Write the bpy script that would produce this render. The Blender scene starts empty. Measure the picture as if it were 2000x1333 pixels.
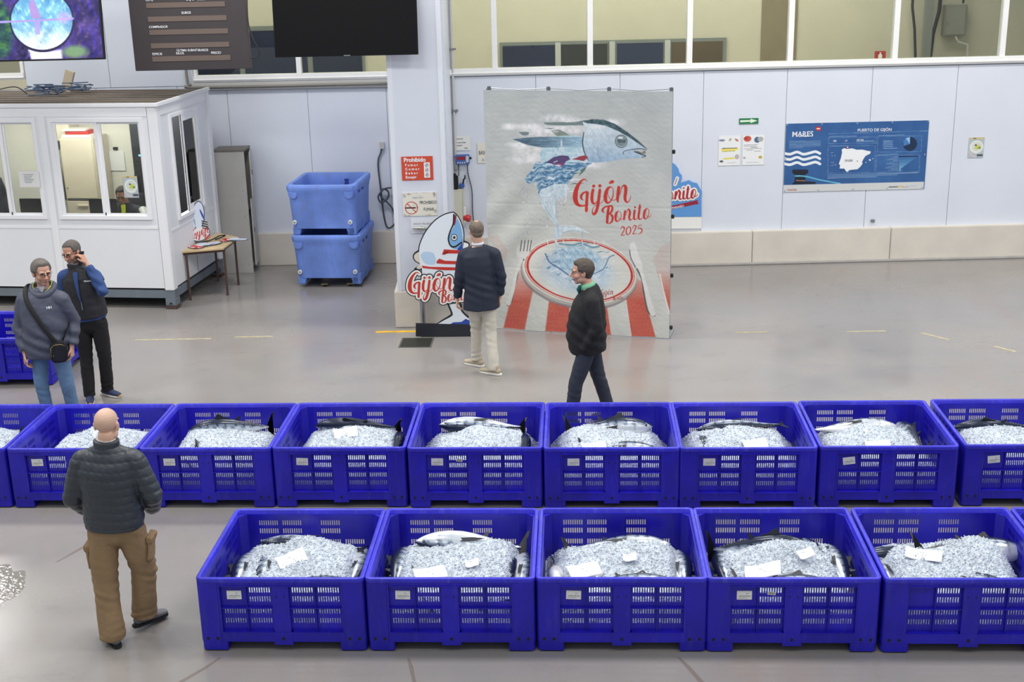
import bpy, bmesh, math, random
import numpy as np
from mathutils import Matrix, Vector
PI = math.pi
sc = bpy.context.scene
col = sc.collection

# ------------------------------------------------------------------ camera
F_PX = 2503.84
CAM = Vector((0, 0, 4.8325))
def _axes():
    p, y, r = math.radians(17.228), math.radians(1.01), math.radians(-1.329)
    f = Vector((-math.sin(y)*math.cos(p), math.cos(y)*math.cos(p), -math.sin(p)))
    a = Vector((math.cos(y), math.sin(y), 0)); b = a.cross(f)
    return f, math.cos(r)*a+math.sin(r)*b, -math.sin(r)*a+math.cos(r)*b
FW, RT, UP = _axes()
cd = bpy.data.cameras.new('camera'); cam = bpy.data.objects.new('camera', cd); col.objects.link(cam)
cam.matrix_world = Matrix(((RT.x, UP.x, -FW.x, CAM.x), (RT.y, UP.y, -FW.y, CAM.y), (RT.z, UP.z, -FW.z, CAM.z), (0, 0, 0, 1)))
cd.sensor_width = 36; cd.lens = F_PX/2000*36; cd.clip_start = .1; cd.clip_end = 200
sc.camera = cam

# ------------------------------------------------------------------ world, lamps, exposure
w = bpy.data.worlds.new('hall_air'); sc.world = w; w.use_nodes = True
w.node_tree.nodes['Background'].inputs[0].default_value = (.86, .93, 1, 1)
w.node_tree.nodes['Background'].inputs[1].default_value = .5
def area(name, loc, size, power, color=(1, .97, .93), rot=(0, 0, 0)):
    l = bpy.data.lights.new(name, 'AREA'); l.shape = 'RECTANGLE'; l.size, l.size_y = size; l.energy = power; l.color = color
    o = bpy.data.objects.new(name, l); col.objects.link(o); o.location = loc; o.rotation_euler = rot
    return o
for lx in (-9, -3, 3, 9):
    for ly in (3.5, 9.5, 15.5):
        area('ceiling_lamp', (lx, ly, 8.6), (2.4, 1.2), {3.5: 95, 9.5: 200, 15.5: 245}[ly])
wl_ = area('puddle_glare_light', (-8.8, 18.7, 5.35), (.9, .45), 38, (1, .99, .96)); wl_.rotation_euler = (Vector((-4.2, 9.0, 0))-Vector((-8.8, 18.7, 5.35))).to_track_quat('-Z', 'Y').to_euler()  # unseen light, added and aimed to put a glare on the left puddle
sc.view_settings.view_transform = 'Standard'
sc.view_settings.look = 'None'
sc.view_settings.gamma = 1
sc.view_settings.use_curve_mapping = False
sc.view_settings.exposure = 0.22

# ------------------------------------------------------------------ helpers
def lin(c):
    r = [(x/255/12.92 if x/255 <= .04045 else ((x/255+.055)/1.055)**2.4) for x in c[:3]]
    return (r[0], r[1], r[2], 1)
MATS = {}
def mat(name, c, rough=.5, metal=0, spec=.5, var=0, vscale=4, bump=0, bscale=40, attr=None, trans=0, emit=0, stretch=None, coat=0, alpha=1):
    if name in MATS: return MATS[name]
    m = bpy.data.materials.new(name); m.use_nodes = True; nt = m.node_tree; b = nt.nodes['Principled BSDF']
    L = nt.links; N = nt.nodes
    b.inputs['Base Color'].default_value = lin(c); b.inputs['Roughness'].default_value = rough
    b.inputs['Metallic'].default_value = metal; b.inputs['Specular IOR Level'].default_value = spec
    b.inputs['Transmission Weight'].default_value = trans; b.inputs['Coat Weight'].default_value = coat
    b.inputs['Alpha'].default_value = alpha
    src = None
    if attr:
        a = N.new('ShaderNodeAttribute'); a.attribute_name = attr; src = a.outputs['Color']
    tc = N.new('ShaderNodeTexCoord')
    def mp():
        if not stretch: return tc.outputs['Object']
        q = N.new('ShaderNodeMapping'); q.inputs['Scale'].default_value = stretch; L.new(tc.outputs['Object'], q.inputs[0]); return q.outputs[0]
    if var:
        n = N.new('ShaderNodeTexNoise'); n.inputs['Scale'].default_value = vscale; n.inputs['Detail'].default_value = 6
        L.new(mp(), n.inputs['Vector'])
        r = N.new('ShaderNodeMapRange'); r.inputs[1].default_value = .3; r.inputs[2].default_value = .7
        r.inputs[3].default_value = 1-var; r.inputs[4].default_value = 1+var*.6
        L.new(n.outputs['Fac'], r.inputs[0])
        h = N.new('ShaderNodeVectorMath'); h.operation = 'SCALE'
        if src is not None: L.new(src, h.inputs[0])
        else: h.inputs[0].default_value = lin(c)[:3]
        L.new(r.outputs[0], h.inputs['Scale']); src = h.outputs[0]
    if src is not None: L.new(src, b.inputs['Base Color'])
    if bump:
        n = N.new('ShaderNodeTexNoise'); n.inputs['Scale'].default_value = bscale; n.inputs['Detail'].default_value = 5
        L.new(mp(), n.inputs['Vector'])
        bp = N.new('ShaderNodeBump'); bp.inputs['Strength'].default_value = min(1, bump); bp.inputs['Distance'].default_value = .01*max(1, bump)
        L.new(n.outputs['Fac'], bp.inputs['Height']); L.new(bp.outputs[0], b.inputs['Normal'])
    if emit:
        if src is not None: L.new(src, b.inputs['Emission Color'])
        else: b.inputs['Emission Color'].default_value = lin(c)
        b.inputs['Emission Strength'].default_value = emit
    MATS[name] = m
    return m

class MB:
    def __init__(s): s.v = []; s.f = []; s.c = None
    def add(s, vs, fs):
        k = len(s.v); s.v += [tuple(p) for p in vs]; s.f += [tuple(i+k for i in f) for f in fs]; return s
    def box(s, a, b, M=None):
        x0, y0, z0 = a; x1, y1, z1 = b
        vs = [(x0, y0, z0), (x1, y0, z0), (x1, y1, z0), (x0, y1, z0), (x0, y0, z1), (x1, y0, z1), (x1, y1, z1), (x0, y1, z1)]
        if M is not None: vs = [tuple(M @ Vector(p)) for p in vs]
        return s.add(vs, [(0, 3, 2, 1), (4, 5, 6, 7), (0, 1, 5, 4), (1, 2, 6, 5), (2, 3, 7, 6), (3, 0, 4, 7)])
    def prism(s, poly, z0, z1, ax='z', M=None):
        n = len(poly)
        def P(p, z):
            q = {'z': (p[0], p[1], z), 'y': (p[0], z, p[1]), 'x': (z, p[0], p[1])}[ax]
            return tuple(M @ Vector(q)) if M is not None else q
        vs = [P(p, z0) for p in poly]+[P(p, z1) for p in poly]
        fs = [tuple(range(n))[::-1], tuple(range(n, 2*n))]+[(i, (i+1) % n, n+(i+1) % n, n+i) for i in range(n)]
        return s.add(vs, fs)
    def loft(s, pts, rads, n=14, up=(0, 1, 0), round_ends=True):
        P = [Vector(p) for p in pts]; Rr = [(r, r) if not isinstance(r, (tuple, list)) else tuple(r) for r in rads]
        T = []
        for i in range(len(P)):
            a = P[max(0, i-1)]; b = P[min(len(P)-1, i+1)]; T.append((b-a).normalized())
        if round_ends:
            h = min(Rr[0])
            P2 = []; R2 = []; T2 = []
            for k, (q, sh) in enumerate(((1, .25), (.8, .65), (.45, .9))):
                P2.append(P[0]-T[0]*h*q*.8); R2.append((Rr[0][0]*sh, Rr[0][1]*sh)); T2.append(T[0])
            P2 += P; R2 += Rr; T2 += T
            h = min(Rr[-1])
            for k, (q, sh) in enumerate(((.45, .9), (.8, .65), (1, .25))):
                P2.append(P[-1]+T[-1]*h*q*.8); R2.append((Rr[-1][0]*sh, Rr[-1][1]*sh)); T2.append(T[-1])
            P, Rr, T = P2, R2, T2
        vs = []
        upv = Vector(up)
        for p, r, t in zip(P, Rr, T):
            u = upv
            if abs(u.dot(t)) > .95: u = Vector((1, 0, 0)) if abs(t.x) < .9 else Vector((0, 0, 1))
            sd = t.cross(u)
            if sd.length < 1e-6: sd = Vector((1, 0, 0))
            sd.normalize(); fr = sd.cross(t).normalized()
            for k in range(n):
                an = 2*PI*k/n; vs.append(tuple(p+sd*r[0]*math.cos(an)+fr*r[1]*math.sin(an)))
        fs = []
        for i in range(len(P)-1):
            for k in range(n):
                fs.append((i*n+k, i*n+(k+1) % n, (i+1)*n+(k+1) % n, (i+1)*n+k))
        fs.append(tuple(range(n))[::-1]); fs.append(tuple(range((len(P)-1)*n, len(P)*n)))
        return s.add(vs, fs)
    def tube(s, pts, r, n=6): return s.loft(pts, [r]*len(pts), n=n, up=(.1, .3, .95), round_ends=False)
    def ball(s, c, r, nu=14, nv=9, M=None):
        if not isinstance(r, (tuple, list)): r = (r, r, r)
        vs = [(0, 0, r[2])]
        for j in range(1, nv):
            th = PI*j/nv
            for i in range(nu):
                ph = 2*PI*i/nu; vs.append((r[0]*math.sin(th)*math.cos(ph), r[1]*math.sin(th)*math.sin(ph), r[2]*math.cos(th)))
        vs.append((0, 0, -r[2]))
        if M is not None: vs = [M @ Vector(v) for v in vs]
        vs = [(v[0]+c[0], v[1]+c[1], v[2]+c[2]) for v in vs]
        fs = [(0, 1+i, 1+(i+1) % nu) for i in range(nu)]
        for j in range(nv-2):
            for i in range(nu):
                a = 1+j*nu+i; b = 1+j*nu+(i+1) % nu; fs.append((a, a+nu, b+nu, b))
        L = len(vs)-1; k = 1+(nv-2)*nu
        fs += [(L, k+(i+1) % nu, k+i) for i in range(nu)]
        return s.add(vs, fs)
    def xf(s, M): s.v = [tuple(M @ Vector(p)) for p in s.v]; return s
    def mesh(s, name):
        me = bpy.data.meshes.new(name); me.from_pydata(s.v, [], s.f); me.update()
        return me
    def build(s, name, m, parent=None, smooth=False, bevel=0, label=None, normals=True):
        me = s.mesh(name)
        if normals or bevel:
            bm = bmesh.new(); bm.from_mesh(me)
            if normals: bmesh.ops.recalc_face_normals(bm, faces=bm.faces)
            if bevel:
                es = [e for e in bm.edges if len(e.link_faces) == 2 and e.calc_face_angle(0) > .6]
                bmesh.ops.bevel(bm, geom=es, offset=bevel, segments=2, affect='EDGES', clamp_overlap=True)
            bm.to_mesh(me); bm.free()
        return link(name, me, m, parent, smooth, label)
def link(name, me, m, parent=None, smooth=False, label=None):
    if m is not None:
        if isinstance(m, (list, tuple)):
            for q in m: me.materials.append(q)
        else: me.materials.append(m)
    if smooth:
        me.polygons.foreach_set('use_smooth', [True]*len(me.polygons)); 
        if smooth != 'all': 
            try: me.set_sharp_from_angle(angle=.8)
            except Exception: pass
    o = bpy.data.objects.new(name, me); col.objects.link(o)
    if parent is not None: o.parent = parent
    if label: o['label'] = label
    return o
def thing(name, label, cat, loc=(0, 0, 0), rz=0, group=None):
    o = bpy.data.objects.new(name, None); o.empty_display_size = .1; col.objects.link(o)
    o.location = loc; o.rotation_euler = (0, 0, rz); return tag(o, label, cat, group)
def tag(o, label, cat=None, group=None, kind=None):
    if label: o['label'] = label
    if cat: o['category'] = cat
    if group: o['group'] = group
    if kind: o['kind'] = kind
    return o
def struct(name, loc=(0, 0, 0), rz=0):
    o = bpy.data.objects.new(name, None); col.objects.link(o); o.location = loc; o.rotation_euler = (0, 0, rz); o['kind'] = 'structure'; return o
def S(o): o['kind'] = 'structure'; return o
def copy_tree(o, parent=None):
    c = o.copy(); col.objects.link(c); c.parent = parent
    for ch in list(o.children): copy_tree(ch, c)
    return c
def holes(xb, zb, solid, y0, y1, mb, M=None):
    """slab in the xz plane between y0 and y1, with cells cut out where solid() is false"""
    nx, nz = len(xb)-1, len(zb)-1
    S_ = [[solid((xb[i]+xb[i+1])/2, (zb[k]+zb[k+1])/2) for k in range(nz)] for i in range(nx)]
    idx = {}; vs = []; fs = []
    def V(i, k, y):
        key = (i, k, y)
        if key not in idx:
            idx[key] = len(vs); p = (xb[i], y1 if y else y0, zb[k]); vs.append(tuple(M @ Vector(p)) if M is not None else p)
        return idx[key]
    g = lambda i, k: 0 <= i < nx and 0 <= k < nz and S_[i][k]
    for i in range(nx):
        for k in range(nz):
            if not S_[i][k]: continue
            fs.append((V(i, k, 0), V(i+1, k, 0), V(i+1, k+1, 0), V(i, k+1, 0)))
            fs.append((V(i, k, 1), V(i, k+1, 1), V(i+1, k+1, 1), V(i+1, k, 1)))
            if not g(i-1, k): fs.append((V(i, k, 0), V(i, k+1, 0), V(i, k+1, 1), V(i, k, 1)))
            if not g(i+1, k): fs.append((V(i+1, k, 0), V(i+1, k, 1), V(i+1, k+1, 1), V(i+1, k+1, 0)))
            if not g(i, k-1): fs.append((V(i, k, 0), V(i, k, 1), V(i+1, k, 1), V(i+1, k, 0)))
            if not g(i, k+1): fs.append((V(i, k+1, 0), V(i+1, k+1, 0), V(i+1, k+1, 1), V(i, k+1, 1)))
    mb.add(vs, fs); return mb
def text(body, size, m, parent, M, name='lettering', bold=0, spacing=1, align='LEFT', label=None, depth=.0008):
    c = bpy.data.curves.new(name, 'FONT'); c.body = body; c.size = size; c.offset = bold*size*.45; c.space_character = spacing
    c.align_x = align; c.extrude = depth/2; c.resolution_u = 3
    o = bpy.data.objects.new(name, c); col.objects.link(o)
    dg = bpy.context.evaluated_depsgraph_get(); me = bpy.data.meshes.new_from_object(o.evaluated_get(dg))
    bpy.data.objects.remove(o); bpy.data.curves.remove(c)
    me.name = name; me.transform(M); me.materials.clear()
    return link(name, me, m, parent, label=label)
# text facing -y (towards the camera side), lower left corner at (x, y, z)
def TM(x, y, z, roll=0): return Matrix.Translation((x, y, z)) @ Matrix.Rotation(roll, 4, 'Y') @ Matrix.Rotation(PI/2, 4, 'X')
_tmp = []
def fuse(mb, voxel, smooth=4, fac=.5):
    me = mb.mesh('tmp'); o = bpy.data.objects.new('tmp', me); col.objects.link(o)
    r = o.modifiers.new('r', 'REMESH'); r.mode = 'VOXEL'; r.voxel_size = voxel
    if smooth:
        q = o.modifiers.new('s', 'SMOOTH'); q.iterations = smooth; q.factor = fac
    dg = bpy.context.evaluated_depsgraph_get(); out = bpy.data.meshes.new_from_object(o.evaluated_get(dg))
    bpy.data.objects.remove(o); bpy.data.meshes.remove(me)
    return out
def getv(me):
    a = np.empty(len(me.vertices)*3, 'f'); me.vertices.foreach_get('co', a); return a.reshape(-1, 3)
def setv(me, a): me.vertices.foreach_set('co', np.asarray(a, 'f').ravel()); me.update()
def getn(me):
    a = np.empty(len(me.vertices)*3, 'f'); me.vertex_normals.foreach_get('vector', a); return a.reshape(-1, 3)
def setcol(me, rgb, name='print'):
    """rgb: n x 3 linear, per vertex"""
    at = me.color_attributes.new(name, 'FLOAT_COLOR', 'POINT')
    a = np.ones((len(me.vertices), 4), 'f'); a[:, :3] = rgb; at.data.foreach_set('color', a.ravel())
def nlin(a):
    a = np.asarray(a, float)/255.; return np.where(a <= .04045, a/12.92, ((a+.055)/1.055)**2.4)
def fbm(x, y, z=0., s=1., o=4, seed=0.):
    """cheap smooth pseudo noise, about -1..1, vectorised"""
    r = np.random.RandomState(int(seed*10)+7); v = 0; a = 1.; t = 0
    for k in range(o):
        w_ = 0
        for j in range(4):
            d = r.normal(size=3); d /= np.linalg.norm(d); ph = r.uniform(0, 6.28)
            w_ = w_+np.sin(s*(x*d[0]+y*d[1]+z*d[2])*2.2+ph+1.3*np.sin(s*(x*d[1]-y*d[2]+z*d[0])*1.3+ph*2))
        v = v+a*w_/4; t += a; a *= .55; s *= 2.1
    return v/t*1.6
def rpoly(w_, h_, r, n=5, x0=0, y0=0):
    p = []
    for cx, cy, a0 in ((w_-r, h_-r, 0), (r, h_-r, PI/2), (r, r, PI), (w_-r, r, 1.5*PI)):
        for k in range(n+1):
            a = a0+PI/2*k/n; p.append((x0+cx+r*math.cos(a), y0+cy+r*math.sin(a)))
    return p


# ================================================================== STRUCTURE
def floor_mat():
    m = bpy.data.materials.new('resin_floor'); m.use_nodes = True; nt = m.node_tree; N = nt.nodes; L = nt.links; b = N['Principled BSDF']
    tc = N.new('ShaderNodeTexCoord')
    def noise(scale, det=5, st=(1, 1, 1), rough=.55):
        q = N.new('ShaderNodeMapping'); q.inputs['Scale'].default_value = st; L.new(tc.outputs['Object'], q.inputs[0])
        n = N.new('ShaderNodeTexNoise'); n.inputs['Scale'].default_value = scale; n.inputs['Detail'].default_value = det; n.inputs['Roughness'].default_value = rough
        L.new(q.outputs[0], n.inputs['Vector']); return n.outputs['Fac']
    def rng(s, a, b_, c=0, d=1):
        r = N.new('ShaderNodeMapRange'); r.inputs[1].default_value = a; r.inputs[2].default_value = b_; r.inputs[3].default_value = c; r.inputs[4].default_value = d; L.new(s, r.inputs[0]); return r.outputs[0]
    def mix(f, a, b_):
        x = N.new('ShaderNodeMix'); x.data_type = 'RGBA'; L.new(f, x.inputs[0])
        for v, k in ((a, 6), (b_, 7)):
            if isinstance(v, tuple): x.inputs[k].default_value = v
            else: L.new(v, x.inputs[k])
        return x.outputs[2]
    base = mix(rng(noise(.35, 3), .35, .65), lin((133, 130, 128)), lin((148, 143, 138)))
    stain = mix(rng(noise(.9, 8, (1, .45, 1), .7), .52, .72, 0, .5), base, lin((146, 127, 116)))
    dirt = mix(rng(noise(2.2, 10, (.7, 1, 1), .75), .55, .8, 0, .45), stain, lin((106, 100, 95)))
    scr = mix(rng(noise(3.0, 12, (4, .35, 1), .8), .6, .72, 0, .35), dirt, lin((138, 112, 98)))
    L.new(scr, b.inputs['Base Color'])
    L.new(rng(noise(.7, 5), .35, .65, .13, .30), b.inputs['Roughness']); b.inputs['Specular IOR Level'].default_value = .6
    bp = N.new('ShaderNodeBump'); bp.inputs['Strength'].default_value = .12; bp.inputs['Distance'].default_value = .004
    L.new(noise(14, 4), bp.inputs['Height']); L.new(bp.outputs[0], b.inputs['Normal'])
    return m
fl = MB().add([(-14, -2, 0), (16, -2, 0), (16, 26, 0), (-14, 26, 0)], [(0, 1, 2, 3)]).build('floor', floor_mat(), normals=False); S(fl)

M_PANEL = mat('white_wall_panel', (216, 221, 232), .38, var=.035, vscale=1.2, bump=.05, bscale=3)
M_SKIRT = mat('concrete_kerb', (214, 207, 196), .7, var=.07, vscale=2.5, bump=.15, bscale=30)
M_ALU = mat('white_lacquered_aluminium', (238, 238, 236), .35, var=.03, vscale=3)
M_PVC = mat('grey_plastic_pipe', (190, 190, 188), .5)
M_GASK = mat('dark_joint', (120, 124, 132), .8); M_JOINT = mat('panel_joint', (168, 172, 182), .7)
WA = math.atan(.0238)          # back wall runs very slightly off the x axis
WY = lambda x: 19.41+.0238*x

# --- back wall, right of the pier (local x along the wall, front face at local y = 0)
wr = struct('wall_back_right', (0, 19.41, 0), WA)
edges = [-1.35, -.12+.24, 1.37, 2.612, 3.863, 5.14, 6.419, 7.69, 8.95, 10.2]
edges = [-1.35, .1, 1.36, 2.612, 3.863, 5.14, 6.419, 7.69, 8.95, 10.2]
for a, b in zip(edges[:-1], edges[1:]):
    S(MB().box((a+.003, 0, .5), (b-.003, .08, 2.95)).build('wall_panel', M_PANEL, wr, bevel=.004))
S(MB().box((-1.35, .015, .0), (10.2, .09, 2.97)).build('panel_joint', M_JOINT, wr))
ke = [-1.3, .65, 3.402, 5.539, 8.1, 10.2]
for a, b in zip(ke[:-1], ke[1:]):
    S(MB().box((a+.004, -.11, 0), (b-.004, .04, .5+.02)).build('kerb_block', M_SKIRT, wr, bevel=.01))
S(MB().box((-1.3, -.17, 0), (10.2, -.105, .035)).build('floor_cove', mat('cove', (176, 172, 168), .5, var=.1, vscale=6), wr, bevel=.01))
# --- back wall, left of the pier
wl = struct('wall_back_left', (0, 19.97, 0), 0)
le = [-9.2, -7.94, -6.68, -5.42, -4.66, -3.42, -2.20, -1.2]
for a, b in zip(le[:-1], le[1:]):
    S(MB().box((a+.003, 0, .5), (b-.003, .08, 2.84)).build('wall_panel', M_PANEL, wl, bevel=.004))
for a, b in ((-7.74, -6.45), (-6.444, -5.16)):
    S(MB().box((a, 0, 2.846), (b, .08, 6.4)).build('wall_panel', M_PANEL, wl, bevel=.004))
S(MB().box((-9.2, .015, 0), (-1.2, .09, 2.84)).build('panel_joint', M_JOINT, wl))
for a, b in ((-9.2, -6.2), (-6.195, -3.4), (-3.395, -1.2)):
    S(MB().box((a+.003, -.09, 0), (b-.003, .04, .52)).build('kerb_block', M_SKIRT, wl, bevel=.01))
# --- the pier that stands forward of the wall
pr = struct('pier', (-1.77, 16.28, 0), math.radians(1.6))
PW = .685
S(MB().box((0, 0, .5), (PW, 3.7, 6.4)).build('pier_body', M_PANEL, pr, bevel=.012))
for x0, x1 in ((-.004, .055), (PW-.055, PW+.004)):
    S(MB().box((x0, -.006, .5), (x1, .05, 6.4)).build('corner_profile', mat('profile_white', (226, 229, 236), .4), pr, bevel=.004))
S(MB().box((-.05, -.02, 0), (PW+.02, 3.7, .5)).build('kerb_block', M_SKIRT, pr, bevel=.012))
S(MB().box((PW, .3, 1.5), (PW+.02, .36, 6.4)).build('cable_channel', M_PANEL, pr))

# --- window bands (frames, mullions, panes) and the rooms behind them
def glass_mat():
    m = bpy.data.materials.new('window_glass'); m.use_nodes = True; N = m.node_tree.nodes; L = m.node_tree.links
    b = N['Principled BSDF']; out = N['Material Output']
    t = N.new('ShaderNodeBsdfTransparent'); t.inputs[0].default_value = (.74, .76, .72, 1)
    g = N.new('ShaderNodeBsdfGlossy'); g.inputs['Roughness'].default_value = .02
    fr = N.new('ShaderNodeFresnel'); fr.inputs[0].default_value = 1.5
    mx = N.new('ShaderNodeMixShader'); L.new(fr.outputs[0], mx.inputs[0]); L.new(t.outputs[0], mx.inputs[1]); L.new(g.outputs[0], mx.inputs[2])
    L.new(mx.outputs[0], out.inputs[0]); N.remove(b); return m
M_GLASS = glass_mat()
def window(name, x0, x1, z0, z1, mull, parent, fw=.06, y=-.01, d=.1):
    fr = struct(name); fr.parent = parent
    S(MB().box((x0, y-.03, z0-.10), (x1, y+d+.02, z0)).build('window_sill', M_ALU, fr, bevel=.006))
    S(MB().box((x0, y-.045, z0-.075), (x1, y, z0-.055)).build('sill_lip', M_ALU, fr, bevel=.004))
    S(MB().box((x0, y, z1), (x1, y+d, z1+fw)).build('window_frame', M_ALU, fr))
    xs = [x0]+[v for m_ in mull for v in (m_-fw/2, m_+fw/2)]+[x1]
    S(MB().box((x0, y, z0), (x0+.05, y+d, z1)).build('window_frame', M_ALU, fr, bevel=.004)); xs[0] = x0+.05
    S(MB().box((x1-.05, y, z0), (x1, y+d, z1)).build('window_frame', M_ALU, fr, bevel=.004)); xs[-1] = x1-.05
    for m_ in mull: S(MB().box((m_-fw/2, y-.01, z0), (m_+fw/2, y+d, z1)).build('mullion', M_ALU, fr, bevel=.004))
    for i in range(0, len(xs), 2):
        S(MB().box((xs[i], y+.05, z0), (xs[i+1], y+.058, z1)).build('pane', M_GLASS, fr))
window('window_1', -1.2, 10.2, 3.07, 6.3, [-.50, .915, 2.39, 3.89, 5.45, 7.05, 8.62], wr, fw=.082)
window('window_2', -5.15, -1.3, 3.0, 6.3, [-3.52], wl, fw=.075)
window('window_3', -9.2, -7.76, 3.1, 6.3, [], wl, fw=.07)
S(MB().box((-5.2, -.03, 2.84), (-1.3, .09, 2.9)).build('trim_1', M_PVC, wl, bevel=.006))

# --- the rooms behind the glass
M_BEIGE = mat('ochre_plaster', (190, 184, 166), .8, var=.05, vscale=1.0)
M_DKROOM = mat('dark_room', (42, 46, 56), .6, var=.25, vscale=1.1)
M_BRZ = mat('bronze_frame', (118, 122, 118), .4)
br = struct('wall_far_room', (0, 24, 0), .012)
def far_panel(x0, x1, z0=1.6, z1=6.6, m=None, y=0, nm='room_wall'): return S(MB().box((x0, y, z0), (x1, (y+.1 if nm != 'room_floor' else -.05), z1)).build(nm, m or M_BEIGE, br))
far_panel(-10, 4.25); far_panel(4.9, 12)
far_panel(4.25, 4.9, m=mat('brown_pillar', (128, 116, 92), .7, var=.1), y=-.02)
far_panel(-10, 12, 1.5, 1.6, y=-3.8, nm='room_floor')
fb = struct('window_4'); fb.parent = br
S(MB().box((-.52, -.04, 1.6), (3.62, .0, 3.11)).build('window_frame', M_BRZ, fb))
for a, b, c in ((-.47, .48, (30, 38, 66)), (.6, 1.44, (46, 48, 48)), (1.62, 2.46, (40, 48, 66)), (2.62, 3.55, (84, 70, 46))):
    S(MB().box((a, -.05, 1.6), (b, -.04, 3.05)).build('pane', mat('far_pane_%d' % c[2], c, .12, spec=.8, var=.3, vscale=.9), fb))
for x in (.54, 1.53, 2.54): S(MB().box((x-.05, -.08, 1.6), (x+.05, -.03, 3.09)).build('mullion', mat('pale_frame', (176, 178, 176), .4), fb))
fb2 = struct('window_5'); fb2.parent = br
S(MB().box((-8.5, -.04, 1.6), (-3.0, .0, 3.5)).build('window_frame', M_BRZ, fb2))
for a, b in ((-8.4, -5.3), (-5.2, -4.05), (-3.95, -3.05)):
    S(MB().box((a, -.05, 1.6), (b, -.04, 3.42)).build('pane', mat('far_pane_blue', (28, 34, 58), .15, var=.5, vscale=.8), fb2))
# fittings on the far room wall
def wall_thing(name, label, cat, loc, group=None): return thing(name, label, cat, loc, WA if loc[0] > -1.2 else 0, group)
t = thing('electrical_box', 'grey electrical cabinet on the ochre wall behind the upper window', 'electrical box', (7.72, 23.9, 3.1))
MB().box((-.2, 0, -.05), (.2, .18, .5)).build('cabinet_body', mat('grey_cabinet', (134, 134, 124), .5), t, bevel=.01)
MB().box((-.17, -.012, -.02), (.17, 0, .47)).build('cabinet_door', mat('grey_cabinet', (134, 134, 124), .5), t, bevel=.004)
MB().box((-.15, -.02, .15), (-.13, -.01, .22)).build('latch', M_GASK, t)
M_CABLE = mat('black_cable', (42, 42, 44), .5)
for pts, lab, r in (([(6.95, 0, 4.6), (6.93, 0, 3.6), (7.0, 0, 3.2), (7.05, 0, 2.7)], 'dark cable dropping behind the upper window left of the grey box', .025),
                    ([(7.45, 0, 4.6), (7.42, 0, 3.5), (7.34, 0, 3.1), (7.32, 0, 2.7)], 'thick black cable behind the upper window beside the grey box', .035),
                    ([(7.85, 0, 4.6), (7.84, 0, 3.64)], 'short dark cable entering the top of the grey box', .02),
                    ([(7.75, 0, 3.05), (7.8, 0, 2.95), (7.98, 0, 2.9), (8.0, 0, 2.6)], 'thin pale pipe curling from under the grey box', .02)):
    o = MB().loft([(x, 23.93, z) for x, y, z in pts], [r]*len(pts), n=8).build('cable', M_CABLE if 'pale' not in lab else M_PVC, smooth=True); tag(o, lab, 'cable')
o = MB().box((7.1, 23.66, 1.6), (7.24, 23.78, 5)).build('conduit', mat('conduit_grey', (120, 122, 118), .5)); tag(o, 'upright grey conduit behind the upper window between two cables', 'conduit')
o = thing('fire_sign', 'small red fire call point sign behind the upper window', 'sign', (6.39, 23.86, 2.73))
MB().box((-.1, 0, -.09), (.1, .01, .09)).build('plate', mat('fire_red', (176, 50, 44), .5), o)
MB().prism([(-.035, -.07), (.035, -.07), (.035, .02), (.012, .045), (.012, .07), (-.012, .07), (-.012, .045), (-.035, .02)], -.004, -.001, 'y').build('symbol', mat('sign_white', (235, 235, 230), .5), o)
area('far_room_fill', (2.5, 22.0, 6.2), (9, .6), 520, (1, .97, .88))  # unseen fill lights, added to brighten the rooms behind the glass
area('far_room_fill', (-5.5, 22.0, 6.2), (5, .6), 220, (1, .97, .88))

# --- floor fittings: drain grate, painted line
def puddle(label, cx, cy, rx, ry, seed):
    r_ = random.Random(seed); n = 46; vs = []
    for k in range(n):
        a = 2*PI*k/n; q = 1+.14*math.sin(3*a+seed)+.07*math.sin(7*a+2*seed)+r_.uniform(-.02, .02); vs.append((rx*q*math.cos(a), ry*q*math.sin(a), .0012))
    o = MB().add(vs, [tuple(range(n))]).build('puddle', M_WATER, normals=False); o.location = (cx, cy, 0); tag(o, label, 'water'); return o
M_WATER = bpy.data.materials.new('thin_water'); M_WATER.use_nodes = True; _N = M_WATER.node_tree.nodes; _L = M_WATER.node_tree.links; _N.remove(_N['Principled BSDF'])
_t = _N.new('ShaderNodeBsdfTransparent'); _t.inputs[0].default_value = (.985, .985, .985, 1); _g = _N.new('ShaderNodeBsdfGlossy'); _g.inputs['Roughness'].default_value = .05; _f = _N.new('ShaderNodeFresnel'); _f.inputs[0].default_value = 1.33
_m = _N.new('ShaderNodeMixShader'); _n = _N.new('ShaderNodeTexNoise'); _n.inputs['Scale'].default_value = 22; _b = _N.new('ShaderNodeBump'); _b.inputs['Strength'].default_value = .25; _b.inputs['Distance'].default_value = .01
_tc = _N.new('ShaderNodeTexCoord'); _L.new(_tc.outputs['Object'], _n.inputs['Vector']); _L.new(_n.outputs['Fac'], _b.inputs['Height']); _L.new(_b.outputs[0], _g.inputs['Normal'])
_L.new(_f.outputs[0], _m.inputs[0]); _L.new(_t.outputs[0], _m.inputs[1]); _L.new(_g.outputs[0], _m.inputs[2]); _L.new(_m.outputs[0], _N['Material Output'].inputs[0])
puddle('shallow puddle with a bright glare on the floor at the far left', -4.36, 9.10, .22, .46, 1.0)
M_STAIN = mat('brown_floor_stain', (122, 92, 74), .5, alpha=.26, var=.2, vscale=9)
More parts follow.
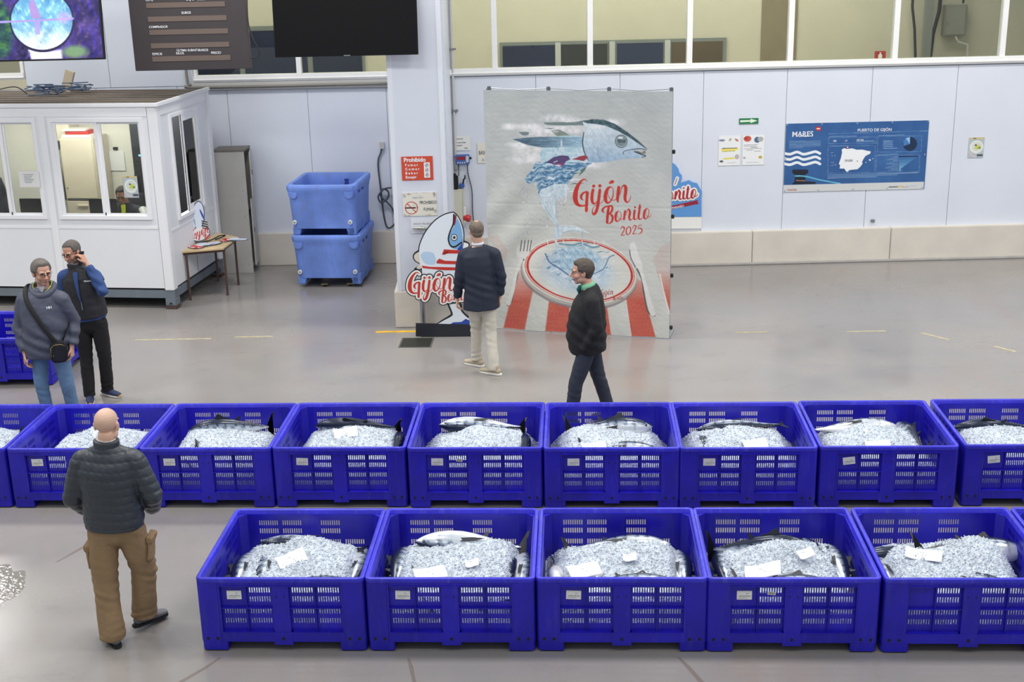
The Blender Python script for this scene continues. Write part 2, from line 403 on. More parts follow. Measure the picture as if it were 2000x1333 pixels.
for pts, w0, lab in (([(-2.28, 8.06), (-2.36, 7.92), (-2.46, 7.78), (-2.58, 7.62), (-2.66, 7.5)], .022, 'brown stain streak on the floor below the first front row crate'), ([(-.93, 8.02), (-.9, 7.9), (-.86, 7.7)], .016, 'thin brown streak on the floor below the second front row crate'),
                     ([(.98, 7.98), (1.03, 7.86), (1.12, 7.6), (1.2, 7.4)], .02, 'thin brown streak on the floor below the third front row crate'), ([(-4.0, 9.6), (-3.85, 9.9), (-3.75, 10.3), (-3.6, 10.6)], .025, 'faint brown scrape on the floor left of the bald man')):
    vs = []; n = len(pts)
    for i, (x, y) in enumerate(pts): q = w0*(.25+.75*math.sin(PI*(i+.3)/n)); vs += [(x-q, y, .0016), (x+q, y, .0016)]
    o = MB().add(vs, [(2*i, 2*i+1, 2*i+3, 2*i+2) for i in range(n-1)]).build('floor_stain', M_STAIN, normals=False); tag(o, lab, 'stain')
g = thing('drain_grate', 'dark rectangular drain grate set in the floor before the pier', 'drain grate', (-1.71, 15.38, 0), math.radians(-2))
MB().box((0, 0, 0), (.42, .42, .003)).build('frame', mat('grate_frame', (104, 104, 98), .5, .4), g)
for k in range(20): MB().box((.02, .022+k*.019, .003), (.40, .022+k*.019+.011, .006)).build('bar', mat('grate_steel', (70, 72, 66), .45, .5), g)
M_YEL = mat('yellow_paint', (214, 168, 40), .5, var=.3, vscale=8)
o = MB().box((-2.07, 16.05, 0), (-1.5, 16.13, .002)).build('floor_line', M_YEL); tag(o, 'short yellow painted line at the foot of the pier', 'floor marking')
M_YELW = mat('worn_yellow_paint', (180, 170, 140), .5, var=.3, vscale=12)
for k, (x0, x1, y, q) in enumerate(((-5.2, -4.2, 15.9, 0), (-3.9, -3.4, 15.95, 0), (2.6, 3.0, 15.75, 0), (4.0, 4.5, 15.7, 0), (4.9, 5.3, 15.6, -.9), (5.6, 5.9, 15.0, -.9))):
    o = MB().box((0, 0, 0), (x1-x0, .05, .0015), Matrix.Rotation(q, 4, 'Z')).build('floor_line', M_YELW); o.location = (x0, y, 0)
    tag(o, 'worn dash of a faded yellow line on the grey floor', 'floor marking', 'worn yellow dashes on the floor')

# ================================================================== CRATES
CW, CD_, CH = 1.2, 1.18, .583
def blue_mat(name, c, r):
    m = bpy.data.materials.new(name); m.use_nodes = True; nt = m.node_tree; N = nt.nodes; L = nt.links; b = N['Principled BSDF']
    tc = N.new('ShaderNodeTexCoord'); oi = N.new('ShaderNodeObjectInfo')
    ad = N.new('ShaderNodeVectorMath'); ad.operation = 'ADD'; L.new(tc.outputs['Object'], ad.inputs[0]); L.new(oi.outputs['Random'], ad.inputs[1])
    q = N.new('ShaderNodeMapping'); q.inputs['Scale'].default_value = (9, 9, 1.4); L.new(ad.outputs[0], q.inputs[0])
    n = N.new('ShaderNodeTexNoise'); n.inputs['Scale'].default_value = 2.2; n.inputs['Detail'].default_value = 8; n.inputs['Roughness'].default_value = .7; L.new(q.outputs[0], n.inputs['Vector'])
    rg = N.new('ShaderNodeMapRange'); rg.inputs[1].default_value = .53; rg.inputs[2].default_value = .74; rg.inputs[4].default_value = .42; L.new(n.outputs['Fac'], rg.inputs[0])
    mx = N.new('ShaderNodeMix'); mx.data_type = 'RGBA'; L.new(rg.outputs[0], mx.inputs[0]); mx.inputs[6].default_value = lin(c); mx.inputs[7].default_value = lin(r)
    n2 = N.new('ShaderNodeTexNoise'); n2.inputs['Scale'].default_value = 3; n2.inputs['Detail'].default_value = 4; L.new(ad.outputs[0], n2.inputs['Vector'])
    r2 = N.new('ShaderNodeMapRange'); r2.inputs[1].default_value = .35; r2.inputs[2].default_value = .7; r2.inputs[3].default_value = .8; r2.inputs[4].default_value = 1.12; L.new(n2.outputs['Fac'], r2.inputs[0])
    sc_ = N.new('ShaderNodeVectorMath'); sc_.operation = 'SCALE'; L.new(mx.outputs[2], sc_.inputs[0]); L.new(r2.outputs[0], sc_.inputs['Scale'])
    L.new(sc_.outputs[0], b.inputs['Base Color']); b.inputs['Roughness'].default_value = .33; b.inputs['Specular IOR Level'].default_value = .4
    bp = N.new('ShaderNodeBump'); bp.inputs['Strength'].default_value = .15; bp.inputs['Distance'].default_value = .003; L.new(n.outputs['Fac'], bp.inputs['Height']); L.new(bp.outputs[0], b.inputs['Normal'])
    return m
M_BLUE = blue_mat('blue_crate_plastic', (34, 27, 176), (70, 72, 146))
M_BRIM = blue_mat('blue_crate_rim', (50, 46, 196), (112, 120, 214))
M_BLK = mat('black_rubber', (16, 16, 18), .7)
M_CARD = mat('white_card', (226, 226, 222), .55)
M_INK = mat('grey_ink', (120, 124, 132), .6)
M_INKD = mat('dark_ink', (40, 40, 44), .6)

def wall_mesh_parts(Wd, groups, missing):
    """front skin with two recessed bays + the two slotted grilles; x 0..Wd, outer face y=0"""
    zb = (.158, .526)
    m = (Wd-1.2)/2
    bays = ((.165+m, .54+m), (.66+m, 1.035+m))
    bays = ((.165, Wd/2-.06), (Wd/2+.06, Wd-.165))
    sk = MB()
    xb = sorted({.165-.0, Wd-.165, bays[0][1], bays[1][0]}); xs = [.15]+xb+[Wd-.15]
    holes(xs, [.079, zb[0], zb[1], .55], lambda x, z: not (zb[0] < z < zb[1] and (bays[0][0] < x < bays[0][1] or bays[1][0] < x < bays[1][1])), 0, .04, sk)
    # raised lips and ribs
    sk.box((.165, -.006, .522), (Wd-.165, 0, .529))
    for k in range(9):
        x = .165+(Wd-.33)*k/8; sk.box((x-.002, -.005, .529), (x+.002, 0, .55))
    for a, b in bays:
        sk.box((a, .006, .340), (b, .03, .346)); mid = (a+b)/2
        sk.box((mid-.002, .008, .16), (mid+.002, .03, .526))
        sk.box((a-.004, -.004, .150), (b+.004, 0, .157))
    sk.box((Wd/2-.068, -.002, .055), (Wd/2+.068, .05, .158))
    gr = []
    zr = ((.212, .255), (.289, .332), (.383, .427), (.454, .497))
    for bi, (a, b) in enumerate(bays):
        xs = {a, b}; sl = []
        for gi in range(2):
            gx0 = a+.018+gi*((b-a)/2); n = 9; pitch = ((b-a)/2-.03)/n
            for k in range(n):
                x0 = gx0+k*pitch; xs |= {x0, x0+pitch*.55}; sl.append((x0, x0+pitch*.55, bi*2+gi))
        xs = sorted(xs); zs = sorted({zb[0], zb[1]} | {v for r in zr for v in r})
        def solid(x, z):
            for ri, (z0, z1) in enumerate(zr):
                if z0 < z < z1:
                    for x0, x1, g in sl:
                        if x0 < x < x1: return g == missing and ri >= 2
            return True
        gr.append(holes(xs, zs, solid, .03, .04, MB()))
    return sk, gr

CR = {}
def crate_meshes():
    sk, gr = wall_mesh_parts(CW, 2, 0); CR['skin_long'] = sk.mesh('wall_panel'); CR['gr_long'] = [g.mesh('slotted_grille') for g in gr]
    sk, gr = wall_mesh_parts(CD_, 2, -1); CR['skin_short'] = sk.mesh('wall_panel'); CR['gr_short'] = [g.mesh('slotted_grille') for g in gr]
    p = [(.03+.0*0, 0)]
    arc = [(.035-.035*math.cos(a), .035-.035*math.sin(a)) for a in np.linspace(0, PI/2, 6)]   # (0,.035) -> (.035,0)
    poly = arc+[(.152, 0), (.152, .04), (.095, .04), (.04, .095), (.04, .152), (0, .152)]
    mb = MB().prism(poly, .079, .55)
    foot = [(x+.003, y+.003) for x, y in arc]+[(.185, .003), (.19, .008), (.19, .15), (.15, .19), (.003, .19)]
    mb.prism(foot, .012, .082)
    CR['post'] = mb.mesh('corner_post')
    CR['pad'] = MB().prism([(x*.9+.012, y*.9+.012) for x, y in foot], 0, .013).mesh('foot_pad')
    dots = MB()
    for x in (.052, .122): dots.box((x-.010, -.0012, .094), (x+.010, .002, .116)).box((-.0012, x-.010, .094), (.002, x+.010, .116))  # dark boxes laid on the posts stand in for shaded holes
    CR['dots'] = dots.mesh('drain_hole')
    # rim: a rounded rectangular ring with a lip
    mb = MB()
    def ring(off, z): return [(x, y, z) for x, y in rpoly(CW-2*off, CD_-2*off, max(.012, .045-off), 5, off, off)]
    rs = [ring(-.001, .548), ring(-.003, .552), ring(-.003, .578), ring(.001, .583), ring(.024, .583), ring(.029, .579), ring(.031, .552), ring(.040, .54)]
    n = len(rs[0]); vs = [p for r in rs for p in r]; fs = []
    for k in range(len(rs)-1):
        for i in range(n): fs.append((k*n+i, k*n+(i+1) % n, (k+1)*n+(i+1) % n, (k+1)*n+i))
    for i in range(n): fs.append(((len(rs)-1)*n+i, (len(rs)-1)*n+(i+1) % n, (i+1) % n, i))
    mb.add(vs, fs); CR['rim'] = mb.mesh('rim')
    mb = MB().box((.03, .03, .09), (CW-.03, CD_-.03, .115)); mb.box((CW/2-.068, .03, .055), (CW/2+.068, CD_-.03, .09)); CR['base'] = mb.mesh('base')
    for k in ('skin_long', 'skin_short', 'post', 'pad', 'rim', 'base'):
        bm = bmesh.new(); bm.from_mesh(CR[k]); bmesh.ops.recalc_face_normals(bm, faces=bm.faces)
        if k in ('rim',): pass
        bm.to_mesh(CR[k]); bm.free()
    for k, v in CR.items():
        for me in (v if isinstance(v, list) else [v]):
            me.materials.append(M_BRIM if k == 'rim' else M_BLK if k in ('pad', 'dots') else M_BLUE)
    CR['rim'].polygons.foreach_set('use_smooth', [True]*len(CR['rim'].polygons))
    bm = bmesh.new()
crate_meshes()
# smooth rounded corners on the posts
CR['post'].polygons.foreach_set('use_smooth', [True]*len(CR['post'].polygons)); CR['post'].set_sharp_from_angle(angle=.5)
CARD_TXT = None
def add_card(t, x, z, roll=0, w_=.105, h_=.068):
    c = MB().box((-w_/2, -.0025, -h_/2), (w_/2, 0, h_/2)).build('label_card', M_CARD, t); c.location = (x, .029, z); c.rotation_euler = (0, roll, 0)
    global CARD_TXT
    if CARD_TXT is None:
        CARD_TXT = [text('lonja', .011, mat('pale_blue_ink', (110, 150, 190), .6), None, TM(.03, 0, .016, PI)), text('lonjaGijón', .02, M_INK, None, TM(.043, 0, -.002, PI)),
                    MB().box((-.045, -.0006, -.024), (.02, 0, -.022)).build('printed_line', M_INK)]
        for o in CARD_TXT: o.parent = c; o.location = (0, -.003, 0)
        return c
    for o in CARD_TXT:
        q = o.copy(); col.objects.link(q); q.parent = c
    return c
def crate(label, x, y, rz, z=0, card=True, roll=0, sticker=None, group='blue slotted pallet crates'):
    t = thing('pallet_crate', label, 'crate', (x, y, z), rz, group)
    def put(name, me, loc=(0, 0, 0), r=0, sx=1, sy=1, parent=t):
        o = bpy.data.objects.new(name, me); col.objects.link(o); o.parent = parent; o.location = loc; o.rotation_euler = (0, 0, r); o.scale = (sx, sy, 1); return o
    for sk, gr, loc, r in (('skin_long', 'gr_long', (0, 0, 0), 0), ('skin_short', 'gr_short', (CW, 0, 0), PI/2), ('skin_long', 'gr_long', (CW, CD_, 0), PI), ('skin_short', 'gr_short', (0, CD_, 0), -PI/2)):
        w_ = put('wall_panel', CR[sk], loc, r)
        for g in CR[gr]: put('slotted_grille', g, parent=w_)
    for loc, r in (((0, 0, 0), 0), ((CW, 0, 0), PI/2), ((CW, CD_, 0), PI), ((0, CD_, 0), -PI/2)):
        p = put('corner_post', CR['post'], loc, r); put('foot_pad', CR['pad'], parent=p); d = put('hole_shades', CR['dots'], parent=p)
    put('base', CR['base']); put('rim', CR['rim'])
    d = MB().box((CW/2-.010, -.0035, .094), (CW/2+.010, -.001, .116)).box((CW/2-.032, -.0008, .43), (CW/2-.026, .001, .452)).box((CW/2+.026, -.0008, .43), (CW/2+.032, .001, .452)).build('hole_shades', M_BLK, t)  # more dark boxes in place of shaded holes, on the front centre
    if card: add_card(t, .262, .44, roll)
    if sticker:
        s = MB().box((-.028, -.002, -.012), (.028, 0, .012)).build('barcode_sticker', mat('sticker_white', (220, 220, 214), .5), t); s.location = (sticker[0], .028, sticker[1]); s.rotation_euler = (0, sticker[2], 0)
        bc = MB()
        for k in range(9): bc.box((-.022+k*.0048, -.0026, -.008), (-.022+k*.0048+.0012*(1+k % 3), -.002, .008))
        bc.build('barcode', M_INKD, s)
    return t

ORD = ['first', 'second', 'third', 'fourth', 'fifth', 'sixth', 'seventh', 'eighth', 'ninth']
A1, A2 = -.0325, -.0353
ROW1 = [(-2.43, 8.151), (-1.222, 8.113), (-.013, 8.078), (1.180, 8.038), (2.401, 7.992), (3.62, 7.95)]
ROW2 = [(-5.99, 10.74), (-4.773, 10.69), (-3.562, 10.65), (-2.355, 10.61), (-1.14, 10.552), (.07, 10.495), (1.262, 10.446), (2.48, 10.425), (3.734, 10.405)]
CR1 = []; CR2 = []
S1 = {3: (.45, .455, .1)}
S2 = {1: (.55, .44, 0), 4: (.46, .455, .08)}
for i, (x, y) in enumerate(ROW1):
    CR1.append(crate('blue slotted fish crate, %s from the left in the front row' % ORD[i], x, y, A1, roll=(0, .02, .03, 0, 0, 0)[i], card=i != 4, sticker=S1.get(i)))
for i, (x, y) in enumerate(ROW2):
    lab = 'blue slotted fish crate, %s from the left in the back row' % ORD[i]
    CR2.append(crate(lab, x, y, A2, roll=(0, -.02, 0, .03, .02, 0, 0, -.12, -.1)[i], sticker=S2.get(i)))
crate('empty blue slotted crate standing alone behind the man in the grey jacket', -5.645-1.2*math.cos(.04), 14.14+.04*1.2, -.04, card=False, group='blue slotted pallet crates')

# ---------------------------------------------------------------- tuna, ice, paper
def tuna_mesh(L=.78, seed=0):
    """albacore lying along +x (nose at -x), belly at -z, width along y"""
    prof = [(0, .006, .006), (.02, .022, .018), (.06, .045, .036), (.12, .070, .055), (.2, .092, .070), (.3, .106, .080), (.42, .108, .080), (.54, .094, .068), (.66, .070, .048), (.78, .044, .028), (.87, .022, .016), (.93, .012, .012), (.96, .012, .009)]
    n = 26; vs = []; fs = []; m = 42
    xs = np.linspace(0, .96, m); hz = np.interp(xs, [p[0] for p in prof], [p[1] for p in prof]); hy = np.interp(xs, [p[0] for p in prof], [p[2] for p in prof])
    k = np.array([.25, .5, .25])
    for _ in range(2): hz[1:-1] = np.convolve(hz, k, 'valid'); hy[1:-1] = np.convolve(hy, k, 'valid')
    co = []; cl = []
    silver = nlin((196, 202, 208)); belly = nlin((222, 224, 226)); back = nlin((34, 42, 62)); mid = nlin((120, 134, 154))
    for i in range(m):
        for j in range(n):
            a = 2*PI*j/n; y = math.cos(a)*hy[i]; z = math.sin(a)*hz[i]
            if i < 12 and .08 < xs[i] < .22: y *= 1+.02*math.sin(40*xs[i])
            co.append(((xs[i]-.48)*L/.96, y*L/.8, z*L/.8))
            s = math.sin(a)+.05*math.sin(xs[i]*60+j)
            c = belly if s < -.3 else silver if s < .25 else mid if s < .5 else back
            if s < .5 and s > -.6 and .2 < xs[i] < .23: c = c*.7
            cl.append(c)
    for i in range(m-1):
        for j in range(n): fs.append((i*n+j, i*n+(j+1) % n, (i+1)*n+(j+1) % n, (i+1)*n+j))
    fs.append(tuple(range(n))[::-1]); fs.append(tuple(range((m-1)*n, m*n)))
    me = bpy.data.meshes.new('body'); me.from_pydata(co, [], fs); me.update(); setcol(me, np.array(cl)); me.polygons.foreach_set('use_smooth', [True]*len(me.polygons))
    return me
M_SKIN_F = mat('tuna_skin', (200, 205, 210), .22, .25, attr='print', var=.15, vscale=14, bump=.08, bscale=60)
M_FIN = mat('tuna_fin', (30, 32, 40), .4)
TB = tuna_mesh(); TB.materials.append(M_SKIN_F)
L_ = .78
def finm(name, poly, th=.006, ax='y', M=None):
    me = MB().prism(poly, -th/2, th/2, ax, M).mesh(name); me.materials.append(M_FIN); return me
TF = {
 'tail_fin': finm('tail_fin', [(.365, .0), (.395, .02), (.44, .09), (.455, .15), (.432, .135), (.40, .07), (.385, .0), (.40, -.07), (.432, -.135), (.455, -.15), (.44, -.09), (.395, -.02)]),
 'dorsal_fin': finm('dorsal_fin', [(-.13, .098), (-.10, .150), (-.085, .150), (-.03, .115), (.03, .100), (-.03, .09), (-.1, .09)], .004),
 'second_fin': finm('second_fin', [(.07, .085), (.115, .125), (.125, .12), (.12, .08)], .004),
 'anal_fin': finm('anal_fin', [(.09, -.075), (.14, -.12), (.15, -.118), (.14, -.07)], .004),
 'pectoral_fin': finm('pectoral_fin', [(-.19, .0), (-.12, .025), (.06, .0), (.12, -.018), (.03, -.022), (-.12, -.012)], .004)}
EY = MB().ball((0, 0, 0), (.014, .006, .014), 12, 8).mesh('eye'); EY.materials.append(mat('fish_eye', (20, 20, 24), .1, coat=.5)); EY.polygons.foreach_set('use_smooth', [True]*len(EY.polygons))
FL = MB()
for k in range(7):
    x = .16+k*.027
    FL.prism([(x, .0), (x+.014, .012), (x+.018, 0)], -.0015, .0015, 'y', Matrix.Translation((0, 0, .066-k*.0085)))
    FL.prism([(x, .0), (x+.014, -.012), (x+.018, 0)], -.0015, .0015, 'y', Matrix.Translation((0, 0, -.066+k*.0085)))
FLM = FL.mesh('finlets'); FLM.materials.append(mat('finlet', (150, 140, 90), .5))
def tuna(label, parent_crate, x, y, z, yaw, pitch=0, rollx=0, s=1., group=None):
    t = thing('tuna', label, 'fish', (0, 0, 0), 0, group)
    M = parent_crate.matrix_basis @ Matrix.Translation((x, y, z)) @ Matrix.Rotation(yaw, 4, 'Z') @ Matrix.Rotation(pitch, 4, 'Y') @ Matrix.Rotation(rollx, 4, 'X') @ Matrix.Scale(s, 4)
    t.matrix_world = M
    def put(n, me, loc=(0, 0, 0), r=(0, 0, 0)):
        o = bpy.data.objects.new(n, me); col.objects.link(o); o.parent = t; o.location = loc; o.rotation_euler = r; return o
    b = put('body', TB)
    for k in ('tail_fin', 'dorsal_fin', 'second_fin', 'anal_fin'): put(k, TF[k])
    for sg in (-1, 1): put('pectoral_fin', TF['pectoral_fin'], (0, sg*.078, 0), (0, 0, sg*.06))
    for sg in (-1, 1): put('eye', EY, (-.325, sg*.037, .012))
    tag(put('finlets', FLM), None, kind='stuff')
    return t

def ice_mat(name, base, rough, trans, sss=0):
    m = mat(name, base, rough, trans=trans, spec=.5, attr='print'); m.node_tree.nodes['Principled BSDF'].inputs['IOR'].default_value = 1.31
    return m
M_ICE = ice_mat('crushed_ice', (226, 232, 240), .25, 0)
M_CHIP = ice_mat('ice_chip', (240, 244, 248), .10, .12)
def ice_h(X, Y, seed, bumps):
    ex = np.minimum(X-.045, CW-.045-X); ey0 = Y-.045; ey1 = CD_-.045-Y
    sx = np.clip(ex/.20, 0, 1); sy = np.clip(ey0/.16, 0, 1); sz = np.clip(ey1/.26, 0, 1)
    f = lambda a: a*a*(3-2*a)
    h = .17+.20*np.minimum(np.minimum(f(sx)**.7, f(sy)**.6), f(sz)**.7)
    for bx, by, r, a in bumps: h = h+a*np.exp(-(((X-bx)**2+(Y-by)**2)/r**2))
    return h+.016*fbm(X, Y, s=6, seed=seed)+.010*fbm(X, Y, s=24, seed=seed+1)
def ice_objs(parent_crate, label, seed, bumps, group, nchips=5600):
    rs = np.random.RandomState(seed)
    nx, ny = 110, 108
    xs = np.linspace(.042, CW-.042, nx); ys = np.linspace(.042, CD_-.042, ny); X, Y = np.meshgrid(xs, ys, indexing='ij')
    Z = ice_h(X, Y, seed, bumps)+rs.normal(0, .0028, X.shape)
    v = np.stack([X, Y, Z], -1).reshape(-1, 3); c = np.clip(.90+.07*fbm(X, Y, s=9, seed=seed+3)+rs.normal(0, .05, X.shape), .55, 1).reshape(-1)
    I = np.arange(nx*ny).reshape(nx, ny); q = np.stack([I[:-1, :-1], I[1:, :-1], I[1:, 1:], I[:-1, 1:]], -1).reshape(-1, 4)
    # side skirt down to the crate floor
    rim = np.concatenate([I[:, 0], I[-1, 1:], I[-2::-1, -1], I[0, -2:0:-1]]); nv = len(v); low = v[rim].copy(); low[:, 2] = .118
    v = np.concatenate([v, low]); c = np.concatenate([c, np.full(len(rim), .7)])
    n = len(rim); fs = q.tolist()+[[int(rim[i]), nv+i, nv+(i+1) % n, int(rim[(i+1) % n])] for i in range(n)]
    cols = np.stack([c*.86, c*.91, c*.96], 1)**1.7*.80
    # chips: six-cornered shards
    oct_ = np.array([(1, 0, 0), (-1, 0, 0), (0, 1, 0), (0, -1, 0), (0, 0, 1), (0, 0, -1)], float); of = [(0, 2, 4), (2, 1, 4), (1, 3, 4), (3, 0, 4), (2, 0, 5), (1, 2, 5), (3, 1, 5), (0, 3, 5)]
    cx = rs.uniform(.05, CW-.05, nchips); cy = rs.uniform(.05, CD_-.05, nchips); cz = ice_h(cx, cy, seed, bumps)+rs.uniform(-.002, .008, nchips)
    sc_ = rs.uniform(.003, .0085, nchips); A = rs.normal(size=(nchips, 3, 3)); Qm, _ = np.linalg.qr(A)
    st = rs.uniform(.45, 1.3, (nchips, 1, 3))
    pv = (oct_[None]*st+rs.normal(0, .15, (nchips, 6, 3)))@Qm*sc_[:, None, None]+np.stack([cx, cy, cz], 1)[:, None, :]
    pf = (np.array(of)[None]+6*np.arange(nchips)[:, None, None]).reshape(-1, 3)
    cc = np.clip(rs.normal(.93, .10, nchips), .5, 1); pc = np.repeat(np.stack([cc*.9, cc*.95, cc], 1)**1.7*.86, 6, 0)
    nv2 = len(v); allv = np.concatenate([v, pv.reshape(-1, 3)]); fs += (pf+nv2).tolist()
    me = bpy.data.meshes.new('crushed_ice'); me.from_pydata(allv.tolist(), [], fs); me.update(); setcol(me, np.concatenate([cols, pc]))
    me.materials.append(M_ICE); me.materials.append(M_CHIP)
    mi = np.zeros(len(me.polygons), 'i'); mi[-len(pf):] = 1; me.polygons.foreach_set('material_index', mi)
    return me
def put_ice(me, crate_o, label):
    o = bpy.data.objects.new('crushed_ice', me); col.objects.link(o); o.matrix_world = crate_o.matrix_basis.copy(); tag(o, label, 'ice', 'crushed ice in the crates', 'stuff'); return o
def sheet(label, crate_o, x, y, z, yaw, tx=0, ty=0, w_=.21, h_=.15, curl=.02, ink=True, group='paper sheets on the ice'):
    n = 9; vs = []; 
    for i in range(n):
        for j in range(n):
            u, v = i/(n-1)-.5, j/(n-1)-.5; vs.append((u*w_, v*h_, curl*(math.sin(u*5)*.5+u*u*2-v*v+.4*u*v)))
    fs = [(i*n+j, (i+1)*n+j, (i+1)*n+j+1, i*n+j+1) for i in range(n-1) for j in range(n-1)]
    me = bpy.data.meshes.new('paper_sheet'); me.from_pydata(vs, [], fs); me.update()
    o = link('paper_sheet', me, mat('paper_white', (240, 241, 244), .6), smooth='all'); o.modifiers.new('thick', 'SOLIDIFY').thickness = .0012
    o.matrix_world = crate_o.matrix_basis @ Matrix.Translation((x, y, z)) @ Matrix.Rotation(yaw, 4, 'Z') @ Matrix.Rotation(tx, 4, 'X') @ Matrix.Rotation(ty, 4, 'Y')
    tag(o, label, 'paper', group)
    if ink:
        q = MB().box((-.03, .01, 0), (.0, .014, .0006)).box((.01, -.02, 0), (.018, -.015, .0006)).build('printed_marks', M_INK, o); q.location = (0, 0, .004)
    return o

R = math.radians
# (x, y, z, yaw, pitch, roll, scale, description); crate-local, yaw 0 = nose to the left
FISH1 = [
 [(.62, .93, .40, 0, .06, 1.25, 1.0, 'silver tuna lying across the back, head to the left'), (.17, .62, .32, R(-88), -.05, 1.3, .95, 'tuna nose-first against the left side'),
  (.36, .60, .345, R(-86), -.06, 1.35, 1.0, 'tuna lying front to back, second from the left side'), (.55, .66, .35, R(-80), -.04, 1.4, .95, 'tuna lying front to back, third from the left side, under ice'), (.78, .34, .36, R(174), 0, 1.2, .9, 'tuna almost under the ice by the front wall, tail right'), (1.04, .62, .33, R(-95), 0, -1.4, .95, 'tuna under ice along the right side')],
 [(.66, .90, .42, R(4), .1, 2.2, 1.05, 'fat silver tuna belly up across the back'), (.16, .66, .33, R(-90), 0, 1.0, .95, 'dark-backed tuna under ice along the left side'), (.95, .55, .34, R(-92), 0, -1.3, 1, 'tuna under ice along the right side'), (1.09, .58, .32, R(-90), 0, -1.4, .95, 'tuna edge showing against the right wall'), (.35, .45, .33, R(-75), 0, .5, .9, 'tuna buried deep, front left')],
 [(.62, .92, .39, R(182), .04, 1.3, 1.0, 'long tuna lying across the back, tail to the left'), (.14, .55, .33, R(92), .22, 2.6, .85, 'tuna with its round snout pointing up, far left'), (.30, .57, .33, R(90), .22, 2.4, .85, 'tuna snout pointing up, second from the left'), (.44, .60, .33, R(88), .1, 2.2, .85, 'tuna under ice, third from the left'), (.68, .33, .375, R(178), 0, 1.2, .95, 'tuna along the front wall with dark back showing'), (1.06, .6, .33, R(-90), 0, -1.3, .95, 'tuna edge against the right wall')],
 [(.52, .88, .40, R(186), -.03, .2, 1.0, 'tuna with its dark tail sticking up at the back left'), (.62, .33, .37, R(176), 0, 1.0, .9, 'tuna along the front wall'), (.88, .70, .37, R(-84), .0, -1.0, 1, 'blue-backed tuna showing through ice, right of centre'), (1.03, .66, .35, R(-88), 0, -1.3, .95, 'tuna under ice near the right side'), (.2, .62, .33, R(-88), 0, 1.3, .9, 'tuna buried at the left side')],
 [(.86, .80, .42, R(184), -.05, .9, 1.05, 'large tuna under the right-hand mound with tail at the centre'), (.3, .86, .36, R(10), 0, 1.0, .9, 'tuna under ice at the back left'), (.72, .42, .36, R(150), 0, .9, .85, 'tuna with a small dark fin showing through ice'), (.15, .6, .32, R(-90), 0, 1.3, .9, 'tuna buried at the left side')],
 [(.6, .8, .38, R(5), 0, 1, 1, 'tuna across the back')]]
BUMP1 = [[(.6, .98, .3, .10), (.7, .55, .28, .03), (1.0, .6, .2, .03)], [(.6, .72, .35, .08), (.2, .7, .15, .02), (.9, .8, .2, .05)], [(.7, .78, .32, .08), (.95, .7, .2, .03)],
         [(.58, .72, .22, .11), (.88, .75, .22, .07), (.12, .7, .2, .02)], [(.88, .72, .30, .13), (.35, .75, .25, .05)], [(.5, .6, .4, .07)]]
for i, c in enumerate(CR1):
    put_ice(ice_objs(c, '', 11+i, BUMP1[i], ''), c, 'crushed ice heaped over tuna in the %s crate of the front row' % ORD[i])
    for k, (x, y, z, ya, p, r, s, d) in enumerate(FISH1[i]):
        tuna('%s, front row, %s crate' % (d, ORD[i]), c, x, y, z-.02, ya, p, r, s, 'albacore tuna on ice')
FISH2 = {
 0: [(.6, .8, .37, R(2), 0, .1, .95, 'dark tuna back across the ice')],
 1: [(.62, .85, .35, R(4), 0, .8, .95, 'tuna across the ice')],
 2: [(.58, .88, .44, R(3), -.03, -.15, 1.0, 'black-backed tuna lying on top, head left'), (.4, .5, .33, R(-85), 0, .4, .9, 'tuna under the ice')],
 3: [(.6, .92, .44, R(2), .04, .6, 1.0, 'silver tuna under the paper'), (1.02, .64, .34, R(-88), 0, -.6, .9, 'tuna edge showing on the right')],
 4: [(.58, .92, .445, R(3), .05, 1.9, 1.0, 'pale-bellied tuna across the back'), (1.0, .62, .33, R(-88), 0, -.6, .9, 'tuna under ice on the right')],
 5: [(.62, .90, .43, R(182), .03, .5, 1.0, 'dark-edged tuna with tail at the left'), (.7, .5, .37, R(176), 0, 1.0, .9, 'tuna with a small black fin showing')],
 6: [(.62, .92, .43, R(2), -.05, 1.4, 1.0, 'tuna across the back with dark tail right'), (.3, .6, .33, R(-88), 0, .5, .9, 'tuna under ice on the left')],
 7: [(.50, .90, .42, R(184), .02, 1.3, 1.0, 'tuna with its black tail at the left wall'), (.98, .8, .37, R(-85), 0, -.6, .9, 'tuna under ice on the right')],
 8: [(.5, .86, .42, R(2), 0, .4, .95, 'tuna with dark back line')]}
ice2 = [ice_objs(None, '', 31+k, b, '', 4200) for k, b in enumerate(([(.6, .75, .32, .10)], [(.55, .8, .25, .09), (.85, .7, .25, .04)], [(.45, .85, .3, .09), (.8, .6, .3, .05)]))]
for i, c in enumerate(CR2):
    put_ice(ice2[i % 3], c, 'crushed ice heaped over tuna in the %s crate of the back row' % ORD[i])
    for (x, y, z, ya, p, r, s, d) in FISH2[i]:
        tuna('%s, back row, %s crate' % (d, ORD[i]), c, x, y, z-.01, ya, p, r, s, 'albacore tuna on ice')
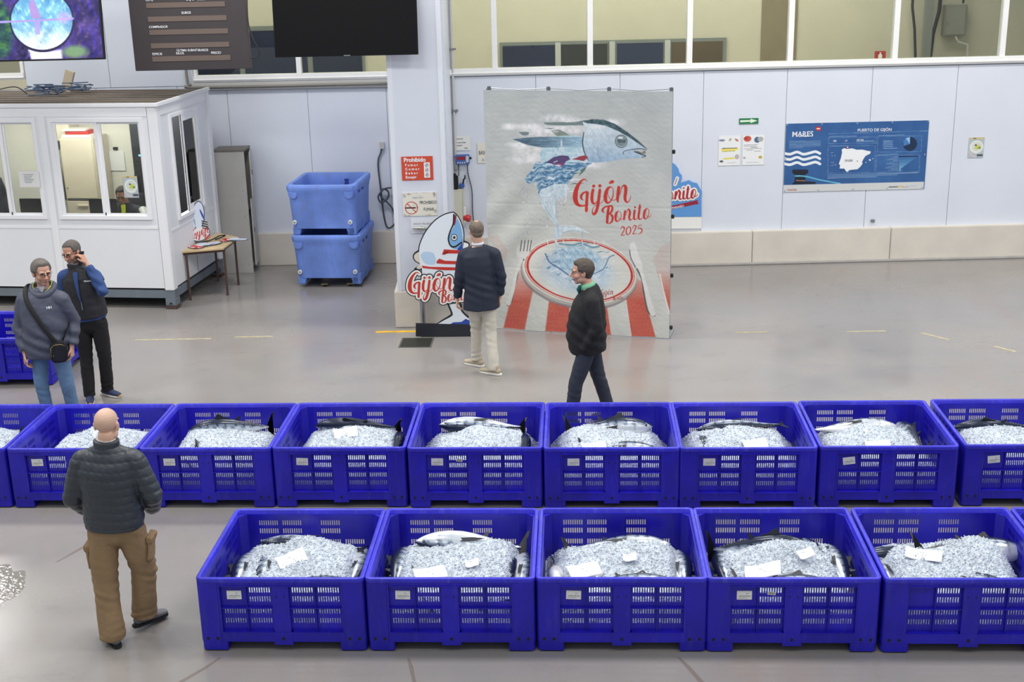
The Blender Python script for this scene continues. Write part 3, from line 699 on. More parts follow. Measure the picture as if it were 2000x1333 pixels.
# paper on the ice: front row
for ci, x, y, z, ya, tx, ty, w_, h_, lab in ((0, .55, .62, .425, .5, .25, -.1, .22, .15, 'tilted white paper sheet on the ice of the front row, first crate'),
    (1, .42, .38, .43, .3, .2, .1, .24, .14, 'white paper sheet by the front wall, front row, second crate'), (1, .72, .50, .45, .1, .25, .0, .10, .08, 'small cream ticket on the ice of the front row, second crate'),
    (2, .34, .40, .44, .3, .2, .05, .24, .15, 'white paper sheet on the left ice of the front row, third crate'), (2, .68, .58, .455, .0, .3, .1, .10, .08, 'small white ticket on the ice of the front row, third crate'),
    (3, .44, .38, .45, -.1, .2, -.2, .26, .16, 'white paper sheet standing up at the front of the front row, fourth crate'), (3, .78, .58, .485, .3, .35, -.05, .12, .09, 'small white ticket on the ice of the front row, fourth crate'),
    (4, .44, .66, .44, -.3, .22, .1, .26, .13, 'long white paper sheet on the ice of the front row, fifth crate')):
    sheet(lab, CR1[ci], x, y, z, ya, tx, ty, w_, h_, group='paper sheets on the ice')
for ci, x, y, z, ya, tx, lab in ((3, .55, .66, .47, .2, .3, 'diamond-lying white paper on the ice, back row, fourth crate'), (5, .45, .42, .43, .1, .2, 'white paper by the front wall, back row, sixth crate'), (6, .72, .45, .44, .1, .25, 'white paper right of centre, back row, seventh crate'), (7, .6, .42, .43, -.1, .2, 'wide white paper by the front wall, back row, eighth crate')):
    sheet(lab, CR2[ci], x, y, z, ya, tx, 0, .22, .15, group='paper sheets on the ice')

# ================================================================== THINGS BY THE WALLS
# --- stacked insulated fish tubs
def tub_mat():
    m = blue_mat('pale_blue_tub', (112, 144, 222), (128, 108, 116)); b = m.node_tree.nodes['Principled BSDF']; b.inputs['Roughness'].default_value = .5; return m
M_TUB = tub_mat(); M_TUBD = mat('tub_marks', (40, 60, 140), .6)
def fish_tub(label, loc, rz):
    t = thing('insulated_tub', label, 'tub', loc, rz, 'pale blue insulated tubs')
    W_, D_, H_ = 1.02, 1.12, .74
    def ring(off, z, r=.09): return [(x, y, z) for x, y in rpoly(W_-2*off, D_-2*off, r, 5, off, off)]
    rs = [ring(.04, .10), ring(.035, .2), ring(.015, .55), ring(.0, .64), ring(-.012, .68), ring(-.012, .735), ring(.0, .75), ring(.055, .75), ring(.062, .74), ring(.075, .6), ring(.09, .2), ring(.10, .18)]
    n = len(rs[0]); vs = [p for r in rs for p in r]; fs = [(k*n+i, k*n+(i+1) % n, (k+1)*n+(i+1) % n, (k+1)*n+i) for k in range(len(rs)-1) for i in range(n)]
    fs += [tuple(range(n))[::-1], tuple(range((len(rs)-1)*n, len(rs)*n))]
    MB().add(vs, fs).build('tub_body', M_TUB, t, smooth=True)
    for x0, x1 in ((.045, .15), (W_-.15, W_-.045)):
        MB().prism([(x0, 0), (x1, 0), (x1+(.03 if x0 < .5 else 0), .115), (x0-(.03 if x0 > .5 else 0), .115)], .05, D_-.05, 'y').build('skid', M_TUB, t, bevel=.012)
    for y0, y1 in ((.05, .18), (D_/2-.07, D_/2+.07), (D_-.18, D_-.05)):
        MB().box((W_-.16, y0, .0), (W_-.03, y1, .17)).build('foot', M_TUB, t, bevel=.012)
    # corner ears under the rim, on the front and the right side
    for x in (.06, W_-.13): MB().prism([(x-.04, .66), (x+.11, .66), (x+.10, .58), (x+.06, .545), (x+.01, .545), (x-.03, .58)], -.012, .05, 'y').build('stacking_lug', M_TUB, t, bevel=.012)
    MB().prism([(.02, .66), (.16, .66), (.14, .58), (.06, .56)], W_-.03, W_+.012, 'x').build('stacking_lug', M_TUB, t, bevel=.01)
    for x in (.09, W_-.10):
        d = MB().loft([(x, .025, .2), (x, .0, .2)], [.032, .03], n=16, round_ends=False).build('drain_plug', mat('plug_white', (220, 222, 214), .5), t, smooth=True)
        MB().loft([(x, .0, .2), (x, -.004, .2)], [.014, .014], n=10, round_ends=False).build('plug_hole', M_GASK, d)
    for k, y in enumerate((.2, .45)): MB().box((W_+.001 if 0 else W_-.012, y, .60), (W_+.004, y+.12, .63)).build('moulded_mark', M_TUBD, t)
    g = MB()
    for k in range(7): g.box((.64, D_-.082, .66-k*.07), (.72, D_-.066, .7-k*.07)) if False else g.box((.63, D_-.10+.0, .30+k*.055), (.69, D_-.062, .33+k*.055))
    gg = g.build('depth_scale', M_TUBD, t); gg['kind'] = 'stuff'
    return t
TZ = math.radians(-3)
fish_tub('lower of two stacked pale blue insulated fish tubs near the wall', (-3.535, 18.42, .05), math.radians(-4))
fish_tub('upper of two stacked pale blue insulated fish tubs, its open rim showing', (-3.56, 18.42, .80), math.radians(-5))
for x, lab in ((-3.1, 'left'), (-2.72, 'right')):
    t = thing('castor', 'small %s brass-coloured castor under the lower fish tub' % lab, 'castor', (x, 18.5, 0))
    MB().loft([(-.02, 0, .02), (.02, 0, .02)], [.02, .02], n=12, round_ends=False).build('wheel', M_BLK, t, smooth=True)
    MB().box((-.05, -.04, .038), (.05, .04, .049)).build('mount_plate', mat('old_brass', (150, 140, 100), .4, .6), t)
# --- metal locker by the booth
M_LOCK = mat('grey_locker_paint', (186, 184, 178), .45, var=.06, vscale=5)
lk = thing('metal_locker', 'tall grey two-door metal locker with ajar doors beside the white booth', 'locker', (-4.83, 19.42, 0), math.radians(0))
LW, LD, LH = .475, .44, 1.9
MB().box((0, 0, .0), (LW, .018, LH)).build('side_panel', M_LOCK, lk, bevel=.003)
MB().box((0, .018, .08), (.018, LD, LH)).build('back_panel', M_LOCK, lk)
MB().box((.018, LD-.018, .0), (LW, LD, LH)).build('side_panel', M_LOCK, lk)
MB().box((-.006, -.006, LH), (LW+.006, LD+.006, LH+.03)).build('top_panel', mat('locker_top', (118, 112, 104), .6, var=.15, vscale=9), lk, bevel=.004)
MB().box((.018, .018, .1), (LW-.02, LD-.018, .12)).build('shelf', M_LOCK, lk)
MB().box((.018, .018, .95), (LW-.04, LD-.018, .97)).build('shelf', M_LOCK, lk)
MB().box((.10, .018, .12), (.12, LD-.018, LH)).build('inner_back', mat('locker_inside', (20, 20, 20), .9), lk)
for z0, z1, a in ((.12, 1.17, -4), (1.2, 1.88, -9)):
    d = MB().box((0, -(LD-.03), 0), (.018, 0, z1-z0)).build('door', M_LOCK, lk, bevel=.003); d.location = (LW+.004, LD-.01, z0); d.rotation_euler = (0, 0, math.radians(-a)*1.0)
    MB().box((.018, -(LD-.07), (z1-z0)*.5), (.034, -(LD-.09), (z1-z0)*.5+.07)).build('handle', M_GASK, d)
for z in (.13, .9, 1.3): MB().ball((LW-.06, -.002, z), (.007, .004, .007), 8, 5).build('screw', M_GASK, lk)
# --- three-legged looking school table with cut-outs on it
M_TWOOD = mat('table_ply', (202, 178, 138), .5, var=.1, vscale=6, stretch=(1, 12, 1)); M_TLEG = mat('brown_steel_tube', (78, 58, 50), .45)
TA = math.atan2(18.09-17.84, -4.45+4.965)
tb = thing('side_table', 'small wooden table with thin brown legs against the side of the white booth', 'table', (-4.965, 17.83, 0), math.radians(20))
def tloc(x, y): 
    M = Matrix.Rotation(math.radians(-20), 3, 'Z'); v = M @ Vector((x+4.965, y-17.83, 0)); return v.x, v.y
legs = [(-4.955, 17.86), (-4.469, 18.1), (-4.80, 18.93), (-4.437, 18.69)]
top = [(-5.02, 17.80), (-4.44, 17.98), (-4.38, 18.72), (-4.78, 19.05)]
MB().prism([tloc(*p) for p in top], .71, .735).build('table_top', M_TWOOD, tb, bevel=.004)
MB().prism([((tloc(*p)[0]-.3)*.92+.3, (tloc(*p)[1]-.55)*.92+.55) for p in top], .67, .708).build('apron', M_TLEG, tb)
for p in legs:
    x, y = tloc(*p); MB().box((x-.016, y-.016, 0), (x+.016, y+.016, .71)).build('leg', M_TLEG, tb, bevel=.004)
# --- switch boxes, scale display, cables by the pier
def wt(name, label, cat, x, z, y=-.0, group=None):
    return thing(name, label, cat, (x, WY(x)+y, z), WA, group)
t = wt('control_box', 'beige electrical control box low on the wall right of the pier', 'electrical box', -1.125, .72, -.14)
MB().box((-.10, 0, 0), (.10, .135, .56)).build('box_body', mat('beige_box', (206, 204, 188), .5), t, bevel=.01)
MB().box((-.095, -.012, .01), (.085, 0, .55)).build('cover', mat('beige_box', (206, 204, 188), .5), t, bevel=.006)
MB().box((.085, -.0, .05), (.13, .08, .28)).build('label_plate', M_CARD, t)
sk_ = MB().loft([(.10, .04, .13), (.17, .02, .11)], [.055, .05], n=14, round_ends=False).build('red_socket', mat('socket_red', (190, 40, 40), .4), t, smooth=True); sk_['label'] = 'red industrial plug socket'
MB().loft([(.165, .02, .11), (.19, .01, .105)], [.056, .045], n=14, round_ends=False).build('socket_cap', mat('socket_red', (190, 40, 40), .4), sk_, smooth=True)
t = wt('junction_box', 'black cable junction box on top of the beige control box', 'electrical box', -1.15, 1.285, -.12)
MB().box((-.05, 0, 0), (.05, .10, .2)).build('box_body', M_BLK, t, bevel=.01)
MB().loft([(.0, .05, .2), (.0, .05, .235)], [.025, .02], n=10, round_ends=False).build('cable_gland', M_BLK, t)
t = wt('blue_tap', 'small blue plastic hook with a bent black hose beside the junction box', 'hook', -1.03, 1.30, -.07)
MB().box((-.05, .0, 0), (.02, .06, .06)).build('bracket', mat('tap_blue', (60, 96, 176), .4), t, bevel=.006)
MB().tube([(.0, .02, .06), (.01, .0, .12), (.035, -.005, .15), (.03, -.005, .19)], .012, 8).build('hose', M_BLK, t, smooth=True)
t = wt('scale_display', 'blue and grey digital scale display on the wall right of the pier', 'display', -1.02, 1.655, -.07)
MB().box((-.11, 0, 0), (.10, .065, .145)).build('housing', mat('display_blue', (70, 104, 168), .4), t, bevel=.008)
MB().box((-.09, -.004, .07), (.035, 0, .12)).build('screen', mat('display_red', (120, 30, 40), .2, emit=.3), t)
for k in range(4): MB().box((-.085+k*.034, -.005, .018), (-.068+k*.034, 0, .035)).build('button', M_CARD, t)
MB().box((.045, -.006, .03), (.09, 0, .13)).build('side_cover', mat('display_grey', (196, 200, 206), .4), t, bevel=.003)
MB().ball((.115, .02, .09), (.02, .02, .02), 10, 6).build('knob', M_BLK, t, smooth=True)
MC = mat('slate_cable', (74, 80, 92), .5)
def cable(label, pts, r, m=None, name='cable', cat='cable'):
    P = [Vector(p) for p in pts]; Q = []
    for i in range(len(P)-1):
        a, b, c, d = P[max(0, i-1)], P[i], P[i+1], P[min(len(P)-1, i+2)]
        for k in range(5):
            t_ = k/5; Q.append(.5*((2*b)+(c-a)*t_+(2*a-5*b+4*c-d)*t_*t_+(3*b-a-3*c+d)*t_**3))
    Q.append(P[-1]); o = MB().loft(Q, [r]*len(Q), n=7, up=(.13, .4, .9), round_ends=False).build(name, m or MC, smooth='all'); tag(o, label, cat); return o
yw = WY(-1)-.03
cable('grey cable running down the wall from the scale display', [(-.955, yw, 1.66), (-.95, yw, 1.5), (-.90, yw, 1.25), (-.90, yw, .95), (-.88, yw-.02, .62), (-.87, yw-.15, .5), (-.87, yw-.16, .2)], .009)
cable('thin black lead between the scale display and the junction box', [(-1.09, yw, 1.66), (-1.09, yw, 1.48)], .006, M_CABLE)
yl = 19.93
cable('slack grey hose looped on the wall left of the pier', [(-2.30, yl, 1.86), (-2.33, yl, 1.76), (-2.38, yl, 1.6), (-2.36, yl, 1.2), (-2.33, yl, .75), (-2.28, yl-.02, .58), (-2.2, yl-.03, .60), (-2.14, yl-.03, .70), (-2.19, yl-.02, .88), (-2.28, yl-.03, 1.0), (-2.36, yl-.03, 1.08), (-2.33, yl-.04, 1.2), (-2.24, yl-.04, 1.16), (-2.25, yl-.04, 1.06), (-2.35, yl-.04, .98), (-2.40, yl-.05, 1.08), (-2.30, yl-.05, 1.2), (-2.18, yl-.05, 1.22)], .014)
MB_ = MB().box((-2.34, 19.9, 1.83), (-2.27, 19.965, 1.93)).build('hose_bracket', M_PVC); tag(MB_, 'small grey bracket holding the hose left of the pier', 'bracket')
cable('upright white conduit pipe in the corner right of the pier', [(-1.13, WY(-1.13)-.03, 6.3), (-1.13, WY(-1.13)-.03, 4), (-1.13, WY(-1.13)-.03, 1.55)], .02, M_PVC, 'conduit_pipe', 'pipe')
for z, wd in ((3.35, 'upper'), (2.45, 'middle'), (1.75, 'lower')):
    o = MB().box((-1.16, WY(-1.13)-.055, z), (-1.07, WY(-1.13)-.005, z+.025)).build('pipe_clip', M_GASK); tag(o, '%s of three metal clips on the white conduit beside the pier' % wd, 'clip', 'conduit clips beside the pier')
cable('long thin grey pipe running along the left wall below the windows', [(-9, 19.93, 2.80), (-6.6, 19.93, 2.795), (-5.2, 19.93, 2.79), (-3, 19.93, 2.785), (-1.7, 19.93, 2.78)], .016, mat('pipe_grey', (140, 142, 144), .5), 'wall_pipe', 'pipe')
cable('elbow of grey pipe at the lower left corner of the left window', [(-5.24, 19.92, 3.3), (-5.24, 19.92, 2.95), (-5.20, 19.92, 2.86), (-5.0, 19.92, 2.83), (-2.0, 19.92, 2.83)], .022, mat('pipe_brown', (134, 130, 122), .5), 'wall_pipe', 'pipe')
t = thing('drain_pipe', 'short steel drain pipe with a black clamp at the base of the pier', 'pipe', (-1.45, 16.18, 0))
MB().loft([(0, 0, .002), (0, 0, .66)], [.034, .034], n=16, round_ends=False).build('pipe', mat('brushed_steel', (170, 172, 176), .3, .8), t, smooth=True)
MB().loft([(0, 0, .42), (0, 0, .45)], [.045, .045], n=16, round_ends=False).build('clamp', M_BLK, t, smooth=True)
o = MB().box((-.03, -.035, -.02), (.03, 0, .02)).build('wall_bolt', M_GASK, bevel=.006); o.location = (5.27, WY(5.27), .62); tag(o, 'small dark bolt low on the white wall under the blue poster', 'bolt')

# ================================================================== BOOTH
BZ = math.radians(-7)
M_BOOTH = mat('white_booth_panel', (232, 233, 236), .35, var=.02, vscale=2)
M_BFR = mat('white_window_profile', (238, 238, 240), .3)
M_STEEL = mat('grey_painted_steel', (112, 120, 128), .5, var=.12, vscale=5)
M_RUST = mat('rusty_steel', (92, 66, 58), .7, var=.3, vscale=12)
bo = thing('office_booth', 'white prefabricated office booth with sliding windows on a grey steel frame', 'booth', (-5.05, 17.4, 0), BZ)
BW, BD, BT = 4.2, 1.93, 2.84
# front wall with two window openings (local x -BW..0)
oA = (-1.56, -.20); oB = (-2.62, -1.74); oz = (1.285, 2.69); oC = (-3.9, -2.75)
mb = MB(); holes([-BW, oC[0], oC[1], oB[0], oB[1], oA[0], oA[1], 0], [.30, oz[0], oz[1], BT], lambda x, z: not (oz[0] < z < oz[1] and any(a < x < b for a, b in (oA, oB, oC))), 0, .05, mb)
mb.build('front_wall', M_BOOTH, bo)
sy = (.42, 1.42)
mb = MB(); holes([0.0, sy[0], sy[1], BD], [.30, 1.2, oz[1]-.02, BT], lambda x, z: not (sy[0] < x < sy[1] and 1.2 < z < oz[1]-.02), 0, .05, mb, Matrix.Rotation(PI/2, 4, 'Z')); 
mb.build('side_wall', M_BOOTH, bo)
MB().box((-BW, BD-.05, .3), (-.05, BD, BT)).build('back_wall', mat('booth_inner', (236, 234, 226), .5), bo)
MB().box((-BW, .05, .3), (-.05, BD-.05, .34)).build('booth_floor', M_STEEL, bo)
for x0, x1 in ((-.13, .012),): MB().box((x0, -.012, .27), (x1, .13, BT)).build('corner_post', M_BFR, bo, bevel=.012)
MB().box((-.012-.08, BD-.1, .27), (.03, BD+.02, BT)).build('corner_post', M_BFR, bo, bevel=.01)
MB().box((-BW, -.01, BT-.13), (-.13, .0, BT)).build('fascia', M_BFR, bo); MB().box((0, .13, BT-.13), (.012, BD-.1, BT)).build('fascia', M_BFR, bo)
MB().box((-1.70, -.012, .30), (-1.60, 0, BT-.13)).build('joint_cover', M_BFR, bo, bevel=.004)
MB().box((-BW, -.006, 1.15), (-.13, 0, 1.19)).build('rail', M_BFR, bo, bevel=.002); MB().box((0, .13, 1.08), (.006, BD-.1, 1.12)).build('rail', M_BFR, bo, bevel=.002)
MB().box((0, 1.47, 1.12), (.006, 1.52, BT-.13)).build('rail', M_BFR, bo, bevel=.002)
MB().box((0, .95, .3), (.004, .957, 1.08)).build('panel_seam', M_GASK, bo)
# roof
MB().box((-BW, -.02, BT), (.03, BD+.03, BT+.02)).build('roof_slab', mat('roof_dirt', (124, 114, 104), .8, var=.25, vscale=2.5, stretch=(.6, 5, 1)), bo)
MB().box((-BW, -.035, BT-.005), (.04, .0, BT+.05)).build('roof_edge', M_BFR, bo, bevel=.008); MB().box((.0, .0, BT-.005), (.045, BD+.04, BT+.05)).build('roof_edge', M_BFR, bo, bevel=.008)
for k in range(8):
    y = .12+k*.235; MB().box((-BW, y, BT+.02), (-.02, y+.05, BT+.036)).build('roof_rib', MATS['roof_dirt'], bo)
# steel frame
MB().box((-BW, 0, .155), (0.01, .09, .27)).build('base_beam', M_STEEL, bo, bevel=.004); MB().box((-.08, .09, .155), (.01, BD, .27)).build('base_beam', M_STEEL, bo, bevel=.004)
MB().box((-BW, BD-.09, .155), (-.08, BD, .27)).build('base_beam', M_STEEL, bo)
for x, y in ((-.14, -.01), (-.14, BD-.14), (-BW, 0)):
    f = MB().box((x, y, .045), (x+.16, y+.16, .16)).build('foot', M_STEEL, bo, bevel=.01); MB().box((x-.005, y-.005, 0), (x+.165, y+.165, .045)).build('foot_pad', M_RUST, f, bevel=.01)
    MB().prism([(x+.05, .07), (x+.11, .07), (x+.08, .10)], y-.003, y, 'y').build('lifting_hole', M_BLK, f)
# front windows: outer frame, two sashes each
def slide(x0, x1, panes, z0, z1, par):
    w_ = par
    mb = MB(); fw = .055
    holes([x0, x0+fw, x1-fw, x1], [z0, z0+fw, z1-fw, z1], lambda x, z: not (x0+fw < x < x1-fw and z0+fw < z < z1-fw), -.025, .055, mb); fr = mb.build('window_frame', M_BFR, w_, bevel=.003)
    for i, (a, b) in enumerate(panes):
        y = -.01 if i % 2 == 0 else .015; mb = MB()
        holes([a-.05, a, b, b+.05], [z0+fw-.01, z0+.085, z1-.085, z1-fw+.01], lambda x, z: not (a < x < b and z0+.085 < z < z1-.085), y, y+.02, mb); s_ = mb.build('sash', M_BFR, fr, bevel=.002)
        if not (i == 0 and par is None): MB().box((a, y+.008, z0+.085), (b, y+.012, z1-.085)).build('pane', M_GLASS, fr)
        MB().box((b+.035, y-.004, z0+.06), (b+.05, y, z0+.1)).build('roller', M_BLK, fr)
slide(oA[0], oA[1], ((-1.455, -.91), (-.815, -.285)), oz[0], oz[1], bo)
slide(oB[0], oB[1], ((-2.53, -2.30), (-2.22, -1.82)), oz[0], oz[1], bo)
slide(oC[0], oC[1], ((-3.8, -3.35), (-3.3, -2.85)), oz[0], oz[1], bo)
# side window, in the plane x = 0: left half open, right sash slid over
RS = Matrix.Rotation(PI/2, 4, 'Z')
mb = MB(); holes([sy[0]-.01, sy[0]+.04, sy[1]-.04, sy[1]+.01], [1.19, 1.24, 2.63, 2.68], lambda x, z: not (sy[0]+.04 < x < sy[1]-.04 and 1.24 < z < 2.63), -.03, .05, mb, RS); sf = mb.build('window_frame', M_BFR, bo, bevel=.003)
mb = MB(); holes([.80, .87, 1.30, 1.385], [1.235, 1.33, 2.53, 2.635], lambda x, z: not (.87 < x < 1.30 and 1.33 < z < 2.53), -.02, .005, mb, RS); mb.build('sash', M_BFR, sf, bevel=.002)
MB().box((.0, .87, 1.33), (.004, 1.30, 2.53)).build('pane', M_GLASS, sf)
MB().box((.018, .785, 1.24), (.022, .80, 2.63)).build('seal', M_BLK, sf)
# --- inside the booth
def BP(x, y, z=0):
    c, s_ = math.cos(BZ), math.sin(BZ); return (-5.05+x*c-y*s_, 17.4+x*s_+y*c, z)
M_CAB = mat('cream_cabinet', (214, 204, 186), .5)
t = thing('filing_cabinet', 'tall cream steel cabinet inside the booth behind the left pane', 'cabinet', BP(-2.12, 1.35, .34), BZ)
MB().box((0, 0, 0), (.52, .5, 1.88)).build('cabinet_body', M_CAB, t, bevel=.006)
d = MB().box((.015, -.02, .98), (.505, 0, 1.865)).build('door', M_CAB, t, bevel=.004); MB().ball((.05, -.024, 1.14), (.012, .012, .012), 8, 6).build('lock', M_GASK, d)
MB().box((.015, -.004, .94), (.505, 0, .975)).build('gap', M_GASK, t)
d = MB().box((.015, -.02, .53), (.505, 0, .935)).build('drawer', M_CAB, t, bevel=.004); MB().box((.18, -.036, .86), (.34, -.02, .89)).build('handle', mat('cream_handle', (230, 222, 206), .4), d, bevel=.004)
MB().ball((.1, -.024, .50), (.012, .012, .012), 8, 6).build('lock', M_GASK, d)
MB().box((.015, -.02, .01), (.505, 0, .425)).build('drawer', M_CAB, t, bevel=.004)
o = MB().box((0, 0, 0), (.46, .3, .045)).build('folder', mat('white_folder', (232, 228, 220), .5), bevel=.004); o.location = BP(-2.09, 1.37, 2.222); o.rotation_euler = (0, 0, BZ); tag(o, 'white folder lying on the cream cabinet in the booth, bottom of the pile', 'folder')
o = MB().box((0, 0, 0), (.36, .26, .05)).build('folder', mat('red_folder', (190, 62, 58), .5), bevel=.004); o.location = BP(-2.03, 1.38, 2.268); o.rotation_euler = (0, 0, BZ); tag(o, 'red folder on top of the cream cabinet in the booth', 'folder')
o = MB().box((0, 0, 0), (.36, .24, .03)).build('folder', mat('white_folder', (232, 228, 220), .5), bevel=.004); o.location = BP(-2.07, 1.36, 2.32); o.rotation_euler = (0, 0, BZ+.05); tag(o, 'white folder lying on top of the red folder in the booth', 'folder')
t = thing('rack_cabinet', 'tall black equipment rack inside the booth by the side window', 'cabinet', BP(-.985, 1.3, .34), BZ)
MB().box((0, 0, 0), (.88, .5, 2.3)).build('rack_body', mat('rack_black', (38, 40, 46), .5), t, bevel=.006)
MB().box((.0, -.012, .02), (.88, 0, 1.35)).build('rack_door', mat('rack_black', (38, 40, 46), .5), t, bevel=.004)
MB().box((.10, -.006, 1.62), (.2, -.002, 1.645)).build('display', mat('blue_led', (120, 190, 255), .4, emit=2), t)
o = MB().box((0, 0, 0), (.24, .004, .30)).build('pinned_sheet', mat('paper_white', (240, 241, 244), .6)); o.location = BP(-1.61, 1.86, 1.65); o.rotation_euler = (0, 0, BZ); tag(o, 'white sheet on the booth back wall behind the seated man', 'paper')
o = MB().box((0, 0, 0), (.07, .02, .04)).build('clip', M_BLK); o.location = BP(-1.53, 1.85, 1.97); o.rotation_euler = (0, 0, BZ); tag(o, 'black clip holding the white sheet on the booth back wall', 'clip')
t = thing('desk', 'desk inside the booth below the front windows', 'desk', BP(-3.6, .10, .34), BZ)
MB().box((0, 0, .78), (3.45, .55, .81)).build('desk_top', mat('desk_wood', (150, 130, 104), .5), t)
for x in (.05, 1.7, 3.36): MB().box((x, .45, 0), (x+.04, .5, .78)).build('leg', M_STEEL, t)
for x, lab in ((-1.17, 'black computer monitor seen from behind in the middle booth window'), (-2.26, 'black computer monitor seen from behind in the left booth window')):
    t = thing('monitor', lab, 'monitor', BP(x, .22, 1.15), BZ, 'monitors in the booth')
    MB().box((-.05 if x > -2 else 0, 0, .10), (.36, .03, .38)).build('screen_back', mat('monitor_black', (20, 24, 34), .4), t, bevel=.008)
    MB().box((.13, .02, .0), (.2, .05, .2)).build('stand', M_BLK, t); MB().box((.06, -.02, 0), (.28, .12, .012)).build('stand_base', M_BLK, t)
t = thing('wall_cupboard', 'pale wall cupboard inside the booth with a curtain below', 'cupboard', BP(-2.55, 1.55, 2.15), BZ)
MB().box((0, 0, 0), (.5, .32, .45)).build('cupboard_body', mat('cupboard_cream', (216, 208, 192), .5), t, bevel=.006)
c = MB(); n = 40; pts = [(k/n*.46, .1+.022*math.sin(k*1.3)) for k in range(n+1)]
vs = [(x, y, z) for x, y in pts for z in (-.9, 0)]; c.add(vs, [(2*k, 2*k+2, 2*k+3, 2*k+1) for k in range(n)])
o = c.build('curtain', mat('grey_curtain', (172, 170, 158), .8), None, smooth='all', normals=False); o.location = BP(-2.5, 1.6, 2.12); o.rotation_euler = (0, 0, BZ); tag(o, 'grey curtain hanging below the wall cupboard in the booth', 'curtain'); o.modifiers.new('s', 'SOLIDIFY').thickness = .004
o = MB().loft([(0, 0, 0), (.12, .02, .05), (.22, .03, .02)], [(.06, .12), (.08, .16), (.05, .1)], n=12).build('draped_jacket', mat('khaki_cloth', (150, 150, 132), .9, bump=.3, bscale=20), smooth='all'); o.location = BP(-2.05, .45, 1.30); tag(o, 'khaki grey cloth bundle beside the left booth monitor', 'cloth')
for zz, c_, lab, w_ in ((1.30, (235, 236, 236), 'white paper tray seen through the booth side window', .3), (1.20, (150, 200, 196), 'pale green box under the paper tray in the booth side window', .28)):
    o = MB().box((0, 0, 0), (.2, w_, .05 if zz > 1.25 else .08)).build('paper_tray' if zz > 1.25 else 'storage_box', mat('tray%d' % c_[0], c_, .5), bevel=.006); o.location = BP(-.34, .5, zz); o.rotation_euler = (0, 0, BZ); tag(o, lab, 'tray' if zz > 1.25 else 'box')
area('booth_lamp', BP(-1.1, .9, 2.8), (1.6, .3), 52, (1, .98, .94)); area('booth_lamp', BP(-2.8, .9, 2.8), (1.2, .3), 30, (1, .96, .9))
# wires and a wooden offcut on the roof
rs = random.Random(4); mb = MB()
for k in range(9):
    x, y = -2.0+rs.uniform(-.25, .25), 1.2+rs.uniform(-.3, .3); pts = []
    for j in range(9):
        a = j*.8+rs.random()*3; pts.append((x+.22*math.cos(a)+j*.02, y+.15*math.sin(a), 2.89+.03*k*.4+.05*abs(math.sin(a*1.7))))
    mb.tube(pts, .007, 5)
o = mb.build('cable_tangle', mat('dusty_blue_wire', (70, 90, 118), .7), smooth='all'); o.location = BP(0, 0, 0); o.rotation_euler = (0, 0, BZ); tag(o, 'tangle of dusty blue wires lying on the booth roof', 'cable', kind='stuff')
o = MB().box((0, 0, 0), (.14, .05, .36)).build('wooden_board', mat('raw_wood', (196, 182, 160), .7), bevel=.004); o.location = BP(-2.15, 1.62, 2.862); o.rotation_euler = (0, .35, BZ); tag(o, 'pale wooden offcut leaning at the back of the booth roof', 'board')
cable('loose dark wire at the left back of the booth roof', [BP(-3.2, 1.1, 2.885), BP(-2.9, 1.0, 2.95), BP(-2.6, 1.15, 3.0), BP(-2.45, 1.2, 2.89)], .008, M_CABLE)

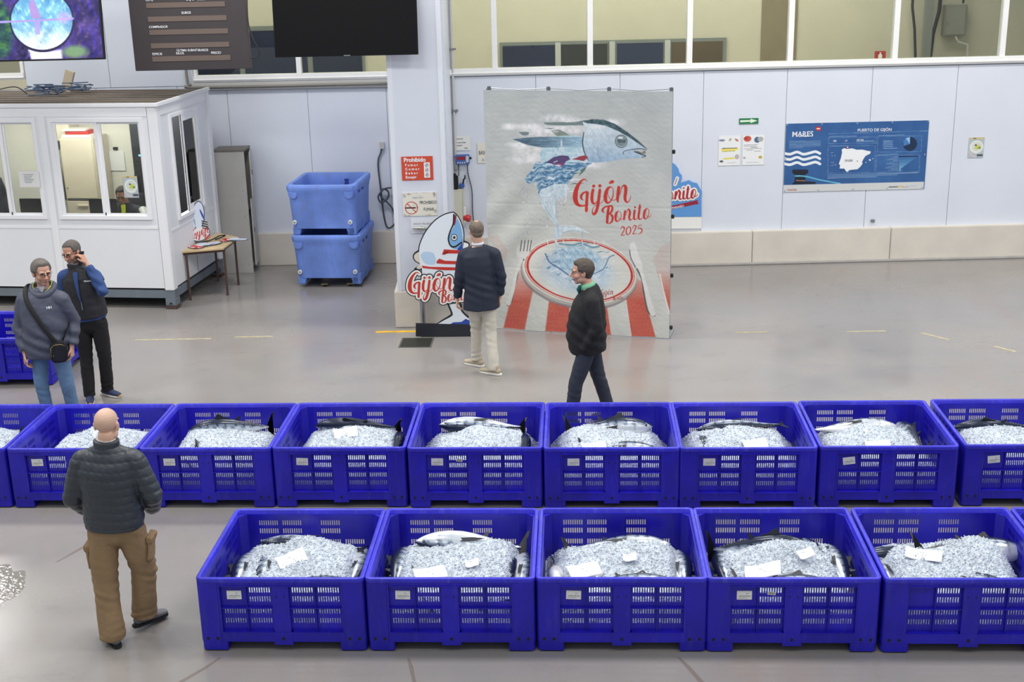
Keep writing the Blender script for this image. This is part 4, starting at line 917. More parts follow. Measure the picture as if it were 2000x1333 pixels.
# ================================================================== PRINTED SURFACES
def homog(src, dst):
    A = []; B = []
    for (x, y), (u, v) in zip(src, dst):
        A.append([x, y, 1, 0, 0, 0, -u*x, -u*y]); B.append(u); A.append([0, 0, 0, x, y, 1, -v*x, -v*y]); B.append(v)
    h = np.linalg.solve(np.array(A, float), np.array(B, float)); return np.append(h, 1).reshape(3, 3)
def crom(P, k=6):
    P = [np.array(p, float) for p in P]; Q = []
    for i in range(len(P)-1):
        a, b, c, d = P[max(0, i-1)], P[i], P[i+1], P[min(len(P)-1, i+2)]
        for j in range(k):
            t = j/k; Q.append(.5*((2*b)+(c-a)*t+(2*a-5*b+4*c-d)*t*t+(3*b-a-3*c+d)*t**3))
    Q.append(P[-1]); return Q
class Canvas:
    """a flat print: colours per grid vertex. Drawn in the artwork's own drawing units, laid out on the sheet by its four corners."""
    def __init__(s, quad, W, H, step, base):
        s.W, s.H = W, H; s.nx, s.ny = int(W/step)+1, int(H/step)+1; ss = s.ss = 2
        u = (np.arange(s.nx*ss)+.5)/ss-.5; v = (np.arange(s.ny*ss)+.5)/ss-.5
        U, V = np.meshgrid(u/(s.nx-1), v/(s.ny-1)); h = homog([(0, 0), (1, 0), (1, 1), (0, 1)], quad)   # quad: tl tr br bl
        D = h[2, 0]*U+h[2, 1]*V+h[2, 2]; s.X = (h[0, 0]*U+h[0, 1]*V+h[0, 2])/D; s.Y = (h[1, 0]*U+h[1, 1]*V+h[1, 2])/D
        s.U, s.V = U, V; s.I = np.zeros(s.X.shape+(3,)); s.I[:] = base; s.T = (1, 0, 1, 0)
    def unit(s, ox=0, oy=0, k=1, ky=None): s.T = (k, ox, ky or k, oy); return s
    def t(s, P): kx, ox, ky, oy = s.T; return [(ox+p[0]*kx, oy+p[1]*ky)+tuple(p[2:]) for p in P]
    def _box(s, P, m):
        xs = [p[0] for p in P]; ys = [p[1] for p in P]
        M = (s.X > min(xs)-m) & (s.X < max(xs)+m) & (s.Y > min(ys)-m) & (s.Y < max(ys)+m)
        r = np.where(M.any(1))[0]; c = np.where(M.any(0))[0]
        return None if len(r) == 0 or len(c) == 0 else (slice(r[0], r[-1]+1), slice(c[0], c[-1]+1))
    def put(s, b, a, color):
        X, Y = s.X[b], s.Y[b]; c = color(X, Y) if callable(color) else np.array(color, float); s.I[b] = s.I[b]*(1-a[..., None])+c*a[..., None]
    def poly(s, P, color, alpha=1, smooth=False, raw=False, feather=0):
        P = list(P) if raw else s.t(P)
        if smooth: P = [tuple(q) for q in crom(P+[P[0]], 5)][:-1]
        b = s._box(P, feather+1)
        if b is None: return s
        X, Y = s.X[b], s.Y[b]; ins = np.zeros(X.shape, bool); n = len(P); D = np.full(X.shape, 1e9) if feather else None
        for i in range(n):
            x0, y0 = P[i][:2]; x1, y1 = P[(i+1) % n][:2]
            if y0 != y1:
                c = ((y0 > Y) != (y1 > Y)) & (X < (x1-x0)*(Y-y0)/(y1-y0)+x0); ins ^= c
            if feather:
                dx, dy = x1-x0, y1-y0; tt = np.clip(((X-x0)*dx+(Y-y0)*dy)/(dx*dx+dy*dy+1e-9), 0, 1); D = np.minimum(D, np.hypot(X-x0-tt*dx, Y-y0-tt*dy))
        a = ins.astype(float)
        if feather: a = np.clip(np.where(ins, D, -D)/feather*.5+.5, 0, 1)
        al = alpha(X, Y) if callable(alpha) else alpha
        s.put(b, a*al, color); return s
    def stroke(s, P, color, w=None, grow=0, alpha=1, smooth=True, raw=False):
        P = list(P) if raw else s.t(P); k = abs(s.T[0])
        P = [(p[0], p[1], ((p[2] if len(p) > 2 else w)*(1 if raw else k))/2+grow) for p in P]
        if smooth and len(P) > 2: P = [tuple(q) for q in crom(P, 6)]
        b = s._box(P, max(p[2] for p in P)+1)
        if b is None: return s
        X, Y = s.X[b], s.Y[b]; D = np.full(X.shape, 1e9)
        for (x0, y0, r0), (x1, y1, r1) in zip(P[:-1], P[1:]):
            dx, dy = x1-x0, y1-y0; tt = np.clip(((X-x0)*dx+(Y-y0)*dy)/(dx*dx+dy*dy+1e-9), 0, 1)
            D = np.minimum(D, np.hypot(X-x0-tt*dx, Y-y0-tt*dy)-(r0+(r1-r0)*tt))
        s.put(b, (D < 0).astype(float)*alpha, color); return s
    def ell(s, cx, cy, rx, ry, color, rot=0, alpha=1, ring=None, grow=0, feather=0):
        (cx, cy), = s.t([(cx, cy)]); kx, ky = abs(s.T[0]), abs(s.T[2]); rx, ry = rx*kx+grow, ry*ky+grow; m = max(rx, ry)*1.1
        b = s._box([(cx-m, cy-m), (cx+m, cy+m)], 1)
        if b is None: return s
        X, Y = s.X[b]-cx, s.Y[b]-cy; c, q = math.cos(rot), math.sin(rot); d = np.hypot((X*c+Y*q)/rx, (-X*q+Y*c)/ry)
        if ring: a = (np.abs(d-1) < ring*kx/rx/2).astype(float)
        elif feather: a = np.clip((1-d)/feather, 0, 1)
        else: a = (d < 1).astype(float)
        al = alpha(s.X[b], s.Y[b]) if callable(alpha) else alpha
        s.put(b, a*al, color); return s
    def colours(s):
        I = s.I.reshape(s.ny, s.ss, s.nx, s.ss, 3).mean((1, 3)); return nlin(np.clip(I, 0, 255)).reshape(-1, 3)
    def mesh(s, name, disp=None, th=.003, keep=None):
        """sheet in the local xz plane (x 0..W, z 0..H, facing -y)"""
        x = np.linspace(0, s.W, s.nx); z = np.linspace(s.H, 0, s.ny); Xg, Zg = np.meshgrid(x, z)
        Yg = disp(Xg, Zg) if disp else np.zeros_like(Xg)
        v = np.stack([Xg, Yg, Zg], -1).reshape(-1, 3); n = s.nx*s.ny; I = np.arange(n).reshape(s.ny, s.nx)
        f = np.stack([I[:-1, :-1], I[1:, :-1], I[1:, 1:], I[:-1, 1:]], -1).reshape(-1, 4)
        me = bpy.data.meshes.new(name)
        me.vertices.add(n); me.vertices.foreach_set('co', v.astype('f').ravel())
        me.loops.add(len(f)*4); me.loops.foreach_set('vertex_index', f.astype('i').ravel())
        me.polygons.add(len(f)); me.polygons.foreach_set('loop_start', np.arange(0, len(f)*4, 4, dtype='i')); me.update(calc_edges=True)
        setcol(me, s.colours()); return me
M_PRINT = mat('printed_sheet', (255, 255, 255), .55, attr='print')
M_GLOSSP = mat('glossy_print', (255, 255, 255), .3, attr='print')
# ---- the script lettering
G1 = [[(388, 168, 6), (350, 130, 20), (290, 135, 34), (215, 220, 62), (165, 330, 84), (143, 450, 98), (150, 560, 92), (190, 630, 66), (250, 660, 44), (330, 655, 30)],
      [(300, 548, 12), (262, 505, 46), (262, 455, 52), (300, 405, 40), (350, 380, 32), (385, 385, 50)], [(385, 395, 62), (378, 500, 60), (370, 620, 62), (366, 755, 60)],
      [(500, 338, 60), (482, 430, 62), (478, 540, 62), (500, 600, 48), (540, 615, 24), (585, 560, 14)],
      [(638, 338, 58), (625, 450, 60), (605, 600, 62), (580, 720, 62), (548, 800, 56), (510, 828, 40), (485, 770, 22), (510, 690, 13), (560, 640, 10), (640, 612, 12), (690, 575, 12), (730, 500, 12)],
      [(865, 275, 20), (800, 310, 58), (755, 420, 74), (752, 530, 68), (785, 595, 44), (840, 575, 28), (888, 500, 26), (908, 400, 20), (900, 320, 14), (868, 275, 12)], [(805, 310, 9), (798, 400, 9), (830, 500, 12), (880, 542, 14), (940, 540, 14), (985, 480, 14)],
      [(1018, 290, 64), (1005, 400, 64), (992, 520, 58), (1000, 575, 36)], [(1040, 440, 10), (1075, 300, 20), (1115, 250, 34), (1155, 280, 62), (1155, 380, 66), (1140, 500, 62), (1160, 570, 46), (1200, 588, 24), (1240, 530, 18), (1262, 450, 8)]]
GD = [(512, 262, 33), (638, 255, 33)]; GA = [(812, 211), (842, 165), (885, 140), (922, 155), (915, 195), (870, 212)]
B1 = [[(725, 798, 12), (690, 762, 38), (700, 718, 44), (748, 680, 32), (810, 662, 24), (868, 664, 36), (888, 705, 44), (868, 780, 40), (818, 820, 22)], [(815, 680, 50), (792, 850, 56), (780, 995, 48)], [(820, 820, 18), (875, 848, 42), (892, 915, 46), (870, 982, 36), (822, 1015, 20), (785, 1012, 20)],
      [(1012, 765, 14), (965, 810, 44), (950, 890, 50), (960, 955, 40), (1000, 968, 22), (1050, 915, 18), (1066, 840, 13), (1040, 775, 11)], [(990, 790, 7), (990, 870, 7), (1030, 930, 10), (1080, 930, 10), (1118, 890, 10)],
      [(1142, 770, 44), (1130, 850, 44), (1122, 930, 40)], [(1160, 860, 9), (1188, 755, 16), (1216, 732, 28), (1240, 790, 44), (1225, 890, 44), (1243, 945, 28), (1290, 925, 12), (1310, 880, 9)],
      [(1335, 755, 42), (1322, 850, 44), (1328, 930, 34), (1370, 928, 14), (1400, 890, 10)], [(1442, 648, 38), (1430, 760, 44), (1412, 880, 44), (1432, 932, 28), (1480, 915, 12), (1505, 880, 10)], [(1400, 708, 10), (1475, 700, 12)],
      [(1592, 706, 14), (1545, 750, 42), (1525, 840, 48), (1533, 905, 36), (1570, 915, 20), (1615, 850, 16), (1629, 760, 13), (1600, 706, 10)], [(1572, 740, 7), (1570, 820, 7), (1600, 880, 10), (1650, 870, 12), (1678, 825, 7)]]
BD1 = [(1342, 690, 21)]
Y25 = [[(1055, 1130, 10), (1082, 1085, 20), (1120, 1090, 26), (1122, 1145, 22), (1080, 1225, 18), (1058, 1252, 12)], [(1058, 1252, 12), (1130, 1246, 16)], [(1240, 1085, 14), (1195, 1090, 18), (1165, 1160, 26), (1178, 1228, 22), (1222, 1228, 18), (1256, 1160, 26), (1244, 1088, 18)],
       [(1290, 1110, 10), (1320, 1060, 18), (1360, 1068, 24), (1352, 1115, 22), (1300, 1215, 16)], [(1290, 1228, 12), (1362, 1216, 16)], [(1480, 1050, 12), (1420, 1060, 14), (1405, 1118, 12), (1450, 1110, 20), (1482, 1150, 24), (1460, 1205, 20), (1400, 1228, 8)]]
def letter(C, T, color, grow=0, parts='gb'):
    C.unit(*T)
    for S_, D_, A_ in ((G1, GD, GA) if 'g' in parts else ([], [], None), (B1, BD1, None) if 'b' in parts else ([], [], None), (Y25, [], None) if 'y' in parts else ([], [], None)):
        for s in S_: C.stroke(s, color, grow=grow)
        for x, y, r in D_: C.ell(x, y, r, r, color, grow=grow)
        if A_:
            C.poly(A_, color, smooth=True)
            if grow: C.stroke(A_+[A_[0]], color, w=2, grow=grow)
RED = (192, 52, 42)
# ---------------------------------------------------------------- the big banner
bq = [(943, 176), (1317, 178), (1307, 663), (957.5, 643)]
BNW = math.hypot(1.718+.567, 16.133-15.538); BNH = 3.09
C = Canvas(bq, BNW, BNH, BNH/590, (182, 187, 186))
C.I[:] = (176, 181, 181)+np.clip(C.V*1.5, 0, 1)[..., None]*np.array((24, 20, 14))
nz = lambda X, Y, s=.06, d=1.: fbm(X, Y*d, s=s, o=4, seed=5)
# clouds behind the fish
C.unit(970, 220, 1/6.667)
for cx, cy, rx, ry in ((170, 190, 120, 40), (450, 190, 200, 50), (800, 80, 240, 50), (560, 270, 260, 60), (1000, 120, 200, 50), (1500, 130, 180, 50), (320, 430, 200, 50), (500, 520, 300, 70), (380, 620, 240, 60), (1250, 690, 200, 50), (900, 220, 300, 60)):
    C.ell(cx, cy, rx*1.25, ry*1.4, (232, 230, 232), alpha=lambda X, Y: np.clip(.75+.7*nz(X, Y, .12), 0, 1), feather=.7)
for dx in range(0, 1):
    C.poly([(610, 135), (800, 128), (1000, 128), (1190, 100), (1250, 160), (900, 172), (660, 165)], (96, 118, 116), .85, True)
C.poly([(280, 262), (360, 255), (420, 266), (400, 300), (340, 302)], (92, 112, 118), .8, True)
C.poly([(620, 210), (760, 204), (700, 225)], (92, 112, 118), .8); C.poly([(700, 240), (820, 228), (980, 325), (820, 325)], lambda X, Y: np.stack([110+30*nz(X, Y, .3), 122+26*nz(X, Y, .3), 110+0*X], -1), .75, True)
C.poly([(620, 330), (1130, 325), (1200, 660), (1080, 700), (640, 660), (560, 560), (600, 460)], lambda X, Y: np.stack([176+30*nz(X, Y, .15, 3), 204+20*nz(X, Y, .15, 3), 216+14*nz(X, Y, .15, 3)], -1), .9, True)
def fin_c(X, Y):
    t = np.clip((X-1000)/140, 0, 1); n_ = nz(X, Y, .10, 6)*26
    return np.stack([64+90*t+n_, 88+98*t+n_, 108+96*t+n_], -1)
C.poly([(200, 355), (400, 332), (620, 322), (1000, 328), (1130, 335), (1130, 450), (900, 458), (600, 462), (420, 432), (280, 385)], fin_c, 1, True)
head = [(1120, 118), (1250, 88), (1400, 95), (1550, 150), (1700, 250), (1850, 368), (1972, 482), (1940, 497), (1870, 486), (1800, 512), (1880, 545), (1952, 560), (1940, 580), (1850, 600), (1650, 612), (1500, 642), (1300, 660), (1200, 655), (1145, 560), (1122, 450), (1130, 300), (1150, 200)]
def head_c(X, Y):
    y = (Y-240)/80; n_ = nz(X, Y, .25)*16+nz(X, Y, .9)*8
    t = np.clip(y, 0, 1); return np.stack([196-52*t**2+n_, 208-36*t**2+n_, 216-18*t**2+n_], -1)
C.poly(head, head_c)
C.poly([(1120, 118), (1250, 88), (1400, 95), (1550, 150), (1700, 250), (1850, 368), (1972, 482), (1930, 465), (1840, 400), (1720, 318), (1600, 250), (1500, 205), (1400, 170), (1280, 150), (1190, 145)], lambda X, Y: np.stack([66+24*nz(X, Y, .2), 90+24*nz(X, Y, .2), 98+22*nz(X, Y, .2)], -1))
for r, c_ in ((88, (150, 164, 170)), (78, (62, 74, 82)), (70, (176, 190, 192)), (62, (116, 134, 138))): C.ell(1630, 380, r, r*1.05, c_)
C.poly([(1575, 370), (1610, 345), (1650, 370), (1690, 350), (1685, 400), (1640, 395), (1600, 400)], (74, 90, 94), .9, True); C.ell(1620, 335, 36, 14, (214, 222, 222))
C.stroke([(1140, 265, 12), (1124, 400, 14), (1148, 530, 12), (1200, 630, 8)], (52, 64, 76)); C.stroke([(1325, 450, 5), (1328, 560, 5), (1360, 610, 4)], (110, 122, 134))
C.stroke([(1662, 556, 8), (1664, 516, 8), (1740, 492, 8), (1870, 478, 12), (1965, 490, 8)], (60, 66, 74)); C.stroke([(1805, 515, 14), (1880, 545, 16), (1950, 572, 12), (1900, 592, 8)], (54, 62, 66)); C.poly([(1820, 510), (1900, 496), (1948, 500), (1945, 545), (1880, 538)], (120, 118, 116))
C.poly([(1830, 500), (1935, 500), (1900, 530)], (196, 196, 190), .9)
# sea carried by the body
def wave_c(X, Y):
    n_ = np.sin((Y+.25*X+9*nz(X, Y, .04))*.62+nz(X, Y, .10)*4.2); t = np.clip(.42+n_*.36+.35*nz(X, Y, .3), 0, 1); q = np.clip((X-1050)/80, 0, 1)*.3
    a = np.array((72, 118, 154.)); b_ = np.array((206, 222, 230.)); k = np.clip(t-q, 0, 1)[..., None]; return a*(1-k)+b_*k
C.poly([(510, 648), (700, 655), (900, 660), (1240, 664), (1150, 720), (1060, 770), (985, 860), (930, 950), (880, 1067), (720, 1120), (560, 1067), (500, 920), (420, 940), (370, 880), (430, 790), (480, 720)], wave_c, 1, True)
for k in range(26):
    r = np.random.RandomState(k); x0, y0 = 560+r.rand()*420, 680+r.rand()*380; l = 60+r.rand()*120
    C.stroke([(x0, y0, 3), (x0+l*.3, y0-10, 12), (x0+l*.7, y0-4, 9), (x0+l, y0-22, 2)], (232, 238, 242) if k % 3 else (44, 76, 104), alpha=.85)
C.poly([(640, 660), (740, 590), (850, 565), (935, 575), (960, 620), (905, 645), (852, 718), (760, 690)], (84, 66, 112), 1); C.poly([(740, 680), (850, 660), (880, 668), (852, 718)], (120, 62, 108)); C.stroke([(740, 660, 9), (790, 640, 9)], (220, 220, 226), smooth=False)
C.poly([(980, 622), (1080, 580), (1160, 560), (1196, 590), (1140, 642), (1050, 622)], (150, 58, 74))
for a, b, c, d in ((845, 350, 845, 560), (845, 390, 800, 560), (845, 390, 885, 560), (825, 385, 860, 385), (740, 450, 800, 560), (700, 480, 720, 570), (780, 480, 740, 560), (1112, 450, 1112, 560), (1040, 500, 1080, 570), (1112, 480, 1150, 560), (1060, 530, 1100, 560), (680, 540, 700, 590)):
    C.stroke([(a, b, 6), (c, d, 6)], (226, 234, 238), smooth=False, alpha=.9)
for cx, cy, rx, ry in ((800, 700, 60, 16), (1150, 655, 70, 18), (1230, 700, 90, 24), (680, 250, 160, 34), (1000, 250, 120, 40), (1320, 190, 150, 36)):
    C.ell(cx, cy, rx, ry, (232, 230, 234), alpha=lambda X, Y: np.clip(.7+.6*nz(X, Y, .2), 0, 1), feather=.7)
C.poly([(1180, 705), (1150, 770), (1070, 840), (1100, 780), (1090, 760)], (70, 110, 104), .9)
# falling water and tail
C.unit(980, 330, 1/7.84)
def water_c(X, Y):
    n_ = nz(X, Y, .16, .5)*22+nz(X, Y, .5)*10; return np.stack([196+n_, 210+n_, 218+n_*.8], -1)
C.poly([(560, 330), (740, 270), (1000, 250), (985, 450), (900, 470), (850, 490), (832, 600), (838, 780), (900, 890), (1100, 890), (1230, 940), (1350, 1000), (1200, 975), (1060, 975), (930, 1000), (885, 1150), (822, 1160), (828, 900), (760, 800), (640, 620), (575, 450)], water_c, .95, True)
C.poly([(548, 380), (600, 290), (740, 262), (700, 300), (600, 330), (570, 400)], (84, 128, 160), .9, True)
for k, pts in enumerate(([(560, 400), (640, 560), (760, 760), (850, 880), (880, 1130)], [(980, 260), (985, 470), (960, 520)], [(840, 480), (830, 620), (840, 800)], [(880, 890), (1100, 890), (1340, 1005)], [(930, 1000), (1060, 965), (1200, 970)], [(600, 420), (700, 420), (820, 340)], [(1235, 960), (1235, 1100)], [(650, 480), (720, 540), (760, 680)], [(260, 420), (300, 340), (350, 290)])):
    C.stroke(pts, (226, 234, 238) if k % 2 else (150, 172, 186), w=9)
for k in range(60):
    r = np.random.RandomState(100+k); x, y = 250+r.rand()*900, 250+r.rand()*850; q = r.uniform(4, 12); C.ell(x, y, q, q*1.5, (222, 230, 234) if k % 2 else (150, 170, 184), alpha=.8)
# striped cloth, plate, fork and knife
C.unit(960, 440, 1/5.714)
fade = lambda X, Y: np.clip((Y-520)/70, .12, 1)*(.92+.08*nz(X, Y, .5))
redc = lambda X, Y: np.stack([192+8*nz(X, Y, .4), 84+16*nz(X, Y, .6), 68+14*nz(X, Y, .5)], -1)
for P in ([(128, 1162), (190, 930), (290, 560), (345, 430), (470, 720), (450, 800), (370, 1178)], [(600, 1195), (640, 860), (870, 930), (850, 1207)], [(1290, 1240), (1334, 1240), (1290, 920), (1180, 930)], [(1560, 1252), (1498, 850), (1600, 600), (1680, 640), (1700, 800), (1830, 1262)], [(1995, 1040), (1925, 760), (1800, 400), (1900, 250), (2000, 200)], [(140, 440), (-30, 150), (60, 120), (190, 300)]):
    C.poly(P, redc, fade, feather=1.2)
C.stroke([(1880, 560), (1925, 760), (1995, 1030)], (226, 222, 214), w=14); C.stroke([(1500, 850), (1560, 1250)], (214, 210, 204), w=10)
C.ell(975, 565, 655, 385, (126, 118, 124), rot=.15, alpha=.75); C.ell(980, 540, 650, 382, (176, 174, 164), rot=.15); C.ell(982, 522, 640, 368, (214, 214, 206), rot=.15)
C.ell(985, 520, 588, 330, RED, rot=.15, ring=26); C.ell(985, 522, 614, 350, RED, rot=.15, ring=8)
C.ell(960, 540, 490, 280, lambda X, Y: np.stack([192+14*nz(X, Y, .12), 208+12*nz(X, Y, .12), 218+8*nz(X, Y, .12)], -1), rot=.15, feather=.35)
C.ell(950, 400, 330, 180, lambda X, Y: np.stack([170+44*nz(X, Y, .25), 196+34*nz(X, Y, .25), 212+22*nz(X, Y, .25)], -1), rot=.1, feather=.3)
for k in range(46):
    r = np.random.RandomState(300+k); a = r.rand()*6.28; q = r.uniform(.75, 1.1); x, y = 960+360*q*math.cos(a), 420+190*q*math.sin(a); l = r.uniform(30, 110)
    C.stroke([(x, y, 3), (x+l*.4, y+20*math.sin(a), 12), (x+l*.8, y-14, 5)], ((96, 138, 172), (224, 234, 240), (150, 184, 206))[k % 3], alpha=.85)
C.stroke([(600, 330), (650, 430), (760, 500), (860, 570)], (84, 118, 164), w=14); C.stroke([(1130, 560), (1250, 500), (1310, 380), (1370, 350)], (96, 136, 176), w=12); C.stroke([(760, 220), (900, 235), (1000, 215), (1120, 260), (1200, 250)], (96, 144, 170), w=22, alpha=.8); C.stroke([(715, 60), (720, 200), (740, 300)], (188, 208, 220), w=26)
for a in (620, 720, 800, 1010, 1140, 1250): C.stroke([(a, 180), (a+10, 225)], (214, 226, 232), w=9)
C.stroke([(355, 400), (310, 440), (290, 560), (260, 700), (220, 870), (180, 905)], (84, 80, 86), w=20); C.stroke([(330, 400, 40), (275, 560, 34), (245, 720, 38), (190, 880, 56)], (212, 210, 204)); C.poly([(285, 240), (330, 220), (440, 220), (440, 290), (390, 370), (300, 385), (275, 340)], (214, 212, 206), 1, True)
for x in (325, 362, 400, 432): C.stroke([(x+10, 185), (x, 250), (x-8, 305)], (70, 72, 76), w=9)
C.poly([(1550, 220), (1600, 210), (1640, 330), (1690, 470), (1660, 500), (1600, 470), (1545, 340)], (220, 220, 216), 1, True); C.stroke([(1545, 290), (1560, 380), (1610, 480)], (90, 88, 92), w=10)
C.stroke([(1625, 500), (1680, 620), (1700, 760), (1740, 960), (1790, 1025), (1825, 1020)], (92, 86, 90), w=16); C.stroke([(1665, 500, 36), (1705, 640, 40), (1745, 800, 46), (1800, 1000, 64)], (218, 218, 214))
letter(C, (1110, 340, 1/10.253), RED, parts='gby')
letter(C, (1171, 565, .022), (150, 60, 60), parts='g'); letter(C, (1181, 567, .022), (150, 60, 60), parts='b')
def cloth(X, Z):
    u = X/BNW; v = Z/BNH
    d = .012*np.sin(14*u+6*v+2*np.sin(5*v))*(1-v)*.8+.011*np.sin(30*(u*.8-v*.5)+3*np.sin(7*v))*np.exp(-((u-.1)/.25)**2)+.011*np.sin(26*(u*.9+v*.6))*np.exp(-((u-.95)/.2)**2)
    d += .0016*np.exp(-((v-.54)/.005)**2)+.0012*np.exp(-((v-.36)/.005)**2)+.0016*np.exp(-((v-.45)/.005)**2)+.0012*np.exp(-((v-.27)/.005)**2)
    return d+.005*fbm(X, Z, s=5, seed=8)
bth = math.atan2(15.538-16.133, 1.718+.567)
bn = thing('event_banner', 'large grey fabric banner with tuna and plate artwork on a folding stand', 'banner', (-.567, 16.133, 0), bth)
o = link('banner_fabric', C.mesh('banner_fabric', cloth), mat('banner_cloth', (255, 255, 255), .7, attr='print', bump=.12, bscale=60), bn, smooth='all'); o.location = (0, 0, .012)
M_ALUB = mat('bare_aluminium', (178, 182, 186), .35, .7); M_CLIPB = mat('clip_black', (40, 44, 46), .5)
for k in range(4):
    x = .06+k*(BNW-.05)/3*.985
    MB().box((x-.022, .03, BNH+.0), (x+.022, .07, BNH+.055)).build('hub_clip', mat('clip_grey', (96, 102, 108), .45), bn, bevel=.006)
    if k < 3:
        x1 = .06+(k+1)*(BNW-.05)/3*.985; MB().tube([(x, .05, BNH+.035), ((x+x1)/2, .05, BNH+.012), (x1, .05, BNH+.035)], .006).build('frame_tube', M_ALUB, bn)
for z in (.12, .8, 1.55, 2.35):
    MB().box((BNW-.0, .015, z), (BNW+.035, .05, z+.05)).build('hub_clip', M_CLIPB, bn, bevel=.006)
for x in (.03, BNW-.01): MB().loft([(x, .05, 0), (x, .05, BNH+.03)], [.010, .010], n=8, round_ends=False).build('frame_pole', M_ALUB, bn)
for x in (.03, BNW-.01): MB().loft([(x, .05, .012), (x, .45, .012)], [.012, .012], n=8, round_ends=False).build('foot_bar', M_ALUB, bn)
for x in (.8, 1.55): MB().loft([(x, .09, 0.0), (x, .09, BNH)], [.010, .010], n=8, round_ends=False).build('frame_pole', M_ALUB, bn)

# ---------------------------------------------------------------- cut-out stand: plain fish board with lettering
# plane y = 15.82, drawn in photograph units; board pieces are cut from 12 mm sheet
def pxw(x, y, Y):
    d = FW+RT*((x-1000)/F_PX)-UP*((y-666.5)/F_PX); t = Y/d.y; return CAM.x+d.x*t, CAM.z+d.z*t
def plane_poly(P, Y, o): return [(pxw(x, y, Y)[0]-o[0], pxw(x, y, Y)[1]-o[1]) for x, y in P]
def board(name, P, Y, o, th, m, par, y0=0, smooth=True, label=None):
    Q = [tuple(q) for q in crom(P+[P[0]], 6)][:-1] if smooth else P
    ob = MB().prism(plane_poly(Q, Y, o), y0, y0+th, 'y').build(name, m, par, label=label); return ob
ct = thing('cutout_stand', 'standing fish-shaped cut-out board with red lettering on a black foot by the pier', 'cut-out', (-1.135, 15.82, 0), math.radians(-1))
OO = (-1.135, 0)
M_OUT = mat('outline_ink', (34, 38, 42), .5); M_FW = mat('fish_white', (226, 233, 240), .4); M_FB = mat('fish_blue', (128, 176, 220), .4); M_FR = mat('stripe_red', (196, 54, 44), .4); M_FD = mat('deep_blue', (44, 74, 160), .4); M_CR = mat('cream_fin', (216, 206, 192), .4); M_WH = mat('print_white', (236, 236, 232), .45)
z_ = lambda P, ox=780, oy=400, k=1/4.938: [(ox+x*k, oy+y*k) for x, y in P]
body = [(520, 75), (560, 110), (600, 190), (620, 290), (612, 400), (600, 470), (600, 600), (580, 700), (520, 760), (250, 700), (215, 620), (195, 540), (190, 430), (215, 340), (270, 240), (350, 150), (440, 95)]
tail = [(470, 960), (580, 960), (600, 1030), (660, 1090), (735, 1130), (742, 1190), (345, 1190), (400, 1130), (490, 1080), (510, 1060)]
def grow(P, g):
    c = np.mean(P, 0); return [tuple(c+(np.array(p)-c)*(1+g/max(20., np.linalg.norm(np.array(p)-c)))) for p in P]
board('fin_outline', z_([(190, 435), (140, 470), (128, 510), (150, 550), (190, 580), (140, 625), (200, 640), (230, 560)]), 15.82, OO, .012, M_OUT, ct)
board('side_fin', z_([(188, 455), (150, 480), (140, 510), (160, 545), (195, 570), (165, 612), (205, 620), (215, 560)]), 15.82, OO, .002, M_CR, ct, -.002)
board('fin_outline', z_([(610, 340), (680, 380), (640, 470), (600, 480)]), 15.82, OO, .012, M_OUT, ct)
board('side_fin', z_([(622, 362), (668, 385), (632, 455), (610, 450)]), 15.82, OO, .002, M_WH, ct, -.002)
board('fish_body', z_(grow(body, 9)), 15.82, OO, .012, M_OUT, ct, label='black outlined backing board')
board('body_print', z_(grow(body, -2)), 15.82, OO, .003, M_FW, ct, -.003)
board('flank_print', z_([(560, 130), (592, 200), (608, 290), (602, 400), (560, 430), (500, 410), (470, 350), (490, 280), (530, 200)]), 15.82, OO, .0015, M_FB, ct, -.0045)
board('flank_print', z_([(610, 300), (606, 420), (585, 445), (560, 430), (596, 380)]), 15.82, OO, .001, M_FD, ct, -.0055)
board('belly_print', z_([(200, 490), (240, 560), (300, 580), (350, 560), (330, 470), (240, 455)]), 15.82, OO, .001, mat('belly_tint', (182, 208, 232), .4), ct, -.004)
board('gill_line', z_([(518, 90), (534, 96), (530, 180), (500, 250), (480, 330), (500, 390), (540, 395), (590, 360), (600, 368), (540, 412), (490, 400), (466, 330), (486, 250), (514, 180)]), 15.82, OO, .001, M_OUT, ct, -.0065)
board('mouth_print', z_([(538, 92), (552, 108), (545, 160), (532, 196), (526, 190), (534, 140)]), 15.82, OO, .001, mat('mouth_red', (150, 40, 50), .4), ct, -.0068)
for r, m_, y in ((30, M_OUT, -.0075), (24, M_WH, -.0082), (13, M_OUT, -.009)): board('eye_print', z_([(530+r*math.cos(a), 315+r*1.1*math.sin(a)) for a in np.linspace(0, 2*PI, 14, endpoint=False)]), 15.82, OO, .0007, m_, ct, y)
for k, P in enumerate(([(410, 480), (440, 455), (480, 440), (470, 462), (438, 482)], [(360, 545), (385, 520), (440, 540), (600, 545), (600, 575), (440, 572), (360, 566)], [(215, 588), (300, 600), (440, 602), (600, 605), (600, 632), (440, 632), (225, 612)], [(430, 430), (600, 440), (600, 470), (470, 470), (412, 480)])):
    board('stripe_print', z_(P), 15.82, OO, .001, M_FR, ct, -.0058, smooth=False)
board('tail_outline', z_([(455, 950), (590, 950), (612, 1020), (670, 1078), (740, 1115), (745, 1195), (335, 1195), (395, 1125), (480, 1070), (495, 1045)]), 15.82, OO, .012, M_OUT, ct)
board('tail_print', z_([(480, 960), (570, 960), (598, 1030), (660, 1092), (732, 1130), (742, 1188), (345, 1188), (405, 1132), (495, 1082), (515, 1050)]), 15.82, OO, .002, M_FW, ct, -.002)
board('tail_tip_print', z_([(345, 1188), (380, 1160), (420, 1150), (470, 1165), (520, 1135), (600, 1130), (640, 1100), (732, 1140), (742, 1188)]), 15.82, OO, .001, M_FD, ct, -.0032, smooth=False)
